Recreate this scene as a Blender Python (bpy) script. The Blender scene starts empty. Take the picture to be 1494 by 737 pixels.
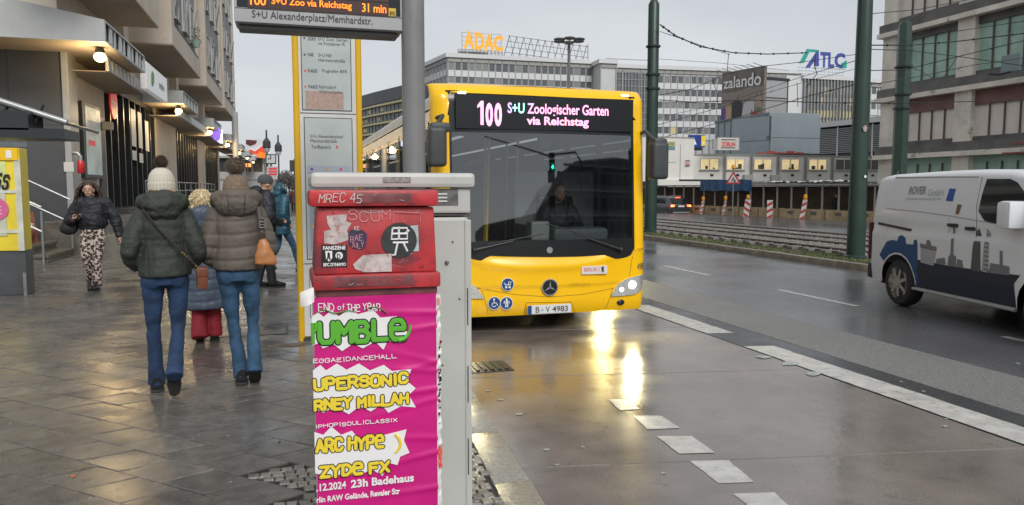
import bpy, bmesh, math, random
from mathutils import Vector, Matrix, noise
R = math.radians
rnd = random.Random(7)
SC = bpy.context.scene
COL = SC.collection
# ------------------------------------------------------------------ camera
cam = bpy.data.objects.new('camera', bpy.data.cameras.new('camera'))
COL.objects.link(cam)
cam.location = (0, 0, 1.72)
cam.rotation_euler = (R(90 - 4.858), 0, R(-16.26))
cam.data.sensor_width = 36
cam.data.lens = 36 * 1100 / 1494
cam.data.clip_start = 0.05
cam.data.clip_end = 3000
SC.camera = cam
# ------------------------------------------------------------------ sky, sun, exposure (overcast, wet winter day)
W = bpy.data.worlds.new('World')
SC.world = W
W.use_nodes = True
nt = W.node_tree
nt.nodes.clear()
N = nt.nodes.new
out, bg, sky, mix = N('ShaderNodeOutputWorld'), N('ShaderNodeBackground'), N('ShaderNodeTexSky'), N('ShaderNodeMixRGB')
sky.sky_type = 'NISHITA'
sky.sun_disc = False
sky.sun_elevation = R(38)
sky.sun_rotation = R(174)
tc, mp, nz, rmp = N('ShaderNodeTexCoord'), N('ShaderNodeMapping'), N('ShaderNodeTexNoise'), N('ShaderNodeValToRGB')
mp.inputs['Scale'].default_value = (1.2, 1.2, 3.5)
nz.inputs['Scale'].default_value = 1.6
nz.inputs['Detail'].default_value = 4
rmp.color_ramp.elements[0].position = .3
rmp.color_ramp.elements[0].color = (3.6, 3.78, 4.05, 1)
rmp.color_ramp.elements[1].position = .75
rmp.color_ramp.elements[1].color = (5.1, 5.22, 5.3, 1)
nt.links.new(tc.outputs['Generated'], mp.inputs['Vector'])
nt.links.new(mp.outputs['Vector'], nz.inputs['Vector'])
nt.links.new(nz.outputs['Fac'], rmp.inputs['Fac'])
mix.inputs['Fac'].default_value = .94
nt.links.new(sky.outputs['Color'], mix.inputs['Color1'])
nt.links.new(rmp.outputs['Color'], mix.inputs['Color2'])
nt.links.new(mix.outputs['Color'], bg.inputs['Color'])
bg.inputs['Strength'].default_value = 0.1
nt.links.new(bg.outputs['Background'], out.inputs['Surface'])
sun = bpy.data.objects.new('sun', bpy.data.lights.new('sun', 'SUN'))
COL.objects.link(sun)
sun.data.energy = 1.5
sun.data.angle = R(25)
sun.data.color = (1, .98, .95)
sun.rotation_euler = (R(52), 0, R(6))
SC.view_settings.view_transform = 'Standard'
SC.view_settings.look = 'None'
SC.view_settings.exposure = 0.62
SC.view_settings.gamma = 1
SC.cycles.use_denoising = True
SC.cycles.max_bounces = 6
SC.cycles.transparent_max_bounces = 12
SC.cycles.sample_clamp_indirect = 4
# ------------------------------------------------------------------ materials
MATS = {}
def mat(name, col=(.5, .5, .5), rough=.5, metal=0, noise_=None, bump=None, emit=None, coat=0, spec=.5, rvar=None, grime=None, sheen=0, fine=None):
    if name in MATS: return MATS[name]
    m = bpy.data.materials.new(name); MATS[name] = m
    m.use_nodes = True
    t = m.node_tree; b = t.nodes['Principled BSDF']
    c4 = (col[0], col[1], col[2], 1)
    b.inputs['Base Color'].default_value = c4
    b.inputs['Roughness'].default_value = rough
    b.inputs['Metallic'].default_value = metal
    b.inputs['Specular IOR Level'].default_value = spec
    b.inputs['Coat Weight'].default_value = coat
    b.inputs['Coat Roughness'].default_value = .08
    b.inputs['Sheen Weight'].default_value = sheen
    if emit:
        b.inputs['Emission Color'].default_value = (*emit[0], 1)
        b.inputs['Emission Strength'].default_value = emit[1]
    co = t.nodes.new('ShaderNodeTexCoord')
    last = None
    def nz_(sc, det=5, rg=.6):
        n = t.nodes.new('ShaderNodeTexNoise')
        n.inputs['Scale'].default_value = sc; n.inputs['Detail'].default_value = det; n.inputs['Roughness'].default_value = rg
        t.links.new(co.outputs['Object'], n.inputs['Vector'])
        return n
    if noise_:
        n = nz_(noise_[0]); r = t.nodes.new('ShaderNodeValToRGB'); a = noise_[1]
        r.color_ramp.elements[0].position = .3; r.color_ramp.elements[1].position = .7
        r.color_ramp.elements[0].color = (*[x * (1 - a) for x in col], 1)
        r.color_ramp.elements[1].color = (*[min(1, x * (1 + a)) for x in col], 1)
        t.links.new(n.outputs['Fac'], r.inputs['Fac']); last = r.outputs['Color']
    if grime:   # (scale, colour, threshold)
        n = nz_(grime[0], 8, .7); r = t.nodes.new('ShaderNodeValToRGB')
        r.color_ramp.elements[0].position = grime[2]; r.color_ramp.elements[1].position = min(1, grime[2] + .12)
        mx = t.nodes.new('ShaderNodeMixRGB'); t.links.new(n.outputs['Fac'], r.inputs['Fac'])
        t.links.new(r.outputs['Color'], mx.inputs['Fac'])
        if last: t.links.new(last, mx.inputs['Color1'])
        else: mx.inputs['Color1'].default_value = c4
        mx.inputs['Color2'].default_value = (*grime[1], 1); last = mx.outputs['Color']
    if fine and last:   # (scale, amount) grain
        n = nz_(fine[0], 3, .8); r = t.nodes.new('ShaderNodeValToRGB'); a = fine[1]
        r.color_ramp.elements[0].position = .36; r.color_ramp.elements[1].position = .64
        r.color_ramp.elements[0].color = (1 - a, 1 - a, 1 - a, 1); r.color_ramp.elements[1].color = (1 + a, 1 + a, 1 + a, 1)
        mx = t.nodes.new('ShaderNodeMixRGB'); mx.blend_type = 'MULTIPLY'; mx.inputs['Fac'].default_value = 1
        t.links.new(n.outputs['Fac'], r.inputs['Fac']); t.links.new(last, mx.inputs['Color1']); t.links.new(r.outputs['Color'], mx.inputs['Color2']); last = mx.outputs['Color']
    if last: t.links.new(last, b.inputs['Base Color'])
    if rvar:    # (scale, low, high)
        n = nz_(rvar[0], 4, .55); r = t.nodes.new('ShaderNodeMapRange')
        r.inputs['From Min'].default_value = .35; r.inputs['From Max'].default_value = .65
        r.inputs['To Min'].default_value = rvar[1]; r.inputs['To Max'].default_value = rvar[2]
        t.links.new(n.outputs['Fac'], r.inputs['Value']); t.links.new(r.outputs['Result'], b.inputs['Roughness'])
    if bump:
        n = nz_(bump[0], 6); bp = t.nodes.new('ShaderNodeBump')
        bp.inputs['Strength'].default_value = bump[1]; bp.inputs['Distance'].default_value = bump[2] if len(bump) > 2 else .01
        t.links.new(n.outputs['Fac'], bp.inputs['Height']); t.links.new(bp.outputs['Normal'], b.inputs['Normal'])
    return m
def glass(name, tint, refl, rough=.02):
    if name in MATS: return MATS[name]
    m = bpy.data.materials.new(name); MATS[name] = m; m.use_nodes = True
    t = m.node_tree; t.nodes.clear(); n = t.nodes.new
    o, tr, gl, mx, fr, ad = n('ShaderNodeOutputMaterial'), n('ShaderNodeBsdfTransparent'), n('ShaderNodeBsdfGlossy'), n('ShaderNodeMixShader'), n('ShaderNodeFresnel'), n('ShaderNodeMath')
    tr.inputs['Color'].default_value = (*tint, 1); gl.inputs['Roughness'].default_value = rough
    gl.inputs['Color'].default_value = (.93, .97, 1, 1)
    fr.inputs['IOR'].default_value = 1.5; ad.inputs[1].default_value = refl; ad.use_clamp = True
    t.links.new(fr.outputs[0], ad.inputs[0]); t.links.new(ad.outputs[0], mx.inputs['Fac'])
    t.links.new(tr.outputs[0], mx.inputs[1]); t.links.new(gl.outputs[0], mx.inputs[2]); t.links.new(mx.outputs[0], o.inputs['Surface'])
    return m
# ------------------------------------------------------------------ object helpers
def link(o, parent=None):
    COL.objects.link(o)
    if parent is not None: o.parent = parent
    return o
def tag(o, label=None, cat=None, group=None, kind=None):
    if label: o['label'] = label
    if cat: o['category'] = cat
    if group: o['group'] = group
    if kind: o['kind'] = kind
    return o
def thing(name, label, cat, loc=(0, 0, 0), rz=0, group=None):
    o = bpy.data.objects.new(name, None); link(o)
    o.empty_display_size = .2; o.location = loc; o.rotation_euler = (0, 0, rz)
    return tag(o, label, cat, group)
def structure(o): o['kind'] = 'structure'; return o
def stuff(o): o['kind'] = 'stuff'; return o
def newobj(name, me, m, parent=None, smooth=False):
    o = bpy.data.objects.new(name, me)
    if m is not None:
        for x in (m if isinstance(m, (list, tuple)) else [m]): me.materials.append(x)
    if smooth: me.polygons.foreach_set('use_smooth', [True] * len(me.polygons)); me.update()
    return link(o, parent)
def copy_tree(o, parent=None):
    c = o.copy(); COL.objects.link(c); c.parent = parent
    for ch in list(o.children): copy_tree(ch, c)
    return c
class MB:
    def __init__(s): s.v = []; s.f = []; s.mi = []; s.cur = 0
    def add(s, vs, fs):
        n = len(s.v); s.v += [tuple(p) for p in vs]; s.f += [tuple(i + n for i in f) for f in fs]; s.mi += [s.cur] * len(fs); return s
    def box(s, x0, y0, z0, x1, y1, z1, mtx=None):
        vs = [Vector(p) for p in ((x0, y0, z0), (x1, y0, z0), (x1, y1, z0), (x0, y1, z0), (x0, y0, z1), (x1, y0, z1), (x1, y1, z1), (x0, y1, z1))]
        if mtx is not None: vs = [mtx @ p for p in vs]
        return s.add(vs, [(3, 2, 1, 0), (4, 5, 6, 7), (0, 1, 5, 4), (1, 2, 6, 5), (2, 3, 7, 6), (3, 0, 4, 7)])
    def prism(s, poly, axis, d0, d1):
        # poly = 2D points; axis y: (x, z) polygon extruded along y; axis z: (x, y); axis x: (y, z)
        def P(a, b, d): return {'y': (a, d, b), 'z': (a, b, d), 'x': (d, a, b)}[axis]
        n = len(poly); vs = [P(a, b, d0) for a, b in poly] + [P(a, b, d1) for a, b in poly]
        fs = [tuple(range(n)), tuple(reversed(range(n, 2 * n)))] + [(i, i + n, (i + 1) % n + n, (i + 1) % n) for i in range(n)]
        return s.add(vs, fs)
    def tube(s, pts, r, n=8, caps=True, flat=None):
        # r: number, list of numbers, or list of (a, b) radii
        pts = [Vector(p) for p in pts]; m = len(pts)
        rs = r if isinstance(r, (list, tuple)) else [r] * m
        vs = []; up = None
        for i, p in enumerate(pts):
            d = (pts[min(i + 1, m - 1)] - pts[max(i - 1, 0)]).normalized()
            if up is None: up = Vector((0, 1, 0)) if abs(d.z) > .6 else Vector((0, 0, 1))
            a = up.cross(d)
            a = a.normalized() if a.length > 1e-4 else Vector((1, 0, 0)); b = d.cross(a).normalized(); up = b
            ra, rb = rs[i] if isinstance(rs[i], (tuple, list)) else (rs[i], rs[i])
            for k in range(n):
                t = 2 * math.pi * k / n
                vs.append(p + a * (ra * math.cos(t)) + b * (rb * math.sin(t)))
        fs = [(i * n + k, i * n + (k + 1) % n, (i + 1) * n + (k + 1) % n, (i + 1) * n + k) for i in range(m - 1) for k in range(n)]
        if caps: fs += [tuple(reversed(range(n))), tuple(range((m - 1) * n, m * n))]
        return s.add(vs, fs)
    def lathe(s, prof, n=16, c=(0, 0, 0), axis='z', sx=1, sy=1):
        vs = []
        for r, h in prof:
            for k in range(n):
                t = 2 * math.pi * k / n; a, b = r * math.cos(t) * sx, r * math.sin(t) * sy
                vs.append({'z': (c[0] + a, c[1] + b, c[2] + h), 'y': (c[0] + a, c[1] + h, c[2] + b), 'x': (c[0] + h, c[1] + a, c[2] + b)}[axis])
        m = len(prof)
        fs = [(i * n + k, i * n + (k + 1) % n, (i + 1) * n + (k + 1) % n, (i + 1) * n + k) for i in range(m - 1) for k in range(n)]
        fs += [tuple(reversed(range(n))), tuple(range((m - 1) * n, m * n))]
        return s.add(vs, fs)
    def ball(s, c, r, n=12, m=8):
        r3 = r if isinstance(r, (tuple, list)) else (r, r, r)
        vs = [(c[0], c[1], c[2] - r3[2])]
        for i in range(1, m):
            ph = -math.pi / 2 + math.pi * i / m
            for k in range(n):
                t = 2 * math.pi * k / n
                vs.append((c[0] + r3[0] * math.cos(ph) * math.cos(t), c[1] + r3[1] * math.cos(ph) * math.sin(t), c[2] + r3[2] * math.sin(ph)))
        vs.append((c[0], c[1], c[2] + r3[2])); top = len(vs) - 1
        fs = [(0, 1 + (k + 1) % n, 1 + k) for k in range(n)]
        fs += [(1 + i * n + k, 1 + i * n + (k + 1) % n, 1 + (i + 1) * n + (k + 1) % n, 1 + (i + 1) * n + k) for i in range(m - 2) for k in range(n)]
        fs += [(top, 1 + (m - 2) * n + k, 1 + (m - 2) * n + (k + 1) % n) for k in range(n)]
        return s.add(vs, fs)
    def grid(s, fn, nu, nv):
        vs = [fn(i / nu, j / nv) for j in range(nv + 1) for i in range(nu + 1)]
        fs = [(j * (nu + 1) + i, j * (nu + 1) + i + 1, (j + 1) * (nu + 1) + i + 1, (j + 1) * (nu + 1) + i) for j in range(nv) for i in range(nu)]
        return s.add(vs, fs)
    def mesh(s, name='m'):
        me = bpy.data.meshes.new(name); me.from_pydata(s.v, [], s.f)
        if any(s.mi): me.polygons.foreach_set('material_index', s.mi)
        return me
    def build(s, name, m, parent=None, smooth=False, bevel=0, label=None, seg=2, fix=True):
        me = s.mesh(name)
        if bevel or fix:
            b = bmesh.new(); b.from_mesh(me)
            if fix: bmesh.ops.recalc_face_normals(b, faces=b.faces)
            if bevel:
                eds = [e for e in b.edges if len(e.link_faces) == 2 and e.calc_face_angle(0) > .6]
                bmesh.ops.bevel(b, geom=eds, offset=bevel, segments=seg, affect='EDGES', profile=.6, clamp_overlap=True)
            b.to_mesh(me); b.free()
        o = newobj(name, me, m, parent)
        if smooth:
            me.polygons.foreach_set('use_smooth', [True] * len(me.polygons))
            me.set_sharp_from_angle(angle=R(38))
        if label: o['label'] = label
        return o
def bx(name, m, parent, x0, y0, z0, x1, y1, z1, bevel=0, **k): return MB().box(x0, y0, z0, x1, y1, z1).build(name, m, parent, bevel=bevel, **k)
def cyl(name, m, parent, p0, p1, r, n=12, **k): return MB().tube([p0, p1], r, n).build(name, m, parent, smooth=True, **k)
# printed text: built-in font turned into a thin mesh fitted into a box (x, z) facing local -y
def text(s, x, z, w, h, y, m, parent=None, name='lettering', bold=0, shear=0, rot=0, th=.0015, axis='-y', font_sp=1):
    cu = bpy.data.curves.new('t', 'FONT'); cu.body = s; cu.size = 1; cu.offset = bold; cu.shear = shear; cu.space_character = font_sp
    cu.resolution_u = 3
    o = bpy.data.objects.new('t', cu); COL.objects.link(o)
    dg = bpy.context.evaluated_depsgraph_get(); dg.update()
    me = bpy.data.meshes.new_from_object(o.evaluated_get(dg)); bpy.data.objects.remove(o)
    xs = [v.co.x for v in me.vertices]; ys = [v.co.y for v in me.vertices]
    x0, x1, y0, y1 = min(xs), max(xs), min(ys), max(ys)
    if w is None: w = (x1 - x0) * h / (y1 - y0)
    sx, sy = w / (x1 - x0), h / (y1 - y0)
    for v in me.vertices:
        a, b = (v.co.x - x0) * sx, (v.co.y - y0) * sy
        if rot: a, b = a * math.cos(rot) - b * math.sin(rot), a * math.sin(rot) + b * math.cos(rot)
        if axis == '-y': v.co = (x + a, y, z + b)
        elif axis == '-x': v.co = (y, x - a, z + b)      # faces local -x, reading along -y
        elif axis == '+x': v.co = (y, x + a, z + b)
        elif axis == 'z': v.co = (x + a, z + b, y)
    ob = newobj(name, me, m, parent)
    return ob
FONT = dict(A="00 49 90|13 73", B="00 09 69 87 65 05|65 93 70 00", C="97 79 29 07 02 20 70 92", D="00 09 59 96 93 50 00", E="90 00 09 99|05 75",
 F="00 09 99|05 75", G="97 79 29 07 02 20 70 93 95 55", H="00 09|90 99|05 95", I="40 49", J="99 92 70 20 02", K="00 09|99 05 90", L="09 00 90",
 M="00 09 44 99 90", N="00 09 90 99", O="20 02 07 29 79 97 92 70 20", P="00 09 69 97 74 04", R="00 09 69 97 74 04|54 90", S="97 79 29 07 25 75 92 70 20 02",
 T="09 99|49 40", U="09 02 20 70 92 99", V="09 40 99", W="09 20 45 70 99", X="00 99|09 90", Y="09 45 99|45 40", Z="09 99 00 90",
 e="05 95 97 79 29 07 02 20 90", h="00 09|05 35 63 60", t="39 30 60|16 66", y="06 42 96|42 10", x="00 66|06 60", i="30 35|38 39", o="20 02 05 26 66 85 82 60 20", f="79 59 47 40|25 75")
FONT['|'] = "4@ 4A"; FONT['4'] = "70 79 03 93"; FONT['5'] = "99 09 05 65 93 70 00"; FONT['9'] = "20 80 99 29 05 95"; FONT['J'] = "29 79 95 70 40"
def _d(c): return {'@': -1, 'A': 10}.get(c, None) if c in '@A' else int(c)
def strokes(s, x, z, w, h, r, y, m, parent, name='lettering', slant=0, jit=0, flat=.35, adv=1.35, outline=None, rise=0, bow=0):
    q = random.Random(len(s) * 7 + int(w * 1000)); objs = []
    adv_w = [(.55 if c in 'I|i' else .5 if c == ' ' else 1) for c in s]
    tot = sum(adv_w) * adv - (adv - 1); u = w / tot; cx = 0; paths = []
    for c, aw in zip(s, adv_w):
        if c in FONT:
            jy = q.uniform(-jit, jit) * h; ja = q.uniform(-jit, jit) * .5; sc = 1 + q.uniform(-jit, jit) * .6
            for st in FONT[c].split('|') if c != '|' else ["4@ 4A"]:
                pl = []
                for p in st.split():
                    a, b = _d(p[0]) / 9 * aw if aw == 1 else (_d(p[0]) - 2) / 9, _d(p[1]) / 9
                    a2 = a + (b - .5) * ja; b2 = b * sc
                    X = (cx + a2) * u; fr = X / w
                    pl.append((x + X + slant * b2 * h, z + b2 * h + jy + rise * fr + bow * math.sin(math.pi * fr)))
                paths.append(pl)
        cx += aw * adv
    def mk(rr, yy, mm, nm):
        b = MB()
        for pl in paths:
            pts = [(a, yy, c) for a, c in pl]
            for i in range(len(pts) - 1): 
                n0 = len(b.v); b.tube(pts[i:i + 2], rr, 8)
                for k in range(n0, len(b.v)): v = b.v[k]; b.v[k] = (v[0], yy + (v[1] - yy) * flat, v[2])
            for p in pts: b.ball(p, (rr, rr * flat, rr), 8, 4)
        return b.build(nm, mm, parent, fix=False)
    if outline: objs.append(mk(r * 1.0 + outline[1], y + outline[2] if len(outline) > 2 else y, outline[0], 'letter_outline'))
    objs.append(mk(r, y, m, name))
    return objs
def cr(pts, rad, k=4):
    P_ = [Vector(p) for p in pts]; Rr = [r if isinstance(r, (tuple, list)) else (r, r) for r in rad]; op, orr = [], []
    n = len(P_)
    for i in range(n - 1):
        p0, p1, p2, p3 = P_[max(i - 1, 0)], P_[i], P_[i + 1], P_[min(i + 2, n - 1)]
        for j in range(k):
            t = j / k; op.append(.5 * ((2 * p1) + (p2 - p0) * t + (2 * p0 - 5 * p1 + 4 * p2 - p3) * t * t + (3 * p1 - p0 - 3 * p2 + p3) * t ** 3))
            s = t * t * (3 - 2 * t); orr.append((Rr[i][0] * (1 - s) + Rr[i + 1][0] * s, Rr[i][1] * (1 - s) + Rr[i + 1][1] * s))
    op.append(P_[-1]); orr.append(Rr[-1]); return op, orr
# ------------------------------------------------------------------ materials of the ground
slabm = [mat('wet_stone_%s' % k, c, .3, noise_=(9, .3), rvar=(1.1, .12, .45), bump=(90, .22, .004), grime=(14, (.06, .053, .046), .62), fine=(130, .3)) for k, c in
         (('a', (.125, .115, .102)), ('b', (.105, .097, .087)), ('c', (.15, .138, .12)))]
conc = mat('wet_brown_concrete', (.165, .14, .122), .2, noise_=(1.6, .25), rvar=(.8, .08, .24), bump=(16, .2, .009), grime=(5, (.12, .098, .085), .58), spec=.8, fine=(110, .3))
asph = mat('wet_asphalt', (.10, .101, .105), .3, noise_=(30, .25), rvar=(.45, .12, .36), bump=(140, .22, .004), spec=.85, fine=(120, .4))
asphr = mat('coarse_asphalt', (.17, .168, .16), .5, noise_=(60, .4), rvar=(.6, .33, .6), bump=(180, .7, .006), fine=(90, .45))
asphd = mat('dark_joint_asphalt', (.03, .031, .033), .25, noise_=(20, .2), rvar=(2, .15, .35), bump=(140, .3, .004))
dirt = mat('joint_dirt', (.022, .019, .016), .55, noise_=(12, .4))
paint = mat('worn_white_paint', (.46, .45, .42), .3, noise_=(7, .22), rvar=(3, .15, .5), grime=(13, (.2, .18, .16), .56), bump=(60, .2, .004))
granite = mat('pale_granite', (.27, .26, .22), .3, noise_=(40, .4), rvar=(4, .12, .38), bump=(120, .45, .005), fine=(150, .35))
kerbm = mat('kerb_stone', (.24, .21, .16), .5, noise_=(5, .35), bump=(40, .3, .01), grime=(6, (.10, .09, .05), .58))
cobm = [mat('cobble_%d' % i, c, .35, noise_=(25, .35), rvar=(9, .15, .45), bump=(60, .5, .006)) for i, c in enumerate(((.17, .155, .135), (.12, .112, .10), (.22, .20, .17)))]
def zone(name, m, x0, y0, x1, y1, z, zb=-.1):
    return structure(MB().box(x0, y0, zb, x1, y1, z).build(name, m))
# base ground to the horizon
structure(MB().grid(lambda u, v: (-900 + 1800 * u, -500 + 2000 * v, -.12), 4, 4).build('ground', mat('ground_far', (.09, .088, .085), .5, noise_=(.2, .3), rvar=(.1, .2, .5))))
zone('street', asph, 5.42, -12, 11.44, 160, 0)
zone('verge_strip', asphr, 5.3, -12, 6.34, 60, .004, -.05)
zone('gutter_strip', asphd, 4.69, -12, 5.34, 160, .0015, -.09)
# lighter tyre tracks of the lane
bed = zone('bus_bay', dirt, .6, -12, 4.70, 160, -.014)
def kx(y): return 1.21 + .067 * (min(max(y, -6), 8.4) - 3.5)      # outer face of the kerb
# concrete slabs of the bus bay, joints a little askew as in the photograph
SK = -.178
y = -2.53
k = 0
while y < 60:
    L = 2.28 if y < 20 else 5
    b = MB(); g = .011
    def sk(x): return (x - 1.4) * SK
    xa0, xa1 = kx(y) + .004, kx(y + L) + .004
    xb = 4.68
    vs = [(xa0, y + sk(xa0) + g, -.06), (xb, y + sk(xb) + g, -.06), (xb, y + L + sk(xb), -.06), (xa1, y + L + sk(xa1), -.06)]
    z1 = rnd.uniform(-.001, .001)
    vs += [(a, c, z1) for a, c, d in vs]
    b.add(vs, [(3, 2, 1, 0), (4, 5, 6, 7), (0, 1, 5, 4), (1, 2, 6, 5), (2, 3, 7, 6), (3, 0, 4, 7)])
    b.build('concrete_slab', conc, bed, bevel=.006, seg=1)
    y += L; k += 1
# kerb of granite stones
def kerb_line(name, m, fx, w, y0, y1, L, top, bot, par=None, jy=0, bev=.012, far=22):
    y = y0
    while y < y1:
        l = (L if y < far else L * 4) * rnd.uniform(.95, 1.05) * (1 if not jy else rnd.uniform(.8, 1.3))
        g = .008
        b = MB(); a0, a1 = fx(y), fx(y + l)
        t = top + rnd.uniform(-.003, .003)
        vs = [(a0 - w, y + g, bot), (a0, y + g, bot), (a1, y + l, bot), (a1 - w, y + l, bot)]
        vs += [(p[0] - (.01 if i in (1, 2) else 0), p[1], t) for i, p in enumerate(vs)]
        b.add(vs, [(3, 2, 1, 0), (4, 5, 6, 7), (0, 1, 5, 4), (1, 2, 6, 5), (2, 3, 7, 6), (3, 0, 4, 7)])
        b.build('kerb_stone', m, par, bevel=bev, seg=2, smooth=True)
        y += l
kerb = structure(bpy.data.objects.new('kerb', None)); link(kerb)
kerb_line('k', granite, kx, .215, -2.2, 70, .86, .125, -.1, kerb)
# pavement: bed, single slabs near the camera, the rest joined
pav = structure(MB().add([(-5.6, -4, .108), (.78, -4, .108), (1.0, 3.5, .108), (1.32, 8.4, .108), (1.32, 150, .108), (-5.6, 150, .108)], [(0, 1, 2, 3, 4, 5)]).build('pavement', dirt))
PVW = MB().box(-40, -6, -.1, -5.6, 160, .12); 
structure(PVW.build('pavement_back', slabm[1]))
A = Vector((math.cos(R(-44)), math.sin(R(-44)))) * .35
B_ = Vector((math.cos(R(23)), math.sin(R(23)))) * .305
O = Vector((-1.388, 4.62))
cells = []
def inside(p):
    if p.y < 2.2 or p.y > 60 or p.x < -5.55: return False
    if p.x > kx(p.y) - .36 - (.0 if p.y > 8 else .0): return False
    if p.y < 4.35 and p.x > -.16: return False     # the cobbled patch round the boxes
    if p.y < 6.5 and p.x > .52: return False
    return True
NA = 190
for i in range(-NA, NA):
    for j in range(-NA, NA):
        c = O + A * (i + (.5 if j % 2 else 0) + .5) + B_ * (j + .5)
        if inside(c): cells.append((c, i, j))
CY, SY = math.cos(R(16.26)), math.sin(R(16.26))
def vis(c):
    d = c.x * SY + c.y * CY; l = c.x * CY - c.y * SY
    if d < .5: return 9e9
    u = 747 + 1100 * l / d
    if u < -30 or u > 700: return 9e9
    if 275 + 1100 * 1.6 / d > 760: return 9e9
    return d
cells.sort(key=lambda q: vis(q[0]))
def slab_mesh(b, c, q, full=True):
    e = .005
    a, bb = A * (.5 - e / .35), B_ * (.5 - e / .3)
    z = .12 + q.uniform(-.0012, .0012); tx, ty = q.uniform(-.0022, .0022), q.uniform(-.0022, .0022)
    cs = [c - a - bb, c + a - bb, c + a + bb, c - a + bb]
    zs = [z + s1 * tx + s2 * ty for s1, s2 in ((-1, -1), (1, -1), (1, 1), (-1, 1))]
    if full:
        top = [Vector((p.x, p.y, zz)) for p, zz in zip(cs, zs)]
        inn = [Vector((c.x + (p.x - c.x) * .975, c.y + (p.y - c.y) * .975, zz)) for p, zz in zip(cs, zs)]
        out_ = [Vector((p.x, p.y, zz - .004)) for p, zz in zip(cs, zs)]
        bot = [Vector((p.x, p.y, .086)) for p in cs]
        b.add(inn + out_ + bot, [(0, 1, 2, 3)] + [(i, (i + 1) % 4, 4 + (i + 1) % 4, 4 + i) for i in range(4)][::1] + [(4 + i, 4 + (i + 1) % 4, 8 + (i + 1) % 4, 8 + i) for i in range(4)])
    else:
        b.add([(p.x, p.y, zz) for p, zz in zip(cs, zs)] + [(p.x, p.y, .086) for p in cs], [(0, 1, 2, 3)] + [(i, (i + 1) % 4, 4 + (i + 1) % 4, 4 + i) for i in range(4)])
q = random.Random(3)
for c, i, j in cells[:300]:
    b = MB(); slab_mesh(b, c, q)
    o = b.build('paving_slab', slabm[q.choice((0, 0, 0, 1, 1, 2))], pav, fix=True)
rest = MB()
for c, i, j in cells[300:]:
    if c.y < 45:
        rest.cur = q.choice((0, 0, 1, 2)); slab_mesh(rest, c, q, False)
stuff(rest.build('paving_slabs_far', slabm, pav))
# kerbside row and cobble strip
def cobbles(pred, ax, ay, name, n_single, par):
    pts = []
    yy = ay[0]; row = 0
    while yy < ay[1]:
        xx = ax[0] + (row % 2) * .03 + .01 * math.sin(row)
        while xx < ax[1]:
            w = q.uniform(.052, .068)
            if pred(xx + w / 2, yy + .03): pts.append((xx + w / 2, yy + .03 + .012 * math.sin(xx * 9) , w))
            xx += w + .002
        yy += .064; row += 1
    pts.sort(key=lambda p: (p[1]) )
    return pts
def cob(b, x, y, w, d=.061):
    z = .121 + q.uniform(-.004, .004); a = q.uniform(-.10, .10); h, k = w / 2, d / 2
    M_ = Matrix.Translation((x, y, 0)) @ Matrix.Rotation(a, 4, 'Z')
    j = lambda s: s * q.uniform(.85, 1.05)
    r0 = [(-j(h), -j(k)), (j(h), -j(k)), (j(h), j(k)), (-j(h), j(k))]
    vs = [M_ @ Vector((p[0], p[1], .086)) for p in r0] + [M_ @ Vector((p[0], p[1], z - .008)) for p in r0] + [M_ @ Vector((p[0] * .84, p[1] * .84, z + q.uniform(-.001, .002))) for p in r0]
    b.add(vs, [(i, (i + 1) % 4, 4 + (i + 1) % 4, 4 + i) for i in range(4)] + [(4 + i, 4 + (i + 1) % 4, 8 + (i + 1) % 4, 8 + i) for i in range(4)] + [(8, 9, 10, 11)])
def on_slab(x, y):
    p = Vector((x, y)) - O; det = A.x * B_.y - A.y * B_.x
    jj = (A.x * p.y - A.y * p.x) / det; j = math.floor(jj)
    ii = (p.x * B_.y - p.y * B_.x) / det - (.5 if j % 2 else 0); i = math.floor(ii)
    return inside(O + A * (i + (.5 if j % 2 else 0) + .5) + B_ * (j + .5))
def pred(x, y):
    if x < kx(y) - .225 and not (.12 < x < .70 and 2.45 < y < 3.6) and y < 6.6: return not any(on_slab(x + a, y + b) for a in (-.02, .02) for b in (-.02, .02))
    return False
def pred_old(x, y):
    if x > kx(y) - .225: return False
    if y < 4.35: return x > -.115 and not (.12 < x < .70 and 2.45 < y < 3.6)
    return x > .56 and y < 6.45
cp = cobbles(pred, (-.6, 1.3), (2.9, 6.6), 'c', 0, pav)
def cvis(p):
    v = vis(Vector((p[0], p[1]))); d = p[0] * SY + p[1] * CY; l = p[0] * CY - p[1] * SY
    u = 747 + 1100 * l / max(d, .1)
    return v if (u < 458 or u > 676) else 9e8 + p[1]
cp.sort(key=cvis)
for x, y, w in cp[:290]:
    b = MB(); cob(b, x, y, w); b.build('cobblestone', cobm[q.randrange(3)], pav)
b = MB()
for x, y, w in cp[290:]: b.cur = q.randrange(3); cob(b, x, y, w)
stuff(b.build('cobblestones_rest', cobm, pav))
# strip between slabs and kerb further on: small stones joined
b = MB()
yy = 6.5
while yy < 30:
    xx = kx(yy) - .37
    while xx < kx(yy) - .25: b.cur = q.randrange(3); cob(b, xx, yy, .06); xx += .066
    yy += .066
stuff(b.build('cobblestones_strip', cobm, pav))
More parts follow.
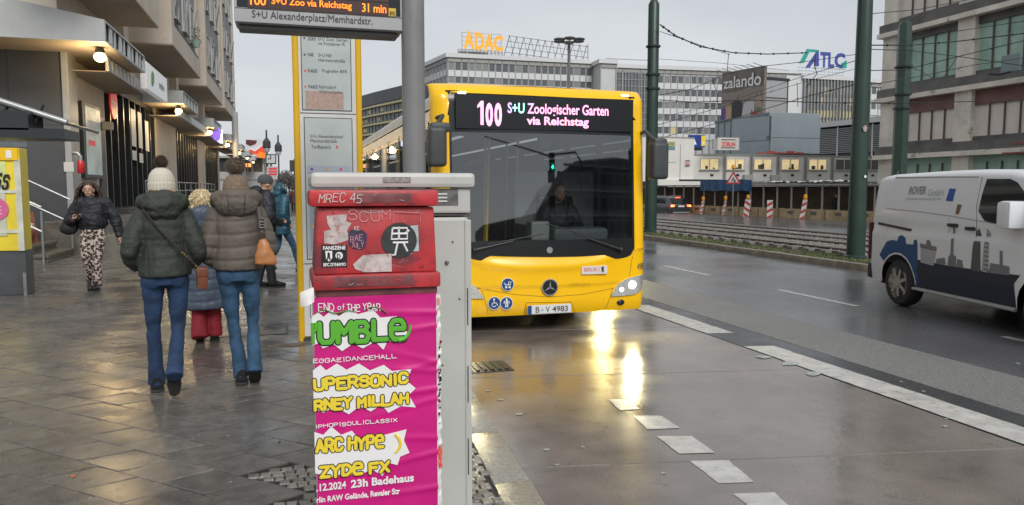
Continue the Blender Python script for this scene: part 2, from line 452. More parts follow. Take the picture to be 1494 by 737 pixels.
# painted lines
line = MB()
def quad(b, pts, z): b.add([(p[0], p[1], z) for p in pts] + [(p[0], p[1], z - .012) for p in pts], [(0, 1, 2, 3), (0, 4, 5, 1), (1, 5, 6, 2), (2, 6, 7, 3), (3, 7, 4, 0)])
road_marks = structure(bpy.data.objects.new('road_markings', None)); link(road_marks)
def mark(pts, name='painted_line', z=.0032):
    b = MB()
    # ragged long edges
    (x0, y0), (x1, y1), (x2, y2), (x3, y3) = pts
    n = max(2, int(math.hypot(x2 - x1, y2 - y1) / .09)); qq = random.Random(int(x0 * 100 + y0 * 10))
    L = [(x0 + (x3 - x0) * i / n + (qq.uniform(-.007, .007) if 0 < i < n else 0), y0 + (y3 - y0) * i / n) for i in range(n + 1)]
    Rr = [(x1 + (x2 - x1) * i / n + (qq.uniform(-.007, .007) if 0 < i < n else 0), y1 + (y2 - y1) * i / n) for i in range(n + 1)]
    vs = [(p[0], p[1], z) for p in L] + [(p[0], p[1], z) for p in Rr]
    b.add(vs, [(i, n + 1 + i, n + 2 + i, i + 1) for i in range(n)])
    return b.build(name, paint, road_marks, fix=False)
for (y0, y1) in ((-3.0, 7.08), (7.85, 10.1), (10.9, 13.1), (13.9, 16), (16.8, 19), (20, 22), (23, 25), (26, 28), (30, 32), (34, 36)):
    mark([(4.70, y0), (5.03, y0 - .06), (5.03, y1 - .06), (4.70, y1)])
for (y0, y1) in ((1.2, 3.4), (5.0, 6.72), (9.08, 10.97), (13.15, 15.1), (17.2, 19.2), (21.3, 23.3), (25.4, 27.4), (29.5, 31.5), (33.6, 35.6), (38, 40), (43, 45), (48, 50)):
    mark([(7.86, y0), (7.98, y0), (7.98, y1), (7.86, y1)])
for pts in [[(2.38,4.276),(2.612,4.228),(2.634,4.569),(2.399,4.632)],[(2.358,3.766),(2.566,3.726),(2.624,4.085),(2.38,4.141)],[(2.402,4.786),(2.646,4.748),(2.649,5.054),(2.45,5.112)],[(2.339,3.327),(2.541,3.286),(2.59,3.563),(2.352,3.613)],[(2.414,5.27),(2.579,5.26),(2.579,5.54),(2.45,5.578)]]: mark(pts)
# drain grate by the kerb
gr = thing('drain_grate', 'dark iron drain grate in the road right behind the grey cabinet', 'drain grate', (1.72, 6.95, 0))
bx('frame', mat('cast_iron', (.03, .03, .03), .4, metal=.6, bump=(50, .3)), gr, -.27, -.21, -.03, .27, .21, .006)
for i in range(7): bx('bar', MATS['cast_iron'], gr, -.23 + i * .07, -.17, .006, -.195 + i * .07, .17, .018)
# median: kerb, grass, tram track bed
median = structure(bpy.data.objects.new('median', None)); link(median)
kerb_line('k', kerbm, lambda y: 11.62, .17, -8, 120, 1.0, .14, -.1, median, 0, .015, 40)
kerb_line('k', kerbm, lambda y: 18.98, .15, -2, 120, 1.0, .14, -.1, median, 0, .015, 10)
soil = mat('wet_soil', (.055, .045, .028), .7, noise_=(3, .4), bump=(20, .6, .03))
structure(MB().box(11.63, -12, -.1, 18.8, 160, .10).build('grass_verge', soil))
ball = mat('ballast_stone', (.19, .165, .145), .5, noise_=(6, .45), rvar=(7, .3, .6))
structure(MB().box(12.95, -12, .1, 17.9, 160, .17).build('track_bed', mat('track_bed', (.13, .125, .12), .7, noise_=(14, .5), bump=(30, 1, .03))))
b = MB(); q = random.Random(11)
for i in range(15000):
    y = 8 + 50 * q.random() ** 1.4; x = q.uniform(12.95, 17.9); s = q.uniform(.022, .05); z = .17
    a = q.uniform(0, 6.3); c, s2 = math.cos(a) * s, math.sin(a) * s; h = s * q.uniform(.6, 1.1)
    b.add([(x - c, y - s2, z), (x + s2 * .8, y - c * .8, z), (x + c, y + s2, z), (x - s2 * .8, y + c * .8, z), (x + q.uniform(-.3, .3) * s, y + q.uniform(-.3, .3) * s, z + h)],
          [(0, 1, 4), (1, 2, 4), (2, 3, 4), (3, 0, 4)])
tag(b.build('ballast', ball), 'grey track ballast between the tram rails', 'gravel', kind='stuff')
steel = mat('wet_rail_steel', (.33, .32, .31), .22, metal=.9)
rust = mat('rusty_rail_side', (.07, .045, .035), .6, noise_=(10, .4))
for n_, (xr, lab) in enumerate(((13.15, 'nearest to the bus road'), (14.6, 'second from the bus road'), (16.0, 'third from the bus road'), (17.45, 'nearest to the fence'))):
    t = thing('tram_rail', 'steel tram rail, the one %s' % lab, 'tram rail', (xr, 0, .11), 0, 'tram rails in the ballast')
    MB().box(-.075, -12, 0, .075, 150, .02).box(-.02, -12, .02, .02, 150, .1).build('rail_web', rust, t)
    MB().box(-.03, -12, .1, .03, 150, .128).build('rail_head', steel, t, bevel=.008)
sl = mat('concrete_sleeper', (.2, .19, .175), .5, noise_=(6, .3), bump=(40, .3))
b = MB()
for tr in (12.75, 15.55):
    y = 8
    while y < 62: b.box(tr, y, .1, tr + 2.3, y + .24, .178); y += .65
tag(b.build('sleepers', sl), 'concrete sleepers half sunk in the tram ballast', 'sleepers', kind='stuff')
# grass blades
grassm = mat('winter_grass', (.12, .15, .045), .6, noise_=(1.3, .5))
b = MB(); q = random.Random(5)
for i in range(30000):
    y = 7.5 + 45 * q.random() ** 1.6
    x = q.uniform(11.66, 12.95) if q.random() < .62 else q.uniform(17.9, 18.8)
    if noise.noise(Vector((x * 1.5, y * .8, 0))) < -.22: continue
    h = q.uniform(.02, .055); a = q.uniform(0, 6.3); w = .012; dx, dy = math.cos(a) * w, math.sin(a) * w; lx, ly = q.uniform(-.03, .03), q.uniform(-.03, .03)
    b.add([(x - dx, y - dy, .1), (x + dx, y + dy, .1), (x + lx, y + ly, .1 + h)], [(0, 1, 2)])
tag(b.build('grass', grassm, fix=False), 'short wet winter grass beside the tram tracks', 'grass', kind='stuff')


# ------------------------------------------------------------------ measuring: the point of the plane Y (metres ahead) seen at a photo pixel
_th, _pi = R(16.26), R(4.858)
_F = Vector((math.sin(_th) * math.cos(_pi), math.cos(_th) * math.cos(_pi), -math.sin(_pi)))
_R = Vector((math.cos(_th), -math.sin(_th), 0)); _U = _R.cross(_F)
def at(u, v, Y):
    d = _F + _R * ((u - 747) / 1100) - _U * ((v - 368.5) / 1100)
    t = Y / d.y
    return Vector((d.x * t, Y, 1.72 + d.z * t))
def atd(u, v, D):   # at a distance D along the view
    d = _F + _R * ((u - 747) / 1100) - _U * ((v - 368.5) / 1100)
    return d * D + Vector((0, 0, 1.72))
# ------------------------------------------------------------------ grey switch cabinet
greyc = mat('grey_polyester', (.47, .48, .45), .45, noise_=(3, .08), bump=(180, .12, .003), grime=(9, (.2, .19, .17), .66))
greyd = mat('grey_polyester_seam', (.06, .06, .058), .7)
c = thing('switch_cabinet', 'pale grey street switch cabinet behind the red box by the kerb', 'cabinet', (.09, 3.32, .12))
bx('plinth', mat('plinth_grey', (.2, .2, .19), .6, noise_=(8, .2)), c, .02, .01, 0, .66, .38, .1, .006)
bx('body', greyc, c, .012, 0, .1, .675, .4, 1.475, .018)
bx('corner_post', greyc, c, .655, -.006, .1, .685, .02, 1.46, .006)
bx('seam', greyd, c, .01, -.004, 1.478, .678, .398, 1.486)
bx('upper_band', greyc, c, .008, -.006, 1.489, .683, .4, 1.6, .01)
bx('lid', greyc, c, -.012, -.03, 1.603, .70, .43, 1.668, .018)
bx('vent_recess', mat('dark_vent', (.12, .12, .115), .6, noise_=(30, .4)), c, .30, -.009, 1.525, .625, 0, 1.598)
for i in range(3): bx('vent_stripe', mat('vent_white', (.6, .6, .58), .5), c, .50 + i * .004, -.012, 1.54 + i * .016, .575, -.009, 1.547 + i * .016)
bx('name_plate', mat('plate_grey', (.24, .24, .23), .6, noise_=(60, .5)), c, .29, -.034, 1.625, .41, -.029, 1.65, .001)
MB().lathe([(.009, 0), (.009, -.012), (.004, -.016)], 12, (.573, 0, 1.27), 'y').build('knob', mat('dull_steel', (.3, .3, .3), .35, metal=.8), c, smooth=True)
for z0 in (.28, .62, .98): bx('hinge_slit', greyd, c, .664, -.0085, z0, .669, -.004, z0 + .17)
for i, (px_, z_) in enumerate(((.6, 1.36), (.55, .8), (.63, 1.1))): MB().lathe([(.005, 0), (.004, -.003)], 8, (px_, 0, z_), 'y').build('scratch_mark', greyd, c)
# ------------------------------------------------------------------ red box with poster
redp = mat('faded_red_plastic', (.42, .03, .035), .38, noise_=(5, .35), rvar=(4, .25, .6), grime=(6, (.17, .035, .045), .53), bump=(70, .15, .003))
redd = mat('dirty_red_plastic', (.16, .045, .05), .5, noise_=(12, .5))
YB = 2.95
t = thing('red_box', 'red plastic box with graffiti and stickers on a pedestal covered by a pink poster', 'box', (0, YB, 0))
def rp(u, v, y=0):
    p = at(u, v, YB + y); return (p.x, y, p.z)
def RX(u): return at(u, 400, YB).x
def RZ(v): return at(560, v, YB).z
def shell(name, m, x0, x1, z0, z1, y0, y1, bev): return bx(name, m, t, x0, y0, z0, x1, y1, z1, bev, smooth=True)
shell('lid', redp, RX(453), RX(639), RZ(301), RZ(277), -.03, .33, .014)
shell('lid_band', redd, RX(520), RX(600), RZ(296), RZ(282), -.0315, -.02, .003)
b = MB(); x0, x1 = RX(465), RX(634)
b.add([(x0, .0, RZ(302)), (x1, 0, RZ(302)), (x1, .3, RZ(302)), (x0, .3, RZ(302)), (RX(458), -.012, RZ(398)), (RX(637), -.012, RZ(398)), (RX(637), .31, RZ(398)), (RX(458), .31, RZ(398))],
      [(0, 1, 2, 3), (4, 5, 1, 0), (5, 6, 2, 1), (6, 7, 3, 2), (7, 4, 0, 3), (7, 6, 5, 4)])
b.build('body', redp, t, bevel=.012, smooth=True)
shell('lower_rim', redp, RX(455), RX(641), RZ(420), RZ(398), -.035, .33, .012)
shell('rim_label_field', redd, RX(485), RX(602), RZ(416), RZ(401), -.037, -.03, .003)
shell('rim_step', redd, RX(460), RX(637), RZ(430), RZ(420), -.012, .31, .003)
shell('pedestal', mat('pedestal_paper', (.55, .5, .47), .6, noise_=(8, .3)), RX(457), RX(638), .12, RZ(429), -.004, .3, .006)
pink = mat('pink_poster_paper', (.58, .008, .20), .33, noise_=(3, .12), rvar=(5, .22, .5))
# poster with creases
def crease(x, z):
    v = 0
    for k, (zc, sl_, amp) in enumerate(((.62, .15, .006), (.74, -.1, .005), (.9, .08, .007), (1.02, -.12, .005), (1.15, .1, .006), (1.24, -.05, .006), (.5, .05, .006), (.83, .2, .005), (1.3, .08, .004), (1.1, -.3, .004), (.97, .25, .004))):
        d = (z - zc - sl_ * (x - .3)) / .012
        v += amp * math.exp(-d * d) * (.15 + .85 * min(1, max(0, (x - .22) / .3)))
    return v * .8 + .0012 * noise.noise(Vector((x * 9, z * 9, 0)))
px0, px1, pz0, pz1 = RX(456), RX(636), .33, RZ(430)
b = MB().grid(lambda u, v: (px0 + (px1 - px0) * u, -.010 - crease(px0 + (px1 - px0) * u, pz0 + (pz1 - pz0) * v), pz0 + (pz1 - pz0) * v), 40, 150)
po = b.build('poster', pink, t, smooth=True)
PY = -.016
def drape(o, extra=0):
    for v in o.data.vertices: v.co.y -= crease(v.co.x, v.co.z) - .003
    return o
def PX(u): return at(u, 560, YB - .01).x
def PZ(u, v): return at(u, v, YB - .01).z
whitep = mat('poster_white', (.80, .79, .78), .35)
greenp = mat('poster_green', (.10, .42, .03), .5); yelp = mat('poster_yellow', (.82, .62, .04), .5); blackp = mat('poster_black', (.012, .01, .012), .4)
dpink = mat('poster_dark_pink', (.27, .004, .10), .35)
def pl(name, pts, m, y=PY, par=None):
    ps = [(PX(u), PZ(u, v)) for u, v in pts]
    b = MB().prism(ps, 'y', y, y + .0015)
    return b.build(name, m, par or po)
# white bursts
pl('burst', [(457, 462), (466, 455), (474, 462), (486, 452), (496, 461), (512, 450), (524, 458), (546, 452), (556, 463), (580, 461), (574, 470), (590, 473), (596, 488), (584, 499), (566, 497), (560, 510), (548, 498), (530, 508), (516, 501), (500, 512), (488, 502), (472, 508), (466, 500), (457, 504)], whitep)
pl('burst', [(457, 540), (468, 532), (476, 540), (492, 530), (506, 539), (524, 530), (540, 540), (560, 532), (572, 541), (600, 538), (594, 556), (606, 566), (596, 576), (606, 594), (584, 592), (566, 602), (556, 590), (540, 600), (524, 592), (508, 604), (488, 593), (470, 602), (457, 594)], whitep)
pl('burst', [(457, 630), (470, 634), (482, 622), (496, 634), (512, 628), (522, 640), (560, 634), (592, 626), (588, 642), (596, 660), (582, 666), (578, 678), (562, 674), (556, 694), (540, 684), (520, 694), (500, 690), (480, 696), (457, 690)], whitep)
for a_ in ([(462, 457), (474, 451), (492, 456), (510, 452), (520, 455)], [(532, 451), (550, 447), (566, 456)]):
    a2, r2 = cr([(PX(u), PY - .002, PZ(u, v)) for u, v in a_], [(.003, .0008), (.007, .001), (.009, .001), (.007, .001), (.003, .0008)][:len(a_)], 5); MB().tube(a2, r2, 8).build('swoosh', greenp, po, smooth=True, fix=True)
def hand(s, u0, v0, u1, v1, r, m, outline=None, **k):
    x0_, z0_, x1_, z1_ = PX(u0), PZ(u0, v1), PX(u1), PZ(u1, v0)
    return strokes(s, x0_, z0_, x1_ - x0_, z1_ - z0_, r, PY - .003, m, po, outline=outline, flat=.07, **k)
hand('END', 467, 442, 489, 455, .0017, whitep, jit=.1)
hand('of', 495, 443, 505, 451, .0013, whitep, jit=.1)
hand('THe YeAR', 508, 442, 556, 454, .0017, whitep, jit=.12)
ol = (blackp, .0038, .0016)
hand('UMBLe', 468, 466, 590, 500, .0095, greenp, (blackp, .005, .0018), jit=.05)
MB().tube([(PX(u), PY - .0035, PZ(u, v)) for u, v in ((458, 500), (458, 471), (462, 471), (463, 480), (459, 484))], (.007), 8).build('lettering', greenp, po, smooth=True)
MB().tube(*cr([(PX(u), PY - .003, PZ(u, v)) for u, v in ((582, 496), (592, 492), (598, 483), (600, 473))], [.009, .008, .006, .003], 4), 8).build('lettering', greenp, po, smooth=True)
hand('EGGAE|DANCEHALL', 458, 516, 578, 529, .0015, whitep, jit=.08)
hand('UPERSONIC', 459, 544, 594, 568, .0064, yelp, ol, jit=.08)
hand('RNEY MILLAH', 459, 574, 594, 598, .0062, yelp, ol, jit=.08)
hand('IPHOP|SOUL|CLASSIX', 459, 609, 578, 624, .0015, whitep, jit=.1)
hand('ARC HYPe)', 460, 633, 570, 660, .0064, yelp, ol, jit=.1)
MB().tube(*cr([(PX(u), PY - .003, PZ(u, v)) for u, v in ((575, 633), (581, 640), (582, 650), (575, 660))], [.004, .006, .006, .004], 4), 8).build('lettering', yelp, po, smooth=True)
hand('ZYDe FX', 465, 671, 565, 696, .0064, yelp, ol, jit=.12)
drape(text('.12.2024', PX(458), PZ(458, 717), PX(502) - PX(458), PZ(480, 706) - PZ(480, 717), PY - .003, whitep, po, bold=.03))
drape(text('23h Badehaus', PX(509), PZ(458, 717.5), PX(602) - PX(509), PZ(540, 706) - PZ(540, 718), PY - .003, whitep, po, bold=.035))
drape(text('rlin RAW Gelände, Revaler Str', PX(458), PZ(458, 735), PX(581) - PX(458), PZ(500, 723) - PZ(500, 733), PY - .003, whitep, po, bold=.03))
# torn white poster strip along the right edge
strip = MB(); q = random.Random(9); n = 46; L_, R_ = [], []
for i in range(n + 1):
    z = .3 + (RZ(432) - .3) * i / n
    L_.append((RX(635), -.013, z)); R_.append((RX(641.5) + q.uniform(-.004, .005), -.004 + q.uniform(-.006, .006), z))
strip.add(L_ + R_, [(i, n + 1 + i, n + 2 + i, i + 1) for i in range(n)])
st = strip.build('torn_poster_strip', mat('white_paper', (.72, .70, .68), .55, noise_=(20, .12)), t, fix=False)
redpr = mat('red_print', (.75, .06, .03), .5)
text('8!', RX(636), RZ(690), .017, RZ(655) - RZ(690), -.016, redpr, st, bold=.04)
text('IIII', RX(636), RZ(448), .014, .03, -.016, redpr, st)
for i in range(26):
    z = RZ(q.uniform(500, 625)); x = RX(q.uniform(636, 640)); bx('print_mark', blackp if i % 3 else dpink, st, x, -.0165, z, x + q.uniform(.003, .009), -.015, z + q.uniform(.004, .014))
# flap of white paper at the left
b = MB().grid(lambda u, v: (RX(437 + 20 * u), -.03 - .05 * math.sin(u * 2.5) * (1 - v), RZ(441 - 20 * v - 8 * u * (1 - v)) + .02 * u * v), 8, 4)
b.build('paper_flap', mat('white_paper'), t, smooth=True)
# graffiti and stickers on the red body
gw = mat('white_marker', (.62, .55, .53), .5); gp = mat('pink_marker', (.72, .30, .32), .5)
def body_y0(v): return -.0015 - .012 * (v - 302) / 96 - .001
def tagline(s, u0, v0, u1, v1, r, m, y=-.034, **k):
    return strokes(s, RX(u0), RZ(v1), RX(u1) - RX(u0), RZ(v0) - RZ(v1), r, y, m, t, name='graffiti', flat=.15, **k)
tagline('MREC 45', 467, 283, 528, 295, .0014, gw, jit=.12, slant=.15)
tagline('SCUM', 510, 307, 570, 322, .0013, gp, y=-.008, jit=.15)
MB().tube([rp(u, v, -.009) for u, v in ((573, 325), (575, 309), (614, 311), (613, 324))], .0013, 6).build('graffiti', gp, t)
MB().tube([rp(u, v, -.009) for u, v in ((588, 323), (590, 323))], .0018, 6).build('graffiti', gp, t)
q = random.Random(31)
for k in range(16):
    u, v = q.uniform(468, 622), q.choice((q.uniform(306, 312), q.uniform(364, 392), q.uniform(326, 392))); n = q.choice((3, 4, 6)); pts = []
    for i in range(n): pts.append(rp(min(630, max(464, u + i * q.uniform(1.5, 5) * q.choice((1, 1, -.6)))), min(394, max(305, v + q.uniform(-5, 5))), body_y0(v)))
    MB().tube(pts, q.uniform(.0005, .0011), 5).build('scribble', q.choice((gp, gp, gw, redd, blackp)), t)
for k in range(8):
    u, v = q.uniform(470, 620), q.choice((q.uniform(279, 299), q.uniform(400, 417))); MB().tube([rp(u + i * 4, v + q.uniform(-2.5, 2.5), -.0335 - .004 * (v > 390)) for i in range(3)], .0008, 5).build('scribble', q.choice((gp, redd, gw)), t)
tagline('TU TOR', 524, 404, 585, 413, .0014, redp, y=-.0385, jit=.2)
def stick(name, pts, m, y, par=t): return MB().prism([(RX(u), RZ(v)) for u, v in pts], 'y', y, y + .0012).build(name, m, par)
torn = mat('torn_sticker_paper', (.50, .43, .41), .6, noise_=(25, .35), grime=(22, (.4, .1, .1), .56))
def body_y(v): return -.0015 - .012 * (v - 302) / 96
stick('torn_sticker', [(478, 314), (508, 312), (506, 322), (514, 325), (507, 336), (512, 348), (500, 352), (489, 355), (474, 353), (474, 336), (484, 334), (479, 325)], torn, body_y(345) - .001)
stick('torn_sticker', [(515, 384), (522, 378), (530, 371), (571, 370), (571, 396), (532, 396), (518, 391)], torn, body_y(396) - .0005)
stick('torn_sticker', [(599, 330), (610, 329), (611, 367), (598, 368)], mat('pale_blue_sticker', (.40, .50, .52), .5, noise_=(40, .3)), body_y(367) - .001)
s1 = stick('sticker', [(470, 355), (507, 356), (506, 388), (469, 387)], blackp, body_y(388) - .001)
s1['label'] = 'black and white football fan sticker with a bear shield'
ys = body_y(388) - .0025
text('FANSZENE', RX(472), RZ(362.5), RX(504.5) - RX(472), RZ(357) - RZ(362.5), ys, whitep, s1, bold=.03)
text('BFC DYNAMO', RX(472), RZ(386), RX(504.5) - RX(472), RZ(381) - RZ(386), ys, whitep, s1, bold=.03)
MB().prism([(RX(u), RZ(v)) for u, v in ((475, 364), (485, 364), (485, 374), (482, 378), (480, 379), (476, 375))], 'y', ys, ys + .001).build('shield', whitep, s1)
MB().prism([(RX(u), RZ(v)) for u, v in ((478, 367), (480, 365.5), (482, 368), (481.5, 372), (483, 377), (481, 377), (480, 373.5), (478, 377), (477, 376), (478, 371))], 'y', ys - .001, ys).build('bear', blackp, s1)
MB().lathe([(.014, 0), (.014, -.001)], 14, (RX(495), ys, RZ(371)), 'y').build('crest', whitep, s1)
strokes('D', RX(492.5), RZ(375), .010, .017, .0018, ys - .002, blackp, s1, flat=.1)
s2 = stick('sticker', [(509, 338), (514, 334), (530, 335), (536, 341), (535, 356), (530, 363), (516, 362), (509, 356)], mat('purple_sticker', (.045, .03, .075), .5, noise_=(30, .4)), body_y(363) - .001)
strokes('KE', RX(518), RZ(335), .018, .014, .0009, body_y(363) - .003, gw, s2, flat=.1)
strokes('RAE', RX(512), RZ(350), .045, .02, .0009, body_y(363) - .003, gp, s2, flat=.1, jit=.2)
strokes('JULY', RX(512), RZ(360), .05, .018, .0009, body_y(363) - .003, gp, s2, flat=.1, jit=.2)
b = MB().lathe([(.069, 0), (.069, -.0015)], 28, (RX(582.5), body_y(374) - .0005, RZ(351)), 'y')
s3 = b.build('sticker', mat('black_sticker', (.03, .035, .035), .45, noise_=(20, .4)), t)
s3['label'] = 'round black sticker with a white square sign'
for pts in (((573, 333), (571, 349), (594, 349), (594, 333), (573, 333)), ((571, 341), (595, 341)), ((582, 331), (582, 350)), ((573, 354), (595, 354)), ((580, 354), (576, 372), (572, 372)), ((588, 354), (594, 367)), ((590, 342), (597, 336))):
    MB().tube([(RX(u), body_y(374) - .004, RZ(v)) for u, v in pts], .0042, 6).build('sign_stroke', whitep, s3)
# ------------------------------------------------------------------ departure display on its pole
YD = 5.72
polm = mat('pole_grey', (.20, .20, .20), .42, noise_=(4, .12), bump=(60, .1, .004))
pole = thing('display_pole', 'thick grey steel pole carrying the departure display beside the bus', 'pole', (at(604, 200, YD).x, YD, .12))
cyl('shaft', polm, pole, (0, 0, 0), (0, 0, 4.6), .086, 28)
MB().lathe([(.13, 0), (.13, .02), (.09, .03), (.09, .06)], 20).build('foot_collar', polm, pole, smooth=True)
d = thing('departure_display', 'electronic departure display board with orange rows hanging high beside the pole', 'display', (0, YD, 0))
def DX(u): return at(u, 30, YD).x
def DZ(v, u=460): return at(u, v, YD).z
dx0, dx1 = DX(342), DX(587.5)
zt, zb, zs = DZ(-95), DZ(39.5), DZ(17.5)
hous = mat('display_housing', (.42, .42, .43), .35, noise_=(3, .05))
bx('housing', hous, d, dx0, -.02, zb, dx1, .24, zt, .012, smooth=True)
bx('screen', mat('display_glass', (.012, .014, .018), .12), d, dx0 + .02, -.026, zs, dx1 - .02, -.018, zt - .03, .002)
for v in (19, 38.5): bx('trim', greyd, d, dx0 + .006, -.0235, DZ(v) - .003, dx1 - .006, -.018, DZ(v))
bx('light_bar', mat('light_bar_grey', (.13, .13, .13), .5), d, dx0 + .02, .03, zb - .035, dx1 - .03, .2, zb - .004, .012)
led = mat('orange_led', (.2, .05, .0), .5, emit=((1, .22, .01), 1.5))
ledbg = mat('led_row_field', (.035, .006, .003), .5)
rowh = DZ(3) - DZ(16)
def dz(v): return at(460, v, YD).z
for k, (a_, b_, c_) in enumerate((('100', 'S+U Zoo via Reichstag', '31 min'), ('200', 'S+U Zoo via Potsd. Platz', '30 min'), ('100', 'S+U Zoo via Reichstag', '21 min'), ('200', 'S+U Zoo via Potsd. Platz', '20 min'))):
    z = dz(14.5) + k * .098
    fieldo = bx('row_field', ledbg, d, DX(362), -.028, z - .018, DX(567), -.0255, z + .074)
    for s, u0, u1 in ((a_, 366, 389), (b_, 397, 513), (c_, 528, 563)):
        text(s, DX(u0), z, DX(u1) - DX(u0), .062, -.032, led, d, bold=.015)
text('S+U Alexanderplatz/Memhardstr.', DX(368), dz(35.5), DX(543) - DX(368), dz(21.5) - dz(35.5), -.0245, blackp, d)
lg = bx('logo_plate', mat('signal_yellow', (.62, .42, .01), .4), d, DX(566.5), -.0285, dz(18), DX(577), -.026, dz(6))
text('BVG', DX(568), dz(17), DX(575.5) - DX(568), .03, -.0305, blackp, lg, bold=.03)
cyl('bracket', polm, d, (dx1 - .02, .08, zb + .15), (at(604, 0, YD).x, .05, zb + .15), .03)
cyl('bracket', polm, d, (dx1 - .02, .08, zt - .15), (at(604, 0, YD).x, .05, zt - .15), .03)
# ------------------------------------------------------------------ timetable pylon
YS = 8.15
yel = mat('traffic_yellow', (.72, .42, .008), .32, noise_=(2, .08), grime=(10, (.4, .24, .02), .68))
s = thing('timetable_pylon', 'bus stop timetable frame with two yellow posts and white panels', 'bus stop sign', (0, YS, 0))
def SX(u): return at(u, 300, YS).x
def SZ(v): return at(480, v, YS).z
for u in (436, 526): cyl('post', yel, s, (SX(u), 0, .12), (SX(u), 0, 3.75), .033, 16)
whf = mat('white_frame', (.62, .62, .60), .4, noise_=(5, .06))
def SXZ(u0, v0, u1, v1): return SX(u0), SZ(v1), SX(u1), SZ(v0)
bx('frame', whf, s, SX(440), -.012, SZ(489), SX(522), .05, SZ(26), .004)
for v in (166, 384): bx('frame_gap', greyd, s, SX(441), -.0145, SZ(v + .6), SX(521), -.011, SZ(v - .6))
pang = mat('timetable_paper', (.47, .51, .50), .12, noise_=(2, .1), coat=.5)
rim = mat('dark_gasket', (.03, .03, .03), .5)
def panel(u0, v0, u1, v1):
    bx('gasket', rim, s, SX(u0), -.0165, SZ(v1), SX(u1), -.012, SZ(v0))
    return bx('timetable', pang, s, SX(u0) + .008, -.019, SZ(v1) + .008, SX(u1) - .008, -.016, SZ(v0) - .008)
p1 = panel(444, 46, 516, 162); p2 = panel(446, 172, 516, 378); bx('gasket', rim, s, SX(449), -.0165, SZ(462), SX(516), -.012, SZ(392)); bx('blank_panel', whf, s, SX(449) + .006, -.019, SZ(462) + .006, SX(516) - .006, -.016, SZ(392) - .006)
ink = mat('print_ink', (.06, .06, .06), .5)
def st_(txt, u0, v0, u1, v1, par=p1, m=ink, **k): text(txt, SX(u0), SZ(v1), SX(u1) - SX(u0), SZ(v0) - SZ(v1), -.0215, m, par, **k)
st_('200', 454, 56, 466, 61, bold=.01); st_('S+U Zool. Garten', 469, 55.5, 511, 60.5); st_('via Potsdamer Pl.', 469, 62, 508, 67)
st_('N8', 454, 79, 462, 84, bold=.01); st_('S+U Hbf', 469, 79, 488, 84); st_('Hermannstraße', 469, 86, 507, 91)
st_('N60', 454, 102, 467, 107.5, bold=.01); st_('Flughafen BER', 474, 102, 510, 107.5)
st_('N65', 454, 125, 467, 130.5, bold=.01); st_('Rahnsdorf', 469, 125, 494, 130); st_('Waldschänke', 469, 132, 502, 137)
for v in (58, 82, 105, 128): MB().lathe([(.011, 0), (.011, -.0015)], 10, (SX(449.5), -.0195, SZ(v)), 'y').build('line_dot', redpr if v > 90 else ink, p1)
bx('tariff_sheet', mat('pinkish_sheet', (.42, .30, .25), .3, noise_=(40, .2)), p1, SX(449), -.0208, SZ(160), SX(504), -.019, SZ(134))
st_('S+U Alexanderplatz/', 455, 197, 503, 203, p2); st_('Memhardstraße', 455, 203.5, 493, 208.5, p2); st_('Tarifbereich', 456, 212, 484, 217.5, p2); st_('A', 491, 211.5, 495.5, 217.5, p2, redpr, bold=.02)
for u0, v0, u1, v1, cc in ((450, 242, 512, 372, (.38, .42, .50)),):
    pb = bx('route_sheet', mat('route_sheet', cc, .3, noise_=(3, .1)), p2, SX(u0), -.0208, SZ(v1), SX(u1), -.019, SZ(v0))
for k in range(3):
    for j, vv in enumerate((247, 330)): MB().lathe([(.014, 0), (.014, -.0015)], 10, (SX(456 + k * 21), -.021, SZ(vv)), 'y').build('route_badge', [mat('badge_purple', (.2, .05, .3)), yel, redpr][(k + j) % 3], pb)
q = random.Random(2)
for k in range(34):
    v = 252 + k * 3.3; bx('print_row', ink, pb, SX(452), -.0215, SZ(v + .7), SX(q.uniform(470, 508)), -.0205, SZ(v))
# dark muddy foot of the pylon
bx('foot', mat('wet_foot', (.05, .045, .04), .5), s, SX(438), -.03, .12, SX(524), .06, .15)
# ------------------------------------------------------------------ city bus
busy = mat('bus_yellow', (.92, .52, .0), .28, noise_=(1.5, .04), coat=.15, rvar=(2, .18, .34))
busk = mat('bus_black', (.012, .013, .014), .25)
rubber = mat('tyre_rubber', (.02, .02, .02), .75, noise_=(20, .3))
plast = mat('dark_grey_plastic', (.045, .05, .055), .5, noise_=(5, .1))
wglass = glass('windscreen_glass', (.72, .77, .75), .12)
sglass = glass('bus_side_glass', (.25, .28, .28), .15)
chrome = mat('chrome', (.75, .76, .78), .12, metal=1)
bus = thing('city_bus', 'yellow city bus facing the camera with route 100 in lights', 'bus', (2.91, 8.5, 0))
HW = 1.345
def BX(u): return at(u, 300, 8.5).x - 2.91
def BZ(v, u=800): return at(u, v, 8.5).z
def bpz(u, v):
    p = at(u, v, 8.5); return (p.x - 2.91, p.z)
def yf(x, z):
    a = abs(x); y = .06 * (a / HW) ** 2
    c_ = .13
    if a > HW - c_:
        t_ = min(1, (a - (HW - c_)) / c_); y += c_ * (1 - math.sqrt(max(0, 1 - t_ * t_)))
    if z > 1.0: y += (z - 1.0) * .055
    if z < .4: y += (.4 - z) ** 2 * 1.2
    if z > 2.74: t_ = min(1, (z - 2.74) / .22); y += .28 * (1 - math.sqrt(max(0, 1 - t_ * t_)))
    return y
def interp(pts, x):
    if x <= pts[0][0]: return pts[0][1]
    for (a, b_), (c_, d_) in zip(pts, pts[1:]):
        if x <= c_: return b_ + (d_ - b_) * (x - a) / (c_ - a)
    return pts[-1][1]
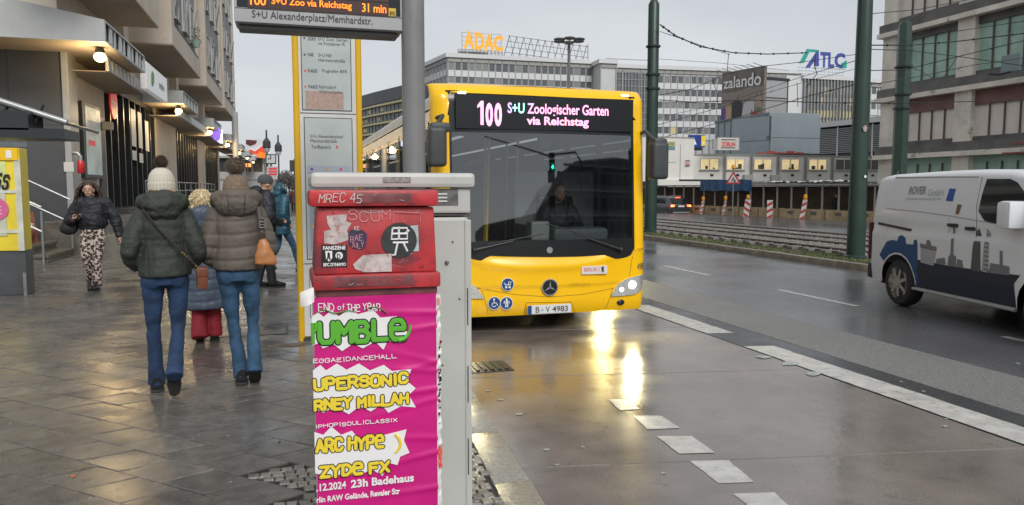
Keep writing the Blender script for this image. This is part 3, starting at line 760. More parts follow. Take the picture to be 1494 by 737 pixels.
def xsamples(x0, x1, n):
    xs = []
    for i in range(n + 1):
        s_ = i / n; xs.append(x0 + (x1 - x0) * s_)
    if abs(x1 - HW) < .02: xs = [x for x in xs if x < HW - .13] + [HW - .13 + .13 * math.sin(math.pi / 2 * k / 10) for k in range(11)] if x0 < HW - .13 else [x0 + (x1 - x0) * math.sin(math.pi / 2 * k / 10) for k in range(11)]
    if abs(x0 + HW) < .02:
        hi = [x for x in xs if x > -HW + .13]
        xs = [-HW + .13 - .13 * math.sin(math.pi / 2 * k / 10) for k in range(10, -1, -1)] + hi if x1 > -HW + .13 else [x1 - (x1 - x0) * math.sin(math.pi / 2 * k / 10) for k in range(10, -1, -1)]
    return xs
def patch(name, m, x0, x1, lo, hi, off=0, nu=24, nv=8, th=.02, par=bus, extra=None):
    xs = xsamples(x0, x1, nu); n = len(xs); vs = []
    for j in range(nv + 1):
        for x in xs:
            a, b_ = interp(lo, x), interp(hi, x); z = a + (b_ - a) * j / nv
            vs.append((x, yf(x, z) - off + (extra(x, z) if extra else 0), z))
    b = MB(); fs = [(j * n + i, j * n + i + 1, (j + 1) * n + i + 1, (j + 1) * n + i) for j in range(nv) for i in range(n - 1)]
    rimi = [i for i in range(n)] + [j * n + n - 1 for j in range(1, nv + 1)] + [nv * n + i for i in range(n - 2, -1, -1)] + [j * n for j in range(nv - 1, 0, -1)]
    k0 = len(vs); vs += [(vs[i][0] * .999, vs[i][1] + th, vs[i][2]) for i in rimi]; m_ = len(rimi)
    fs += [(rimi[i], k0 + i, k0 + (i + 1) % m_, rimi[(i + 1) % m_]) for i in range(m_)]
    b.add(vs, fs)
    return b.build(name, m, par, smooth=True)
zsk = .205
wlo = [bpz(*p) for p in ((659, 364), (672, 372), (687, 378), (702, 381), (716, 373.5), (760, 374.5), (802, 375), (845, 374.5), (883, 372.5), (900, 378.7), (912, 377), (922, 374), (929, 362))]
def sculpt(x, z):      # raised shoulders over the headlights and a shallow shelf
    d_ = z - (.78 + .22 * min(1, (abs(x) / 1.1) ** 3))
    return -.018 * math.exp(-(d_ / .05) ** 2) + (.012 if z < .55 else 0) + .02 * math.exp(-((z - .93 - .0 * x) / .06) ** 2) * (1 - min(1, abs(x) / .9) ** 4)
patch('front_panel', busy, -HW, HW, [(-HW, zsk), (HW, zsk)], [(-HW, .98)] + wlo + [(HW, .99)], 0, 60, 34, .03, extra=sculpt)
xl, xr = BX(659), BX(929)
zg = BZ(193)
patch('pillar', busy, -HW, xl, [(-HW, .98), (xl, .98)], [(-HW, 2.56), (xl, 2.56)], 0, 10, 16)
patch('pillar', busy, xr, HW, [(xr, .93), (HW, .98)], [(xr, 2.56), (HW, 2.56)], 0, 10, 16)
# door glass wrapping the corner on the kerb side
patch('top_cap', busy, -HW, HW, [(-HW, 2.56), (xl, 2.56), (xl + .02, 2.825), (xr - .02, 2.80), (xr, 2.56), (HW, 2.56)], [(-HW, 2.945), (-.9, 2.955), (HW, 2.93)], 0, 60, 12)
patch('display_panel', busk, xl, xr, [(xl, zg + .01), (xr, zg + .01)], [(xl + .02, 2.84), (xr - .02, 2.815)], -.012, 30, 10)
patch('windscreen', wglass, xl, xr, [(xl, BZ(352)), (xr, BZ(352))], [(xl, zg), (xr, zg)], -.010, 40, 20, .004)
patch('windscreen_seal', busk, xl, xr, [(xl, zg - .01), (xr, zg - .01)], [(xl, zg + .02), (xr, zg + .02)], -.006, 30, 1, .01)
patch('scuttle', busk, xl, xr, wlo, [(xl, BZ(351)), (xr, BZ(351))], -.006, 50, 4, .02)
for sx in (xl, xr - .03): patch('windscreen_edge', busk, sx, sx + .03, [(-2, BZ(352)), (2, BZ(352))], [(-2, zg), (2, zg)], -.007, 3, 8, .01)
# seams of the front flaps
seam = mat('panel_gap', (.10, .05, .005), .6)
def sline(pts, r=.004, m=seam, name='panel_seam', off=.0, n=14):
    P_ = [bpz(*p) for p in pts]; out_ = []
    for (a, b_), (c_, d_) in zip(P_, P_[1:]):
        for i in range(n): out_.append((a + (c_ - a) * i / n, b_ + (d_ - b_) * i / n))
    out_.append(P_[-1])
    return MB().tube([(x, yf(x, z) + sculpt(x, z) - off, z) for x, z in out_], r, 5).build(name, m, bus)
sline([(686, 417), (703, 422), (750, 430), (802, 433.6), (850, 430), (898, 421)], .003)
sline([(703, 422), (707, 434), (714, 459)], .003); sline([(896, 421), (892, 434), (884, 459)], .003)
sline([(925, 374), (920, 404)], .003); sline([(934, 366), (944, 362)], .003)
sline([(766, 459), (768, 442), (834, 441), (842, 459)], .0035)
# headlights
refl = mat('headlamp_reflector', (.72, .74, .72), .22, metal=.7, noise_=(40, .25), bump=(60, .5))
lampm = mat('headlamp_glow', (1, 1, 1), .3, emit=((1, .93, .68), 6))
for sgn in (1, -1):
    def q_(u, v):
        x, z = bpz(u, v); return (x, z)
    L0 = [q_(*p) for p in ((893, 433), (910, 432), (928, 430), (938, 425), (943, 414))]
    H0 = [q_(*p) for p in ((893, 431), (902, 416), (912, 409), (922, 405), (943, 401))]
    cx0, cx1 = L0[0][0], min(L0[-1][0], HW - .02)
    if sgn < 0:
        L0 = [q_(*p) for p in ((642, 418), (650, 430), (670, 434), (690, 436), (706, 436))]; H0 = [q_(*p) for p in ((642, 404), (665, 408), (684, 412), (697, 421), (706, 434))]; cx0, cx1 = max(L0[0][0], -HW + .02), L0[-1][0]
    hl = patch('headlight', refl, cx0, cx1, L0, H0, .012, 20, 8, .03)
    xg, zg_ = q_(924, 416); xg *= sgn
    MB().ball((xg, yf(xg, zg_) - .012, zg_), (.052, .02, .05), 16, 10).build('lamp', lampm, hl, smooth=True)
    xg2, zg2 = q_(908, 423); xg2 *= sgn
    MB().ball((xg2, yf(xg2, zg2) - .01, zg2), (.035, .012, .032), 14, 8).build('lamp', mat('lamp_dim', (.9, .9, .85), .15, metal=.5, emit=((1, .98, .85), .9)), hl, smooth=True)
    xf, zf = q_(908, 442); xf *= sgn
    MB().ball((xf, yf(xf, zf) + .012, zf), (.055, .02, .038), 18, 8).build('fog_lamp', busk, bus, smooth=True)
    sp = bpy.data.objects.new('headlight_beam', bpy.data.lights.new('headlight_beam', 'SPOT')); link(sp, bus)
    sp.location = (xg, yf(xg, zg_) - .05, zg_); sp.data.energy = 40; sp.data.color = (1, .88, .5); sp.data.spot_size = R(110); sp.data.spot_blend = 1; sp.data.shadow_soft_size = .06
    sp.rotation_euler = (R(76), 0, R(180 + (0)))
    xt = BX(679) if sgn < 0 else BX(919)
    zt_ = BZ(133, 679) if sgn < 0 else BZ(137, 919)
    bx('roof_marker_lamp', mat('marker_glow', (1, 1, 1), .3, emit=((1, 1, 1), 3.5)), bus, xt - .045, yf(xt, zt_) - .014, zt_ - .014, xt + .045, yf(xt, zt_) + .05, zt_ + .014, .006)
# destination display
def rainbow():
    m = bpy.data.materials.new('led_rainbow'); m.use_nodes = True; t_ = m.node_tree; b_ = t_.nodes['Principled BSDF']; n_ = t_.nodes.new
    co, no, hs = n_('ShaderNodeTexCoord'), n_('ShaderNodeTexNoise'), n_('ShaderNodeCombineColor')
    ma = n_('ShaderNodeMath'); ma.operation = 'MULTIPLY'; ma.inputs[1].default_value = 2.6
    hs.mode = 'HSV'; hs.inputs[1].default_value = .6; hs.inputs[2].default_value = 1
    no.inputs['Scale'].default_value = 3.2; no.inputs['Detail'].default_value = 0
    t_.links.new(co.outputs['Object'], no.inputs['Vector']); t_.links.new(no.outputs['Fac'], ma.inputs[0]); t_.links.new(ma.outputs[0], hs.inputs[0])
    t_.links.new(hs.outputs[0], b_.inputs['Emission Color']); b_.inputs['Emission Strength'].default_value = 1.25; b_.inputs['Base Color'].default_value = (.1, .1, .1, 1)
    return m
rb = rainbow()
disp = bx('destination_display', busk, bus, BX(668), .078, zg + .03, BX(926), .2, BZ(140), 0)
def dt(s_, u0, v0, u1, v1, bold=.02):
    (x0, z0), (x1, z1) = bpz(u0, v1), bpz(u1, v1)
    zt2 = at((u0 + u1) / 2, v0, 8.5).z; zb2 = at((u0 + u1) / 2, v1, 8.5).z
    text(s_, x0, zb2, x1 - x0, zt2 - zb2, .066, rb, disp, name='led_text', bold=bold)
MB().prism([(BX(699), BZ(156)), (BX(704), BZ(149.5)), (BX(708), BZ(149.5)), (BX(708), BZ(184)), (BX(703.5), BZ(184)), (BX(703.5), BZ(157)), (BX(699), BZ(160))], 'y', .064, .066).build('led_text', rb, disp); dt('0', 710.5, 149, 721.5, 184, .045); dt('0', 723.5, 149, 734.5, 184, .045)
dt('S+U Zoologischer Garten', 743, 151, 891, 171, .02); dt('via Reichstag', 771, 170, 862, 186, .03)
bx('display_backing', busk, bus, xl - .03, .17, zg + .02, xr + .03, .24, 2.85)
# badges
def disc(name, m, u, v, r, par=bus, off=.006, n=24):
    x, z = bpz(u, v); y = yf(x, z) + sculpt(x, z) - off
    return MB().lathe([(r, .008), (r, 0)], n, (x, y, z), 'y').build(name, m, par), (x, y, z)
st_o, c3 = disc('star_badge', chrome, 802, 419, .103, off=.024)
MB().lathe([(.09, 0), (.09, -.003)], 24, c3, 'y').build('badge_field', busk, st_o)
for a in (90, 210, 330):
    ca, sa = math.cos(R(a)), math.sin(R(a)); w_ = .013
    MB().prism([(c3[0] - sa * w_, c3[2] + ca * w_), (c3[0] + ca * .088, c3[2] + sa * .088), (c3[0] + sa * w_, c3[2] - ca * w_)], 'y', c3[1] - .008, c3[1] - .003).build('star_ray', chrome, st_o)
blues = mat('sign_blue', (.008, .06, .20), .35)
for k, (u, v) in enumerate(((740.6, 415), (721.7, 442.7), (739.4, 442.7))):
    pc, c3 = disc('pictogram', whitep, u, v, .078, off=.012)
    pc['label'] = ('round blue pram symbol', 'round blue wheelchair symbol', 'round blue walking person symbol')[k]
    MB().lathe([(.072, 0), (.072, -.002)], 22, c3, 'y').build('sign_field', blues, pc)
    def W_(pts, r): MB().tube([(c3[0] + a * .01, c3[1] - .004, c3[2] + b_ * .01) for a, b_ in pts], r, 6).build('symbol', whitep, pc)
    def Dd(a, b_, r): MB().lathe([(r, 0), (r, -.003)], 12, (c3[0] + a * .01, c3[1] - .002, c3[2] + b_ * .01), 'y').build('symbol', whitep, pc)
    if k == 0: W_([(-4.5, 2), (-3, -.5), (3, -.5), (4, 3), (1, 3), (1, .5)], .006); Dd(-2, -3.3, .014); Dd(2.2, -3.3, .014)
    elif k == 1: Dd(-.5, 4.6, .011); W_([(-.5, 3.4), (-.3, .3), (2.5, .1), (4, -3)], .006); W_([(-1, .8), (-3, -.8), (-2.6, -3.4), (0, -4.4), (2, -3)], .005)
    else: Dd(0, 4.8, .012); W_([(0, 3.3), (0, 0)], .015); W_([(-1, .5), (-1.2, -4.8)], .008); W_([(1, .5), (1.2, -4.8)], .008); W_([(-2.6, 3), (-3.2, -.3)], .006); W_([(2.6, 3), (3.2, -.3)], .006)
x0, z0 = bpz(768.5, 457.8); x1, z1 = bpz(832, 444)
pz0_, pz1_ = at(800, 457.3, 8.5).z, at(800, 444, 8.5).z
plate = bx('licence_plate', mat('plate_white', (.66, .67, .66), .4), bus, x0, -.035, pz0_, x1, -.02, pz1_, .004)
bx('plate_rim', busk, plate, x0 + .002, -.0355, pz0_ + .004, x1 - .002, -.034, pz0_ + .008)
bx('euro_band', blues, plate, x0 + .003, -.0375, pz0_ + .003, x0 + .05, -.0345, pz1_ - .003)
hh = pz1_ - pz0_
text('B', x0 + .10, pz0_ + .02, .05, hh - .04, -.0365, ink, plate, bold=.01)
MB().lathe([(.014, 0), (.014, -.002)], 12, (x0 + .185, -.0355, pz0_ + hh * .45), 'y').build('seal', mat('seal_grey', (.35, .36, .4)), plate)
text('V', x0 + .225, pz0_ + .02, .055, hh - .04, -.0365, ink, plate, bold=.01)
text('4983', x0 + .31, pz0_ + .02, .2, hh - .04, -.0365, ink, plate, bold=.02)
(x0, z0), (x1, z1) = bpz(848, 400.5), bpz(885.5, 387.5)
yb_ = yf(x1, z1) - .034
bl = bx('berlin_sticker', mat('sticker_white', (.66, .62, .6), .4), bus, x0, yb_, z0, x1, yb_ + .03, z1, .002)
text('BERLIN', x0 + .03, z0 + .035, .17, .045, yb_ - .002, redpr, bl)
bx('divider', redpr, bl, x0 + .225, yb_ - .002, z0 + .015, x0 + .229, yb_, z1 - .015)
MB().prism([(x0 + .25 + a * .01, z0 + .02 + b_ * .01) for a, b_ in ((1, 0), (2, 0), (2.4, 3), (3, 0), (4, 0), (3.6, 4), (4, 6), (3.4, 7.2), (2, 7), (1, 5.6), (0, 5.8), (.4, 4.8), (1.6, 4.6), (.4, 3.6), (1.4, 3.6))], 'y', yb_ - .003, yb_).build('bear', blackp, bl)
(x0, z0) = bpz(830, 416.5); text('CITARO hybrid', x0, z0, .26, .026, yf(x0, z0) - .026, mat('badge_dark', (.2, .12, .02), .3), bus, name='model_lettering')
(x0, z0) = bpz(932, 394.5)
nm = text('4983', 0, 0, .17, .085, 0, ink, bus, name='fleet_number')
for v in nm.data.vertices: v.co = (x0 + v.co.x * .8, yf(min(HW, x0 + v.co.x * .8), z0) - .006, z0 + v.co.z)
disc('round_lamp', chrome, 802, 365, .038, off=.012)
# wipers
def wiper(u0, v0, u1, v1, lab):
    w = MB(); a, b_ = bpz(u0, v0), bpz(u1, v1)
    pa, pb_ = (a[0], yf(*a) - .03, a[1]), (b_[0], yf(*b_) - .02, b_[1])
    wo = w.tube([pa, pb_], [.016, .009], 6).build('wiper', mat('wiper_black', (.02, .022, .024), .45), bus)
    mid = Vector(pb_); dr = (mid - Vector(pa)).normalized()
    MB().tube([mid - dr * .32 + Vector((0, 0, .03)), mid + dr * .38 + Vector((0, 0, .004))], .008, 5).build('blade', MATS['wiper_black'], wo)
    MB().ball(pa, .03, 10, 6).build('pivot', MATS['wiper_black'], wo, smooth=True)
wiper(906, 364, 838, 341, ''); wiper(692, 365, 748, 352, '')
# roof and sides
LBUS = 11.9
def roofp(u, v):
    y = .25 + (LBUS - .25) * v; a = (u - .5) * 2; x = HW * (1 - (1 - abs(a)) ** 1.0) * (1 if a > 0 else -1) if False else HW * math.sin(a * math.pi / 2)
    z = 2.64 + .30 * (max(0, math.cos(a * math.pi / 2))) ** .42
    if y < .5: z -= .0
    return (x, y, z)
MB().grid(roofp, 28, 8).build('roof', mat('bus_roof', (.62, .60, .52), .3, noise_=(2, .1)), bus, smooth=True)
bx('roof_unit', mat('roof_unit_white', (.6, .6, .58), .4), bus, -.85, 5.2, 2.8, .85, 7.8, 3.05, .12, smooth=True)
bx('roof_unit', busy, bus, -.9, 9.3, 2.8, .9, 11.4, 3.02, .12, smooth=True)
for sx in (-1, 1):
    x = sx * HW
    def sb(name, m, y0, z0, y1, z1, d0=0, d1=.04, par=bus, bev=0): return bx(name, m, par, min(x - sx * d0, x - sx * d1), y0, z0, max(x - sx * d0, x - sx * d1), y1, z1, bev)
    sb('side_panel', busy, .28, .315, LBUS, .98)
    sb('roof_edge', mat('bus_roof'), .28, 2.48, LBUS, 2.62)  # pale colour stands in for sky reflected along the yellow side's top band
    sb('sill_trim', busk, .28, .965, LBUS, 1.0, -.003)
    ys_ = [.36, 1.6, 2.9, 4.2, 5.4, 6.7, 8.0, 9.3, 10.5, LBUS - .1]
    for i in range(len(ys_) - 1):
        door = sx < 0 and i in (0, 4)
        w_ = sb('door' if door else 'side_window', sglass, ys_[i] + .04, 1.0 if not door else .3, ys_[i + 1] - .04, 2.48, .006, .012)
        fr = w_
        sb('window_frame', busk, ys_[i] + .02, 2.42, ys_[i + 1] - .02, 2.48, .001, .02, fr); 
        if i % 2 == 0: sb('window_bar', mat('frame_grey', (.35, .35, .34), .4), ys_[i] + .06, 2.12, ys_[i + 1] - .06, 2.15, .0, .02, fr)
    for yy_ in ys_: sb('window_post', plast, yy_ - .045, .98, yy_ + .045, 2.5, .0, .05)
# rear wall
bx('rear_wall', busy, bus, -HW + .03, LBUS - .04, .3, HW - .03, LBUS, 2.6, .02)
bx('underbody', mat('underbody_black', (.012, .012, .012), .8), bus, -HW + .08, .6, .32, HW - .08, LBUS - .1, .34)
# interior
intm = mat('bus_interior', (.22, .23, .235), .6); seatm = mat('bus_seat_fabric', (.16, .02, .03), .8, noise_=(30, .5)); ypole = mat('yellow_handrail', (.85, .55, .02), .35)
bx('floor_deck', mat('bus_floor', (.07, .07, .07), .6), bus, -HW + .08, .35, .345, HW - .08, LBUS - .1, .37)
bx('ceiling', mat('bus_ceiling', (.22, .22, .22), .6), bus, -HW + .1, .5, 2.46, HW - .1, LBUS - .1, 2.5)
bx('dashboard', mat('dashboard_grey', (.14, .155, .165), .55), bus, -HW + .12, .28, .5, HW - .12, .75, 1.06, .05)
bx('instrument_hood', mat('dashboard_grey'), bus, .25, .45, 1.06, 1.0, .8, 1.22, .06, smooth=True)
bx('cab_partition', intm, bus, .05, 1.5, .4, HW - .12, 1.55, 1.95, .02)
bx('cab_door', mat('cab_panel', (.16, .17, .17), .5), bus, .02, .7, .4, .07, 1.5, 1.25, .02)
for (x_, y_) in ((-.35, 1.6), (-.22, 2.2), (.12, 1.7), (-.9, 3.0), (.5, 3.6), (-.5, 4.6)):
    cyl('handrail', ypole, bus, (x_, y_, .37), (x_ + (.03 if x_ > -.3 else .06), y_, 2.46), .02, 10)
MB().tube([(-.22, 2.2, 2.15), (-.5, 2.0, 2.05), (-.35, 1.6, 2.2)], .018, 8).build('handrail', ypole, bus)
for i in range(6):
    for x_ in (-.95, -.5, .5, .95):
        so = bx('seat', seatm, bus, x_ - .2, 3.4 + i * 1.2, .75, x_ + .2, 3.85 + i * 1.2, .86, .03)
        bx('seat_back', seatm, so, x_ - .2, 3.82 + i * 1.2, .86, x_ + .2, 3.9 + i * 1.2, 1.5, .03)
for x_ in (-.6, .6): bx('ceiling_light', mat('ceiling_glow', (.8, .8, .8), .4, emit=((.95, 1, .95), .22)), bus, x_ - .04, 2.0, 2.44, x_ + .04, 10, 2.455)
bx('visor_camera', busk, bus, BX(795), .2, zg - .17, BX(812), .32, zg - .03, .02)
MB().lathe([(.21, 0), (.235, .01), (.21, .02)], 20, (.58, .86, 1.08)).build('steering_wheel', busk, bus)
bx('ticket_printer', mat('printer_pale', (.35, .36, .36), .5), bus, .0, .6, 1.06, .25, .85, 1.3, .03)
# wheels
for (x_, y_) in ((-1.12, 2.72), (1.12, 2.72), (-1.1, 8.6), (1.1, 8.6)):
    w_ = MB().lathe([(.30, -.14), (.46, -.14), (.485, -.1), (.485, .1), (.46, .14), (.30, .14)], 28, (x_, y_, .485), 'x').build('wheel', rubber, bus, smooth=True)
    MB().lathe([(.29, -.12), (.29, .12)], 20, (x_, y_, .485), 'x').build('rim', plast, w_)
# mirrors
def mirror(sx, pts, lab):
    (x0, z1), (x1, z0) = bpz(*pts[0]), bpz(*pts[1])
    mo = bx('mirror', plast, bus, x0, -.20, z0, x1, .0, z1, .055, smooth=True, seg=4); mo['label'] = lab
    bx('mirror_head', plast, mo, x0 + .03, -.17, z1 - .06, x1 + (.05 if sx < 0 else -.01), .03, z1 + .05, .04, smooth=True)
    bx('mirror_glass', chrome, mo, x0 + .03, -.002, z0 + .04, x1 - .03, .004, z1 - .04)
    MB().tube([((x0 + x1) / 2, -.05, z1 + .0), ((x0 + x1) / 2 - sx * .1, .05, z1 + .14), (sx * (HW - .05), .22, z1 + .12)], .025, 8).build('mirror_arm', plast, mo, smooth=True)
mirror(-1, ((621, 186), (648, 244)), 'large dark mirror on the kerb side')
mirror(1, ((943, 208), (965.5, 262)), 'dark mirror on the road side')
# ------------------------------------------------------------------ long apartment block on the left
beige = mat('beige_render', (.58, .51, .42), .7, noise_=(.9, .1), grime=(1.3, (.45, .39, .32), .64), bump=(60, .15, .01))
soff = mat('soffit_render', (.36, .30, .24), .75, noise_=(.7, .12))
dkw = mat('anthracite_panel', (.058, .061, .066), .45, noise_=(1.2, .12))
dkf = mat('shopfront_metal', (.022, .027, .03), .35)
shopg = glass('shop_glass', (.10, .13, .14), .12)
stonep = mat('grey_stone_cladding', (.24, .23, .23), .6, noise_=(1.1, .3), grime=(2.4, (.10, .095, .095), .56))
alum = mat('brushed_aluminium', (.36, .37, .36), .35, metal=.4, noise_=(3, .1))
lampg = mat('globe_lamp_glow', (1, .9, .6), .3, emit=((1, .80, .42), 2.6))
FX = -5.55
ab = thing('apartment_building', 'long beige apartment block with bay fronts above dark shop windows', 'building', (0, 0, 0))
bx('upper_wall', beige, ab, -14, 21.9, 5.62, FX - .02, 64.5, 30)
bx('ground_floor_core', mat('shop_interior', (.03, .028, .026), .8), ab, -14, 22.3, .1, FX - 1.6, 64.5, 5.62)
bx('end_wall', dkw, ab, -14, 21.45, .1, -5.42, 22.1, 5.6)
bx('end_wall_pilaster', alum, ab, -5.42, 21.40, .1, -5.27, 22.2, 5.58, .01)
for i, x in enumerate((-6.6, -7.9, -9.2)): bx('wall_joint', greyd, ab, x, 21.442, .1, x + .012, 21.452, 5.6)
bx('wall_upper_joint', greyd, ab, -14, 21.442, 3.3, -5.43, 21.452, 3.312)
shops = ((26.0, 35.2), (41.0, 50.2), (54.2, 63.4))
piers = ((22.2, 26.0), (35.2, 41.0), (50.2, 54.2), (63.4, 64.5))
for a, b_ in piers: bx('pier', beige, ab, -6.3, a, .1, FX + .1, b_, 5.6)
for a, b_ in shops:
    sf = bx('shopfront_sill', dkf, ab, FX - .2, a, .1, FX + .02, b_, 1.1)
    bx('shopfront_head', dkf, ab, FX - .2, a, 4.9, FX + .02, b_, 5.6)
    n = 9; w_ = (b_ - a) / n
    for i in range(n):
        g_ = bx('shop_window', shopg, ab, FX - .13, a + i * w_ + .05, 1.1, FX - .12, a + (i + 1) * w_ - .05, 4.9)
        bx('mullion', dkf, ab, FX - .2, a + i * w_ - .06, 1.1, FX + .05, a + i * w_ + .06, 4.9)
        bx('curtain', mat('shop_curtain', ((.05, .065, .07)), .8), g_, FX - .4, a + i * w_ + .2, 1.1, FX - .38, a + (i + 1) * w_ - .15, 4.8)
    bx('mullion', dkf, ab, FX - .2, b_ - .06, 1.1, FX + .05, b_, 4.9)
for y, z0, z1 in ((30.6, 3.25, 4.6), (31.9, 3.25, 4.6), (33.3, 3.2, 4.4), (30.6, 2.75, 3.1), (31.9, 2.7, 3.05)):
    bx('window_poster', mat('poster_pale', (.6, .62, .62), .5, noise_=(2, .15)), ab, FX + .06, y - .4, z0, FX + .07, y + .35, z1)
# canopies with slatted fascias, lamps and the low band between
cym = mat('canopy_fascia', (.44, .45, .44), .4, noise_=(1.5, .1))
slatm = mat('canopy_slat', (.58, .60, .59), .4)
YC = (19.7, 32.9, 45.2, 57.8, 70.4, 83, 96)
for k, y0 in enumerate(YC):
    nm = ('nearest', 'second', 'third', 'fourth', 'fifth', 'sixth', 'seventh')[k]
    L = 5.0
    cp_ = thing('entrance_canopy', '%s flat metal canopy with slatted side over the shop entrances' % nm, 'canopy', (FX, y0, 5.1), 0, 'entrance canopies along the shops')
    ob = MB(); x0 = -.02 if k else -7
    if k == 0: ob.prism([(-7, 0), (1.5, 0), (1.5, .5), (0, .78), (-7, 1.9)], 'y', 0, .12).build('fascia', cym, cp_)
    else: ob.prism([(-.02, 0), (1.5, 0), (1.5, .5), (-.02, .52)], 'y', 0, .12).build('fascia', cym, cp_)
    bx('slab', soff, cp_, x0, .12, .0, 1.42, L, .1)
    bx('top', cym, cp_, x0, .12, .42, 1.42, L, .5)
    bx('side_rail', alum, cp_, 1.42, .12, .0, 1.5, L, .05); bx('side_rail', alum, cp_, 1.42, .12, .46, 1.5, L, .5)
    n = 10
    for i in range(n):
        y = .12 + (L - .16) * i / (n - 1); bx('slat', slatm, cp_, 1.44, y, .05, 1.47, y + (.30 if i % 2 else .12), .46)
    bx('back_plate', mat('slat_backing', (.09, .09, .085), .6), cp_, 1.40, .14, .05, 1.42, L, .46)
    MB().tube([(-.0, L - .1, .12), (1.4, L - .1, .12)], .03, 6).build('drain_pipe', alum, cp_)
    lt = thing('globe_lamp', '%s glowing globe lamp under the canopies by the shops' % nm, 'lamp', (FX + 1.22, y0 + .75, 4.86), 0, 'globe lamps along the shops')
    MB().ball((0, 0, 0), (.14, .14, .115), 20, 14).build('globe', lampg, lt, smooth=True)
    MB().lathe([(.09, .10), (.11, .14), (.07, .25)], 16).build('cap', dkf, lt)
    if k < 5:
        pl_ = bpy.data.objects.new('globe_light', bpy.data.lights.new('globe_light', 'POINT')); link(pl_, lt)
        pl_.location = (0, -.05, -.25); pl_.data.energy = 85; pl_.data.color = (1, .70, .34); pl_.data.shadow_soft_size = .2
    if k < 6:
        lb = thing('low_fascia', '%s low slatted band under the canopy line' % nm, 'fascia', (FX + 1.1, y0 + (1.2 if k else 2.1), 4.72), 0, 'low slatted bands')
        bx('backing', cym, lb, -.05, 0, 0, 0, 11.4 if k else 5, .36)
        bx('lower_rail', alum, lb, 0, 0, 0, .03, 11.4 if k else 5, .04)
        for i in range(24 if k else 11): bx('slat', slatm, lb, 0, i * .47, .05, .02, i * .47 + .25, .34)
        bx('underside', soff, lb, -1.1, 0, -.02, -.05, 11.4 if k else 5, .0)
# white sign, red round sign, violet sign
sg = thing('shop_sign', 'white shop sign box with a green leaf above the dark windows', 'sign', (-4.2, 25.45, 4.74))
bx('sign_box', mat('sign_lit_white', (.7, .72, .74), .4, emit=((1, 1, 1), .12)), sg, -.12, 0, 0, .06, 4.0, .84, .02)
MB().prism([(.75, .25), (1.0, .2), (1.25, .35), (1.3, .6), (1.05, .7), (.8, .55)], 'x', .06, .075).build('leaf', mat('leaf_green', (.16, .35, .08), .5), sg)
text('mediteo', .95 + 1.3, .3, 1.1, .26, .064, mat('sign_grey', (.12, .13, .15), .5), sg, axis='+x', bold=.02)
rs = thing('round_sign', 'round red sign with white letters on the first shop window', 'sign', (FX + .12, 27.05, 4.43))
MB().lathe([(.50, 0), (.50, .05)], 28, (0, 0, 0), 'x').build('disc', mat('sign_red', (.62, .03, .05), .4, emit=((1, .05, .07), .15)), rs)
text('mxi', -.34, -.17, .68, .34, .055, whitep, rs, axis='+x', bold=.02)
vs_ = thing('violet_sign', 'small lit violet and white shop sign beyond the third canopy', 'sign', (-4.2, 48.8, 4.9))
MB().ball((0, 0, .1), (.2, .8, .45), 12, 8).build('violet_emblem', mat('violet_glow', (.12, .05, .35), .5, emit=((.3, .15, .9), .8)), vs_)
bx('lit_panel', mat('violet_white_panel', (.8, .8, .9), .5, emit=((.85, .85, 1), 1.0)), vs_, -.1, 1.0, -.3, .05, 3.4, .55)
# bays
def bay(y0, y1, lab):
    z0 = 6.95
    b = thing('bay_front', lab, 'bay', (FX, y0, z0), 0, 'projecting bays of the apartment block')
    L = y1 - y0; D = 1.5; H = 22
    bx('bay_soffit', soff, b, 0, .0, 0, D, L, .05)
    fr = .75
    bx('bay_end', beige, b, 0, 0, .05, D, .35, H)
    bx('bay_end', beige, b, 0, L - .35, .05, D, L, H)
    bx('bay_apron', beige, b, D - .35, .35, .05, D, L - .35, .85)
    bx('bay_core', beige, b, 0, .35, .05, D - .35, L - .35, H)
    for yy in (.35, L - .35 - .3): bx('bay_pilaster', beige, b, D - .35, yy, .85, D - .001, yy + .3, H)
    pn = bx('stone_panel', stonep, b, D - .35, .65, .85, D - .12, L - .65, H)
    bx('sill_shadow_gap', greyd, b, D - .12, .65, .85, D + .015, L - .65, .9)
    nc = 3 if L > 8 else 2; pw = (L - 1.3) / nc
    for c_ in range(nc):
        for r in range(7):
            zc = 1.35 + r * 2.9; yc = .65 + pw * (c_ + .5)
            wo = bx('window', mat('apartment_glass', (.045, .055, .065), .12), b, D - .12, yc - .55, zc, D - .09, yc + .55, zc + 1.5)
            for (a0, a1, c0, c1) in ((-.62, -.55, 0, 1.5), (.55, .62, 0, 1.5), (-.62, .62, -.07, 0), (-.62, .62, 1.5, 1.57)): bx('window_frame', mat('window_white', (.5, .49, .46), .5), wo, D - .12, yc + a0, zc + c0, D - .05, yc + a1, zc + c1)
            if r < 6: bx('curtain', mat('net_curtain', (.42, .41, .39), .7), wo, D - .10, yc - .5, zc + .05, D - .085, yc - .5 + rnd.choice((.35, .5, .9, .3)), zc + 1.45)
            if rnd.random() < .75:       # a tilted sash
                MB().prism([(D - .08, zc + .02), (D - .06, zc + .02), (D + .17, zc + 1.42), (D + .15, zc + 1.42)], 'y', yc - .5, yc + .02).build('tilted_sash', MATS['window_white'] if rnd.random() < .4 else dkf, wo)
            bx('window_ledge', MATS['window_white'], wo, D - .12, yc - .66, zc - .12, D + .03, yc + .66, zc - .08)
    return b
bay(17.6, 27.5, 'nearest beige bay with stone panel overhanging the first canopy')
B2 = bay(30.5, 39.4, 'second beige bay with a plant basket hanging at its window')
bay(42.1, 51.6, 'third beige bay with grey stone panel')
bay(53.1, 63.4, 'last beige bay at the far end of the apartment block')
pb = thing('plant_basket', 'plant basket hanging below a window of the second bay', 'plant', (FX + 1.62, 36.9, 8.35))
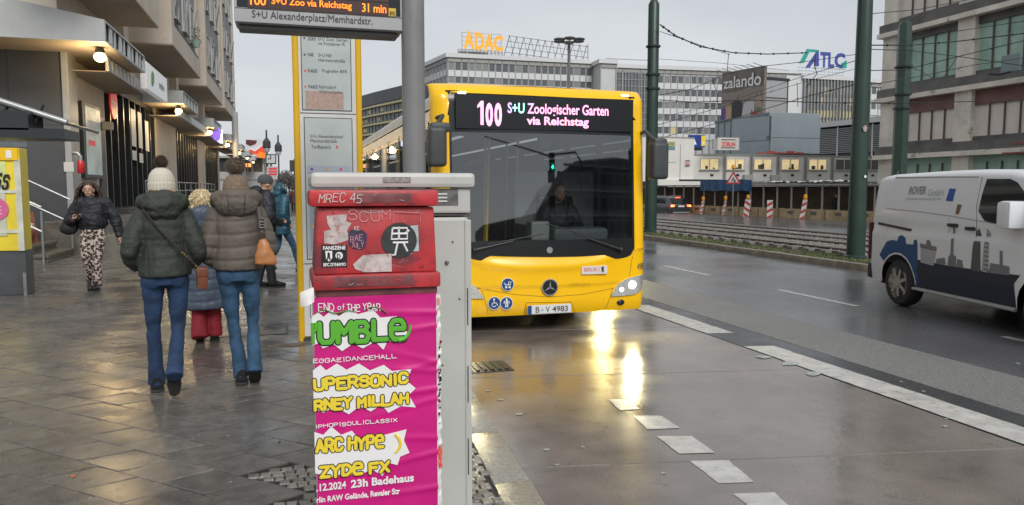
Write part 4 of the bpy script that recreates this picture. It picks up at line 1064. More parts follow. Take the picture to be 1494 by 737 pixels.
b = MB(); q = random.Random(4)
for i in range(160):
    a, h_ = q.uniform(0, 6.3), q.uniform(-.1, .5); r_ = q.uniform(.05, .32); p = Vector((math.cos(a) * r_ * .6, math.sin(a) * r_, h_)); s_ = .05
    b.add([p, p + Vector((q.uniform(-s_, s_), s_, q.uniform(-s_, s_))), p + Vector((q.uniform(-s_, s_), 0, s_))], [(0, 1, 2)])
b.build('foliage', mat('basket_leaves', (.06, .09, .05), .6), pb); MB().lathe([(.12, -.35), (.24, -.05)], 12).build('basket', mat('pale_green_pot', (.35, .48, .40), .5), pb)
# recessed wall slots between bays
for y in (28.6, 40.6, 52.3): bx('wall_strip', beige, ab, FX - .02, y - .3, 5.62, FX + .3, y + .5, 29)
# platform, long steps and stairs
pst = mat('wet_step_stone', (.13, .12, .10), .35, noise_=(3, .3), rvar=(1.5, .15, .4), grime=(4, (.06, .065, .03), .6))
plf = thing('shop_platform', 'raised stone platform with steps in front of the shops', 'steps', (0, 0, 0))
bx('platform_deck', pst, plf, FX - .2, 20.6, .1, -4.75, 64, .92, .02)
for i in range(3): bx('step', pst, plf, -4.75 + .32 * (2 - i) + .002, 20.3 + .02 * i, .1, -4.75 + .32 * (3 - i), 27.5, .32 + .27 * i, .012)
sta = thing('side_stairs', 'mossy stone stair with four treads beside the dark end wall', 'stairs', (-5.05, 18.2, .12))
for i in range(4):
    bx('tread', mat('mossy_tread', (.11, .105, .08), .4, noise_=(4, .35), grime=(5, (.05, .07, .02), .57)), sta, -.36 * (i + 1), 0, .18 * i + .11, -.36 * i + .03, 2.1, .18 * (i + 1), .01)
    bx('riser', pst, sta, -.36 * (i + 1), .04, 0, -.36 * i, 2.06, .18 * i + .11)
bx('landing', pst, sta, -3.2, 0, 0, -1.44, 3.2, .9)
galv = mat('galvanised_rail', (.27, .28, .28), .4, metal=.5, noise_=(6, .15))
def railing(name, lab, pts, posts, hgt=(1.0, .55), r=.024, cat='railing', group=None):
    t_ = thing(name, lab, cat, pts[0], 0, group); o0 = Vector(pts[0])
    for h_ in hgt: MB().tube([Vector(p) - o0 + Vector((0, 0, h_)) for p in pts], r, 8).build('rail', galv, t_, smooth=True)
    for p in posts: cyl('post', galv, t_, Vector(p) - o0, Vector(p) - o0 + Vector((0, 0, hgt[0])), r, 8)
    return t_
railing('stair_railing', 'nearer metal railing of the mossy side stairs', [(-5.1, 18.15, .2), (-6.5, 18.15, .95), (-8, 18.15, .95)], [(-5.1, 18.15, .12), (-6.5, 18.15, .8), (-5.8, 18.15, .4)], (1.12, .6))
railing('stair_railing', 'farther metal railing of the mossy side stairs', [(-5.08, 20.3, .2), (-6.5, 20.3, .95), (-8, 20.3, .95)], [(-5.08, 20.3, .12), (-6.5, 20.3, .8)], (1.25, .7))
railing('platform_railing', 'long galvanised railing on the platform before the shops', [(-4.72, 28, .92), (-4.72, 52, .92)], [(-4.72, 28 + 2 * i, .92) for i in range(13)], (1.06, .7))
nb = thing('notice_board_box', 'white box on the platform railing by the second shop', 'box', (-4.72, 31.3, 1.6))
bx('board', mat('white_box', (.5, .5, .48), .5), nb, -.05, -.35, 0, .1, .35, .55, .01)
bx('board_foot', galv, nb, -.03, -.03, -.68, .03, .03, 0)
gb = thing('painted_board', 'reddish brown painted board with yellow graffiti leaning behind the stair', 'board', (-6.1, 19.5, .3))
MB().box(-.55, 0, 0, .55, .04, .85, Matrix.Rotation(R(-6), 4, 'Y')).build('board', mat('rust_board', (.22, .07, .04), .6, noise_=(5, .4)), gb)
strokes('WV', -.3, .2, .6, .4, .03, -.03, mat('mustard_paint', (.45, .28, .05), .6), gb, name='graffiti', flat=.3)
wb = thing('white_tube', 'white tube leaning against the painted board by the stair', 'tube', (-5.75, 19.1, .2))
cyl('tube', mat('white_box'), wb, (-.18, 0, 0), (.15, .1, .75), .07, 12)
# display case, hydrant, small sign
dc = thing('display_case', 'dark framed poster display case on the beige pier', 'display case', (FX + .12, 22.7, 2.0))
bx('case', dkf, dc, 0, 0, 0, .14, 2.0, 2.05, .01)
bx('poster', mat('case_poster', (.42, .50, .47), .3, noise_=(1.6, .45), emit=((.8, 1, .95), .06)), dc, .141, .25, .1, .15, 1.9, 1.95)
bx('poster_text', mat('white_paper'), dc, .151, .5, 1.2, .154, 1.4, 1.6); bx('poster_text', MATS['sign_red'], dc, .151, .5, .9, .154, 1.2, 1.05)
dr_ = thing('narrow_door', 'narrow dark door beside the poster display case', 'door', (FX + .105, 24.95, .92))
bx('leaf', dkw, dr_, 0, 0, 0, .04, .75, 2.9); bx('handle', galv, dr_, .04, .08, 1.0, .1, .12, 1.3)
hy = thing('wall_hydrant', 'red fire hydrant fitting with silver elbow on the pilaster wall', 'hydrant', (-5.2, 21.5, 2.02))
MB().lathe([(.07, .08), (.085, .1), (.085, .34), (.06, .4)], 16, (.12, -.1, 0)).build('body', mat('hydrant_red', (.45, .015, .02), .35), hy, smooth=True)
MB().tube([(.12, -.1, .4), (.12, -.1, .50), (.06, -.1, .58), (-.06, -.08, .60)], .045, 12).build('elbow', galv, hy, smooth=True)
bx('small_sign', mat('white_box'), hy, -.26, -.11, .12, -.04, -.09, .36)
cam_ = thing('wall_camera', 'small dark wall fitting on the first beige pier', 'camera', (FX + .12, 25.5, 3.6))
bx('housing', beige, cam_, 0, -.1, -.12, .3, .1, .12, .03)
# planter trough on platform behind leopard trousers
tr = thing('planter_trough', 'long dark trough with dry stuff under the first shop window', 'planter', (-5.2, 26.6, .92))
bx('trough', mat('dark_trough', (.06, .06, .06), .5), tr, -.2, 0, 0, .2, 6, .16, .01)
# bus shelter roof and poster box at the far left
sh = thing('shelter_roof', 'dark steel shelter roof edge reaching in from the left', 'shelter', (0, 0, 0))
S0, S1 = at(-60, 128, 9.2), at(98, 179, 9.2)
MB().tube([S0, S1], .035, 10).build('roof_pipe', alum, sh, smooth=True)
MB().box(S0.x, 9.0, S1.z - .18, S1.x + .02, 9.6, S1.z - .08).build('roof_beam', dkf, sh)
MB().box(S0.x, 9.0, S1.z - .10, at(50, 175, 9.2).x, 9.5, S1.z + .10).build('roof_truss', dkf, sh)
MB().prism([(S0.x, S0.z), (S1.x, S1.z), (S1.x, S1.z - .03), (S0.x, S0.z - .05)], 'y', 9.26, 10.6).build('roof_sheet', dkw, sh)
for u in (-10, 15, 42): p = at(u, 160, 9.2); MB().tube([(p.x, 9.25, S1.z - .1), (p.x + .12, 9.25, p.z + .06)], .02, 6).build('strut', dkf, sh)
pa = at(-70, 200, 9.3); bx('shelter_post', dkf, sh, pa.x - .05, 9.2, .1, pa.x + .05, 9.35, 2.6)
bx('glass_pane', glass('shelter_glass', (.75, .8, .8), .08), sh, S0.x, 9.4, at(20, 214, 9.4).z, at(38, 200, 9.4).x, 9.41, S1.z - .2)
pbx = thing('poster_kiosk', 'yellow postered kiosk box with graffiti on a dark base at the left', 'kiosk', (-.12, 12.9, 0))
YK = 12.9
def KX(u): return at(u, 300, YK).x
def KZ(v): return at(20, v, YK).z
kb = bx('base', mat('kiosk_base', (.07, .075, .08), .4, noise_=(4, .2)), pbx, KX(-60), 0, .12, KX(47), .34, KZ(366), .01)
bx('body', mat('kiosk_yellow', (.80, .62, .04), .4, noise_=(2, .12)), pbx, KX(-60), -.02, KZ(366), KX(46), .34, KZ(216), .01)
bx('edge_strip', mat('kiosk_tape', (.60, .60, .5), .3, noise_=(6, .2)), pbx, KX(38), -.035, KZ(366), KX(47), -.02, KZ(232))
bx('header', mat('kiosk_orange', (.85, .52, .01), .4), pbx, KX(-60), -.05, KZ(234), KX(44.5), .02, KZ(216))
bx('post', galv, pbx, KX(43), -.06, .12, KX(47.5), -.02, KZ(398))
k1 = bx('poster', mat('kiosk_green_poster', (.62, .68, .26), .5, noise_=(4, .3)), pbx, KX(-60), -.032, KZ(270), KX(26), -.02, KZ(236))
k2 = bx('poster', mat('kiosk_pale_poster', (.52, .54, .42), .5, noise_=(5, .2)), pbx, KX(-60), -.034, KZ(344), KX(23), -.02, KZ(270))
for v in (279, 337): bx('tape', mat('kiosk_tape'), pbx, KX(-60), -.038, KZ(v + 3), KX(44), -.034, KZ(v - 2))
strokes('OXiS', KX(-6), KZ(276), KX(27) - KX(-6), KZ(256) - KZ(276), .016, -.05, blackp, k1, name='graffiti', flat=.15, slant=.2, jit=.1)
strokes('CS', KX(2), KZ(230), KX(14) - KX(2), KZ(221) - KZ(230), .02, -.06, blackp, pbx, name='graffiti', flat=.15)
MB().lathe([(.17, 0), (.17, -.01)], 22, (KX(8), -.036, KZ(305)), 'y').build('pink_circle', mat('kiosk_pink', (.62, .12, .28), .5), k2)
for v in (301, 306, 311): bx('circle_text', whitep, k2, KX(0), -.049, KZ(v + 1), KX(17), -.047, KZ(v))
bx('sticker_field', whitep, pbx, KX(28), -.056, KZ(231), KX(36), -.051, KZ(220))
# ------------------------------------------------------------------ end of the street, left
fw = mat('far_pale_wall', (.42, .41, .40), .6, noise_=(.3, .1)); fgl = mat('far_window_dark', (.05, .055, .06), .2)
def tw(lab, name, cat, loc): return thing(name, lab, cat, loc)
col_ = thing('pale_column', 'tall pale round column rising behind the shop canopies', 'column', (-3.9, 60, .1))
cyl('shaft', mat('far_pale_wall'), col_, (0, 0, 0), (0, 0, at(354, 166, 60).z), .22, 16)
lowb = thing('low_glass_building', 'low building with glass front under the red billboard at the street end', 'building', (0, 100, 0))
a0, a1 = at(345, 250, 100), at(391, 250, 100)
bx('wall', fw, lowb, a0.x - 8, 0, -.1, a1.x, 8, at(380, 256, 100).z); bx('wall', fw, lowb, a0.x - 8, 0, at(380, 231, 100).z, a1.x, 8, at(380, 228, 100).z)
bx('core', fgl, lowb, a0.x - 8, .6, -.1, a1.x - .1, 8, at(380, 230, 100).z)
for u in (347, 357, 368, 384.5): x = at(u, 240, 100).x; bx('mullion', fw, lowb, x - .12, -.1, 0, x + .12, .2, at(380, 230, 100).z)
bx('wall_band', fw, lowb, a0.x - 8, -.15, at(380, 262, 100).z, a1.x, .1, at(380, 251, 100).z)
for u in (350, 361, 364): p = at(u, 240, 100); bx('lit_window', mat('warm_window', (.8, .4, .2), .5, emit=((1, .35, .12), .8)), lowb, p.x - .4, -.05, p.z - .3, p.x + .4, .05, p.z + .4)
rb_ = thing('red_billboard', 'red and orange billboard with a white wave above the street end', 'billboard', (0, 99, 0))
def Q(us, Y=99): return [(at(u, v, Y).x, at(u, v, Y).z) for u, v in us]
MB().prism(Q([(358, 203), (387, 203), (387, 231), (358, 229)]), 'y', 0, .3).build('board', mat('sky_grey_board', (.62, .62, .62), .5), rb_)
MB().prism(Q([(359, 204), (375, 205), (373, 210), (365, 213), (359, 210)]), 'y', -.06, 0).build('dark_print', mat('dark_red_print', (.10, .015, .02), .5), rb_)
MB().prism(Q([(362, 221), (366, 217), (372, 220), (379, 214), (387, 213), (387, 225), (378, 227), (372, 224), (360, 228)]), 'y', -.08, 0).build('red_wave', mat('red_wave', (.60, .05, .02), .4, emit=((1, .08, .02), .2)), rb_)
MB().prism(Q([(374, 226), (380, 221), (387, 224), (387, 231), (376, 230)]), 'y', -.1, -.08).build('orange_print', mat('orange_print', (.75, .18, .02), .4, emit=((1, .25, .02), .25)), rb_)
MB().prism(Q([(362, 219), (367, 216), (372, 218), (380, 212), (384, 211.5), (379, 216), (372, 221), (366, 218)]), 'y', -.12, -.1).build('white_wave', whitep, rb_)
for u in (360, 386): p = at(u, 203, 99); MB().tube([(p.x, .4, p.z), (p.x, .4, at(u, 256, 99).z)], .08, 6).build('support', galv, rb_)
ck = thing('square_clock', 'square street clock on a post with dark frame', 'clock', (0, 80, 0))
MB().prism(Q([(387.5, 225), (403, 225), (403, 239.5), (387.5, 239.5)], 80), 'y', 0, .4).build('case', dkf, ck); MB().prism(Q([(389, 226.5), (401.5, 226.5), (401.5, 238), (389, 238)], 80), 'y', -.03, 0).build('face', mat('clock_face', (.55, .58, .6), .4), ck)
p = at(395, 232, 80); MB().tube([(p.x, -.05, p.z), (p.x, -.05, p.z + .35)], .04, 4).build('hand', blackp, ck); MB().tube([(p.x, -.05, p.z), (p.x - .28, -.05, p.z)], .04, 4).build('hand', blackp, ck)
cyl('post', galv, ck, (p.x, .2, .1), (p.x, .2, at(395, 239, 80).z), .1, 8)
rw = thing('striped_sign', 'white sign with red bars below the square clock', 'sign', (0, 70, 0))
MB().prism(Q([(389, 243), (405, 243), (405, 262), (389, 262)], 70), 'y', 0, .2).build('board', mat('white_box'), rw)
for v in (245, 249, 253): MB().prism(Q([(392, v), (404, v), (404, v + 2.4), (392, v + 2.4)], 70), 'y', -.03, 0).build('bar', MATS['sign_red'], rw)
p = at(397, 262, 70); bx('sign_leg', galv, rw, p.x - .3, .05, .1, p.x + .3, .15, p.z)
def far_lamp(u, v0, Y, lab, h2=True):
    p = at(u, v0, Y); g_ = thing('street_lamp', lab, 'street lamp', (p.x, Y, .1), 0, 'old style street lamps at the street end')
    H = p.z - .1; cyl('post', mat('lamp_iron', (.04, .04, .04), .5), g_, (0, 0, 0), (0, 0, H), .09, 8)
    MB().lathe([(.1, H * .72), (.42, H * .76), (.42, H * .84), (.1, H * .9), (.05, H)], 10).build('lantern', mat('lamp_iron'), g_)
    MB().lathe([(.2, H * .70), (.34, H * .735), (.34, H * .76)], 10).build('glass_bowl', mat('pale_bowl', (.5, .5, .48), .3), g_)
far_lamp(388.5, 190, 88, 'taller old style lamp post beside the red billboard'); far_lamp(405.5, 197, 95, 'slimmer old style lamp post right of the square clock')
tl = thing('traffic_light', 'dark traffic light on a mast at the street end', 'traffic light', (at(430, 250, 75).x, 75, .1))
cyl('mast', mat('lamp_iron'), tl, (0, 0, 0), (0, 0, 4.4), .08, 8); bx('signal_head', mat('lamp_iron'), tl, -.45, -.15, 3.2, -.05, .15, 4.3, .05)
# bare trees at the end of the street
barkm = mat('bare_bark', (.07, .06, .055), .8, noise_=(3, .3)); twm = mat('bare_twigs', (.10, .085, .08), .8)
def bare_tree(x, y, H, seed, lab, group='bare trees at the street end'):
    q = random.Random(seed); t_ = thing('bare_tree', lab, 'tree', (x, y, 0), 0, group); b = MB(); tw_ = MB()
    def br(p, d, L, r, lv):
        n = 3; pts = [p]; dd = d.copy()
        for i in range(n): dd = (dd + Vector((q.uniform(-.18, .18), q.uniform(-.18, .18), q.uniform(-.02, .14)))).normalized(); pts.append(pts[-1] + dd * (L / n))
        r = max(r, .045); (b if lv < 2 else tw_).tube(pts, [r, r * .85, r * .8, r * .7], 6 if lv < 2 else 3, caps=False)
        if lv < 4:
            for k in range(4 if lv < 3 else 5):
                a = q.uniform(0, 6.28); e = q.uniform(.45, .95); s = pts[q.choice((1, 2, 3))] if lv else pts[q.choice((2, 3))]
                nd = (dd * math.cos(e) + Vector((math.cos(a), math.sin(a), .1)) * math.sin(e)).normalized(); br(s, nd, L * q.uniform(.55, .75), r * .5, lv + 1)
    br(Vector((0, 0, 0)), Vector((0, 0, 1)), H * .38, H * .018, 0)
    b.build('trunk', barkm, t_, fix=False); tw_.build('crown', twm, t_, fix=False)
for i, (u, Y, v) in enumerate(((407, 150, 246), (413, 190, 244), (419, 170, 248), (426, 210, 246), (432, 160, 250), (401, 200, 248), (424, 130, 256), (440, 190, 250), (450, 170, 252), (410, 230, 243), (417, 240, 242), (422, 260, 245), (428, 150, 252), (404, 150, 250))):
    p = at(u, v, Y); bare_tree(p.x, Y, p.z * 1.02, 20 + i, ('bare tree behind the square clock', 'tall bare tree right of the slim lamp post', 'bare tree in the row closing the street', 'pale bare tree left of the yellow post', 'bare tree nearest the traffic light', 'bare tree behind the red billboard', 'small bare tree in front of the closing row', 'bare tree just left of the timetable frame', 'bare tree hidden behind the timetable frame', 'high bare tree far behind the square clock', 'highest bare tree at the far end of the street', 'hazy bare tree far beyond the far pedestrian', 'low bare tree left of the traffic light mast', 'bare tree right beside the striped sign')[i])
# ------------------------------------------------------------------ far side: construction hoarding, containers, office blocks
rd = mat('far_asphalt', (.07, .07, .072), .3, rvar=(.5, .12, .35))
MBx = MB().add([(19.06, -12, -.02), (19.06, 160, -.02), (25, 160, -.5), (25, -12, -.5), (120, 160, -.5), (120, -12, -.5), (19.06, -12, -.6), (19.06, 160, -.6)], [(0, 3, 2, 1), (3, 5, 4, 2), (0, 1, 7, 6)])
structure(MBx.build('far_street', rd))
H0 = Vector((28.2, 54, -.5)); H1 = Vector((30.9, 29.5, -.5)); Hd = (H1 - H0); HL = Hd.length; Hd.normalize()
hang = math.atan2(Hd.y, Hd.x)
ho = thing('site_hoarding', 'long timber covered walkway hoarding along the building site', 'hoarding', H0, hang)
wood = [mat('hoarding_board_%d' % i, c, .65, noise_=(3, .2), grime=(5, (.18, .12, .06), .64)) for i, c in enumerate(((.44, .33, .19), (.39, .29, .17), (.48, .37, .22)))]
# local x along the walk, local +y is away from the viewer (left normal)
bx('back_wall', mat('dark_timber_wall', (.15, .115, .085), .7, noise_=(2, .3)), ho, -6, 1.9, 0, HL + 12, 2.0, 2.35)
bx('walk_roof', mat('site_roof', (.04, .04, .04), .6), ho, -6, -.1, 2.38, HL + 12, 2.1, 2.46)
bx('roof_edge', mat('pale_edge', (.35, .35, .34), .5), ho, -6, -.14, 2.40, HL + 12, -.10, 2.47)
bx('walk_floor', wood[1], ho, -6, -.1, .0, HL + 12, 1.9, .12)
x = -6; i = 0
pm = mat('site_post', (.33, .31, .28), .5)
while x < HL + 12: bx('post', pm, ho, x - .04, -.06, .1, x + .04, .02, 2.38); x += 1.25
x = -6; q = random.Random(8)
while x < HL + 8:
    w = q.uniform(.24, .31); bx('board', wood[q.randrange(3)], ho, x, -.10 + q.uniform(-.006, .006), .16, x + w - .012, -.07, .98 + q.uniform(-.015, .015)); x += w
x = -6
while x < HL + 10: bx('joint_batten', mat('batten', (.16, .12, .07), .7), ho, x, -.14, .16, x + .07, -.105, .98); bx('notice', mat('notice_grey', (.12, .12, .10), .6), ho, x + .8, -.125, .66, x + 1.25, -.108, .84); x += 1.9
x = -6; i = 0
while x < HL + 10:
    bx('base_block', mat('base_red', (.24, .06, .05), .6, noise_=(6, .3)) if i % 2 else mat('base_grey', (.20, .19, .18), .6, noise_=(6, .3)), ho, x, -.45, 0, x + .95, -.12, .17, .02); x += 1.0; i += 1
tarps = (( -3, 5.6, 'blue_tarp', (.01, .07, .20)), )
def hs(u):
    d = atd(u, 270, 1); return (H0.x * d.y - H0.y * d.x) / (Hd.y * d.x - Hd.x * d.y)
tb = thing('blue_tarpaulin', 'blue tarpaulin hung along the hoarding roof', 'tarpaulin', H0 + Hd * hs(1025), hang)
MB().grid(lambda u, v: (u * (hs(1100) - hs(1025)), -.2 + .05 * math.sin(u * 40) * (1 - v), 2.05 + v * .75 + .03 * math.sin(u * 17)), 60, 3).build('sheet', mat('blue_sheet', (.02, .09, .21), .5, noise_=(3, .3)), tb, smooth=True)
wt = thing('white_tarpaulin', 'pale crumpled sheeting lying along the hoarding roof', 'tarpaulin', H0 + Hd * hs(1112), hang)
MB().grid(lambda u, v: (u * (hs(1240) - hs(1112)), .2 + v * .7, 2.52 + .14 * noise.noise(Vector((u * 22, v * 3, 1))) + .12 * (1 - v) * 0 + .12), 70, 6).build('sheet', mat('pale_sheet', (.55, .53, .48), .5, noise_=(6, .2)), wt, smooth=True)
# two figures in the walkway come with the people
# warning beacons
rr = mat('beacon_red', (.36, .03, .035), .4); ww = mat('beacon_white', (.52, .5, .48), .4); amb = mat('beacon_amber', (.50, .22, .03), .35, emit=((1, .4, .02), .08))
def beacon(u, v0, v1, lab, lean, wpx, flip=1, lamp=True):
    # stands in front of the hoarding at the pixel column; height 1 m board
    s = ((at(u, 325, 1).x) * H0.y - H0.x) / (Hd.x - at(u, 325, 1).x * Hd.y)
    P = H0 + Hd * s; P += Vector((-.75, -.25, 0)) * 1.0
    D = P.x * SY + P.y * CY
    t_ = thing('warning_beacon', lab, 'warning beacon', P, math.atan2(-P.x, P.y) + 0, 'red and white warning beacons along the hoarding')
    hgt = (v1 - v0) * D / 1100; w = wpx * D / 1100; z0 = max(.05, 2.22 - (v1 - 275) * D / 1100)
    bx('foot', mat('rubber_foot', (.05, .045, .04), .7), t_, -.3, -.2, 0, .3, .25, .1, .02)
    M_ = Matrix.Translation((0, 0, z0)) @ Matrix.Rotation(lean, 4, 'Y')
    MB().box(-w / 2, 0, 0, w / 2, .04, hgt, M_).build('board', ww, t_)
    n = 3
    for k in range(n):
        za = hgt * (k + .18) / n; zb = hgt * (k + .62) / n; sh_ = min(hgt * .16, w * .8) * flip
        poly = [(-w / 2 + .01, za - sh_ / 2 * 1), (w / 2 - .01, za + sh_ / 2), (w / 2 - .01, min(hgt - .01, zb + sh_ / 2)), (-w / 2 + .01, min(hgt - .01, zb - sh_ / 2))]
        b = MB(); b.prism([(a, max(.005, c_)) for a, c_ in poly], 'y', -.006, 0); b.v = [tuple(M_ @ Vector(p)) for p in b.v]; b.build('stripe', rr, t_)
    if lamp:
        top = M_ @ Vector((0, .02, hgt)); MB().lathe([(.07, 0), (.08, .05), (.11, .10), (.11, .26), (.05, .32)], 12, top).build('lamp', amb, t_)
for a in ((1003, 290, 313, 'first warning beacon, right beside the parked dark car', 0, 7, 1, False), (1033, 293, 312, 'second warning beacon, seen nearly edge on and leaning', .16, 3.6, 1, True), (1065, 292, 313, 'thin leaning warning beacon under the triangular road sign', .18, 2.6, 1, True),
          (1099, 291, 318, 'warning beacon with amber lamp right of the triangular sign', .10, 8, -1, True), (1134, 292, 320, 'upright warning beacon without a lamp in the middle of the hoarding', 0, 8, 1, False), (1180, 291, 323, 'leaning warning beacon with big amber lamp nearest the green pole', .16, 6, 1, True)): beacon(*a)
# triangular sign
P = atd(1070, 255, 50)
ts = thing('triangular_sign', 'red and white triangular road works sign on a tall post', 'road sign', (P.x, P.y, -.5), math.atan2(-P.x, P.y))
k_ = 50 / 1100; zc = 2.22 + (275 - 261) * k_
def tri(h, y0, y1, m, nm): return MB().prism([(-h * .577, -h / 3), (h * .577, -h / 3), (0, 2 * h / 3)], 'y', y0, y1).build(nm, m, ts)
for o_, z_ in ((tri(.86, 0, .04, rr, 'red_border'), 0), (tri(.56, -.012, 0, ww, 'white_field'), 0)): o_.location.z = zc - .05
MB().tube([(.04, -.02, zc + .1), (-.03, -.02, zc - .02), (-.10, -.02, zc - .17)], .03, 6).build('digger_symbol', blackp, ts); MB().tube([(.03, -.02, zc - .02), (.12, -.02, zc - .15)], .03, 6).build('digger_symbol', blackp, ts)
MB().prism([(.02, zc - .2), (.2, zc - .2), (.12, zc - .08)], 'y', -.03, -.012).build('digger_symbol', blackp, ts)
cyl('post', galv, ts, (0, .06, 0), (0, .06, zc + .7), .035, 8); MB().lathe([(.12, 0), (.14, .05), (.1, .25)], 12, (0, .06, zc + .68)).build('lamp', amb, ts)
# ------------------------------------------------------------------ generic blocks: local x along the front, y backwards
def frame_at(name, lab, cat, u0, v, D0, u1, D1, group=None):
    a, b_ = atd(u0, v, D0), atd(u1, v, D1); d = Vector((b_.x - a.x, b_.y - a.y, 0))
    t_ = thing(name, lab, cat, (a.x, a.y, -.5), math.atan2(d.y, d.x), group)
    return t_, d.length
def ZV(v, D): return 2.22 + (275 - v) * D / 1100
cwhite = mat('container_white', (.68, .67, .63), .5, noise_=(1, .05), grime=(1.5, (.30, .29, .26), .66)); crib = mat('container_rib', (.30, .295, .275), .5)
warm = mat('lit_office_window', (.5, .4, .2), .4, noise_=(1.5, .5), emit=((1, .78, .42), .30)); dimw = mat('dim_office_window', (.10, .10, .10), .2); wfr = mat('container_window_frame', (.5, .5, .48), .4)
D = 68.0
cols = ((1000, 1057), (1057, 1096), (1096, 1135), (1135, 1175), (1175, 1214), (1214, 1252), (1252, 1292))
wins = ((1021, 1048), (1059, 1085), (1099, 1125), (1139, 1165), (1179, 1205), (1218, 1243), (1257, 1282))
kinds = (1, 1, 1, 1, 1, 0, 0)
names_ = ('first', 'second', 'third', 'fourth', 'fifth', 'sixth', 'seventh')
base, LT = frame_at('probe', 'x', 'x', 1000, 260, D, 1292, D * 1.03); ang = base.rotation_euler.z; bl_ = base.location.copy(); bpy.data.objects.remove(base)
bd = Vector((math.cos(ang), math.sin(ang), 0))
def along(u):
    d = atd(u, 260, 1) - Vector((0, 0, 1.72)); s = (bl_.x * d.y - bl_.y * d.x) / (bd.y * d.x - bd.x * d.y) 
    return s
for i, ((u0, u1), (w0, w1)) in enumerate(zip(cols, wins)):
    s0, s1 = along(u0), along(u1)
    for lv in range(2):
        z0 = 0 if lv == 0 else ZV(267, D); z1 = ZV(267, D) - .05 if lv == 0 else ZV(224.5 + i * .4, D)
        t_ = thing('site_container', ('%s upper white office container from the left with %s' % (names_[i], 'lit windows' if kinds[i] else 'dark windows')) if lv else '%s ground level white container behind the hoarding' % names_[i], 'container', bl_ + bd * s0 + Vector((0, 0, z0)), ang, 'white site office containers')
        L = s1 - s0 - .05; h_ = z1 - z0
        bx('shell', cwhite, t_, 0, 0, 0, L, 6, h_, .03)
        bx('corner_post', crib, t_, .0, -.04, 0, .14, .0, h_); bx('corner_post', crib, t_, L - .14, -.04, 0, L, .0, h_)
        bx('top_beam', crib, t_, .14, -.04, h_ - .18, L - .14, 0, h_); bx('bottom_beam', crib, t_, .14, -.04, 0, L - .14, 0, .15)
        if lv:
            a0, a1 = along(w0) - s0, along(w1) - s0; zz0, zz1 = ZV(248, D) - z0, ZV(231.5, D) - z0
            w_ = bx('window_frame', wfr, t_, a0, -.05, zz0, a1, .0, zz1)
            am = (a0 + a1) / 2
            for (c0, c1) in ((a0 + .06, am - .05), (am + .05, a1 - .06)): bx('pane', (warm if kinds[i] else dimw), w_, c0, -.06, zz0 + .06, c1, -.05, zz1 - .06)
            if kinds[i]:
                for k in range(3): c0 = a0 + .1 + rnd.random() * (a1 - a0 - .6); bx('window_clutter', mat('clutter_dark', (.09, .07, .05), .6), w_, c0, -.065, zz0 + .08, c0 + rnd.uniform(.15, .4), -.061, zz0 + rnd.uniform(.2, .6))
            bx('window_sill', crib, w_, a0 - .08, -.14, zz0 - .07, a1 + .08, -.05, zz0)
            vx = am + .1; bx('vent', dkf, t_, vx, -.06, ZV(257, D) - z0, vx + .28, -.041, ZV(254, D) - z0)
            if i in (1, 2, 5): bx('air_unit', mat('air_unit_white', (.42, .42, .40), .5), t_, a1 - .1, -.4, ZV(264, D) - z0, a1 + .75, -.05, ZV(255, D) - z0, .02); 
# larger pale stack at the left
t_, L = frame_at('white_container_stack', 'tall blank pale container stack behind the dark car', 'container', 940, 260, 62, 1012, 64)
def UW(u): return (u - 940) / 72 * L
bx('shell', cwhite, t_, -3, 0, ZV(265, 62), L, 6, ZV(199, 62), .03); bx('lower_shell', cwhite, t_, UW(957), -.3, ZV(275, 62), UW(1026), 2, ZV(262, 62))
bx('joint', crib, t_, UW(945), -.02, ZV(237, 62), UW(985), 0, ZV(236.3, 62)); bx('joint', crib, t_, UW(991), -.02, ZV(262, 62), UW(991.8), 0, ZV(210, 62)); bx('top_rail', crib, t_, -3, -.03, ZV(200.5, 62), L, 0, ZV(199, 62))
so = bx('company_sign', mat('faded_yellow_sign', (.42, .40, .22), .5, noise_=(4, .2)), t_, UW(961), -.06, ZV(213, 62), UW(983), -.03, ZV(206, 62)); bx('company_sign', mat('faded_teal_sign', (.10, .30, .33), .5), t_, UW(967), -.06, ZV(217.5, 62), UW(983), -.03, ZV(214, 62))
text('WEIGERSTORFER', UW(963), ZV(211.5, 62), UW(981) - UW(963), .2, -.065, mat('sign_olive', (.2, .2, .08), .5), so)
z1s = thing('small_company_sign', 'small red lettered company logo on the white container wall', 'sign', t_.matrix_basis @ Vector((UW(998), -.12, ZV(241, 62))), t_.rotation_euler.z)
k_ = 62 / 1100
text('ZÜBLIN', 0, .12, 8.5 * k_, 4 * k_, -.02, redpr, z1s, bold=.02); bx('bar', blackp, z1s, 0, -.02, -.02, 8.5 * k_, 0, .05); bx('bar', blackp, z1s, 0, -.02, .12 + 5 * k_, 8.5 * k_, 0, .18 + 5 * k_)
bx('black_gutter', blackp, t_, UW(987), -.36, ZV(263.5, 62), UW(1050), -.3, ZV(261.5, 62))
bz = thing('company_board', 'white company board with red letters between black bars on the containers', 'sign', atd(1046.5, 219, 66), ang)
k_ = 66 / 1100; W2, H2 = 33 * k_, 18 * k_
bx('board', mat('board_white', (.62, .6, .57), .4), bz, 0, 0, 0, W2, .15, H2, .01); text('ZÜBLIN', W2 * .18, H2 * .30, W2 * .64, H2 * .42, -.02, redpr, bz, bold=.03)
bx('bar', blackp, bz, W2 * .17, -.02, H2 * .16, W2 * .82, 0, H2 * .22); bx('bar', blackp, bz, W2 * .17, -.02, H2 * .80, W2 * .82, 0, H2 * .86); bx('side_frame', mat('frame_grey'), bz, -.35, .05, .0, -.02, .3, H2 * .9)
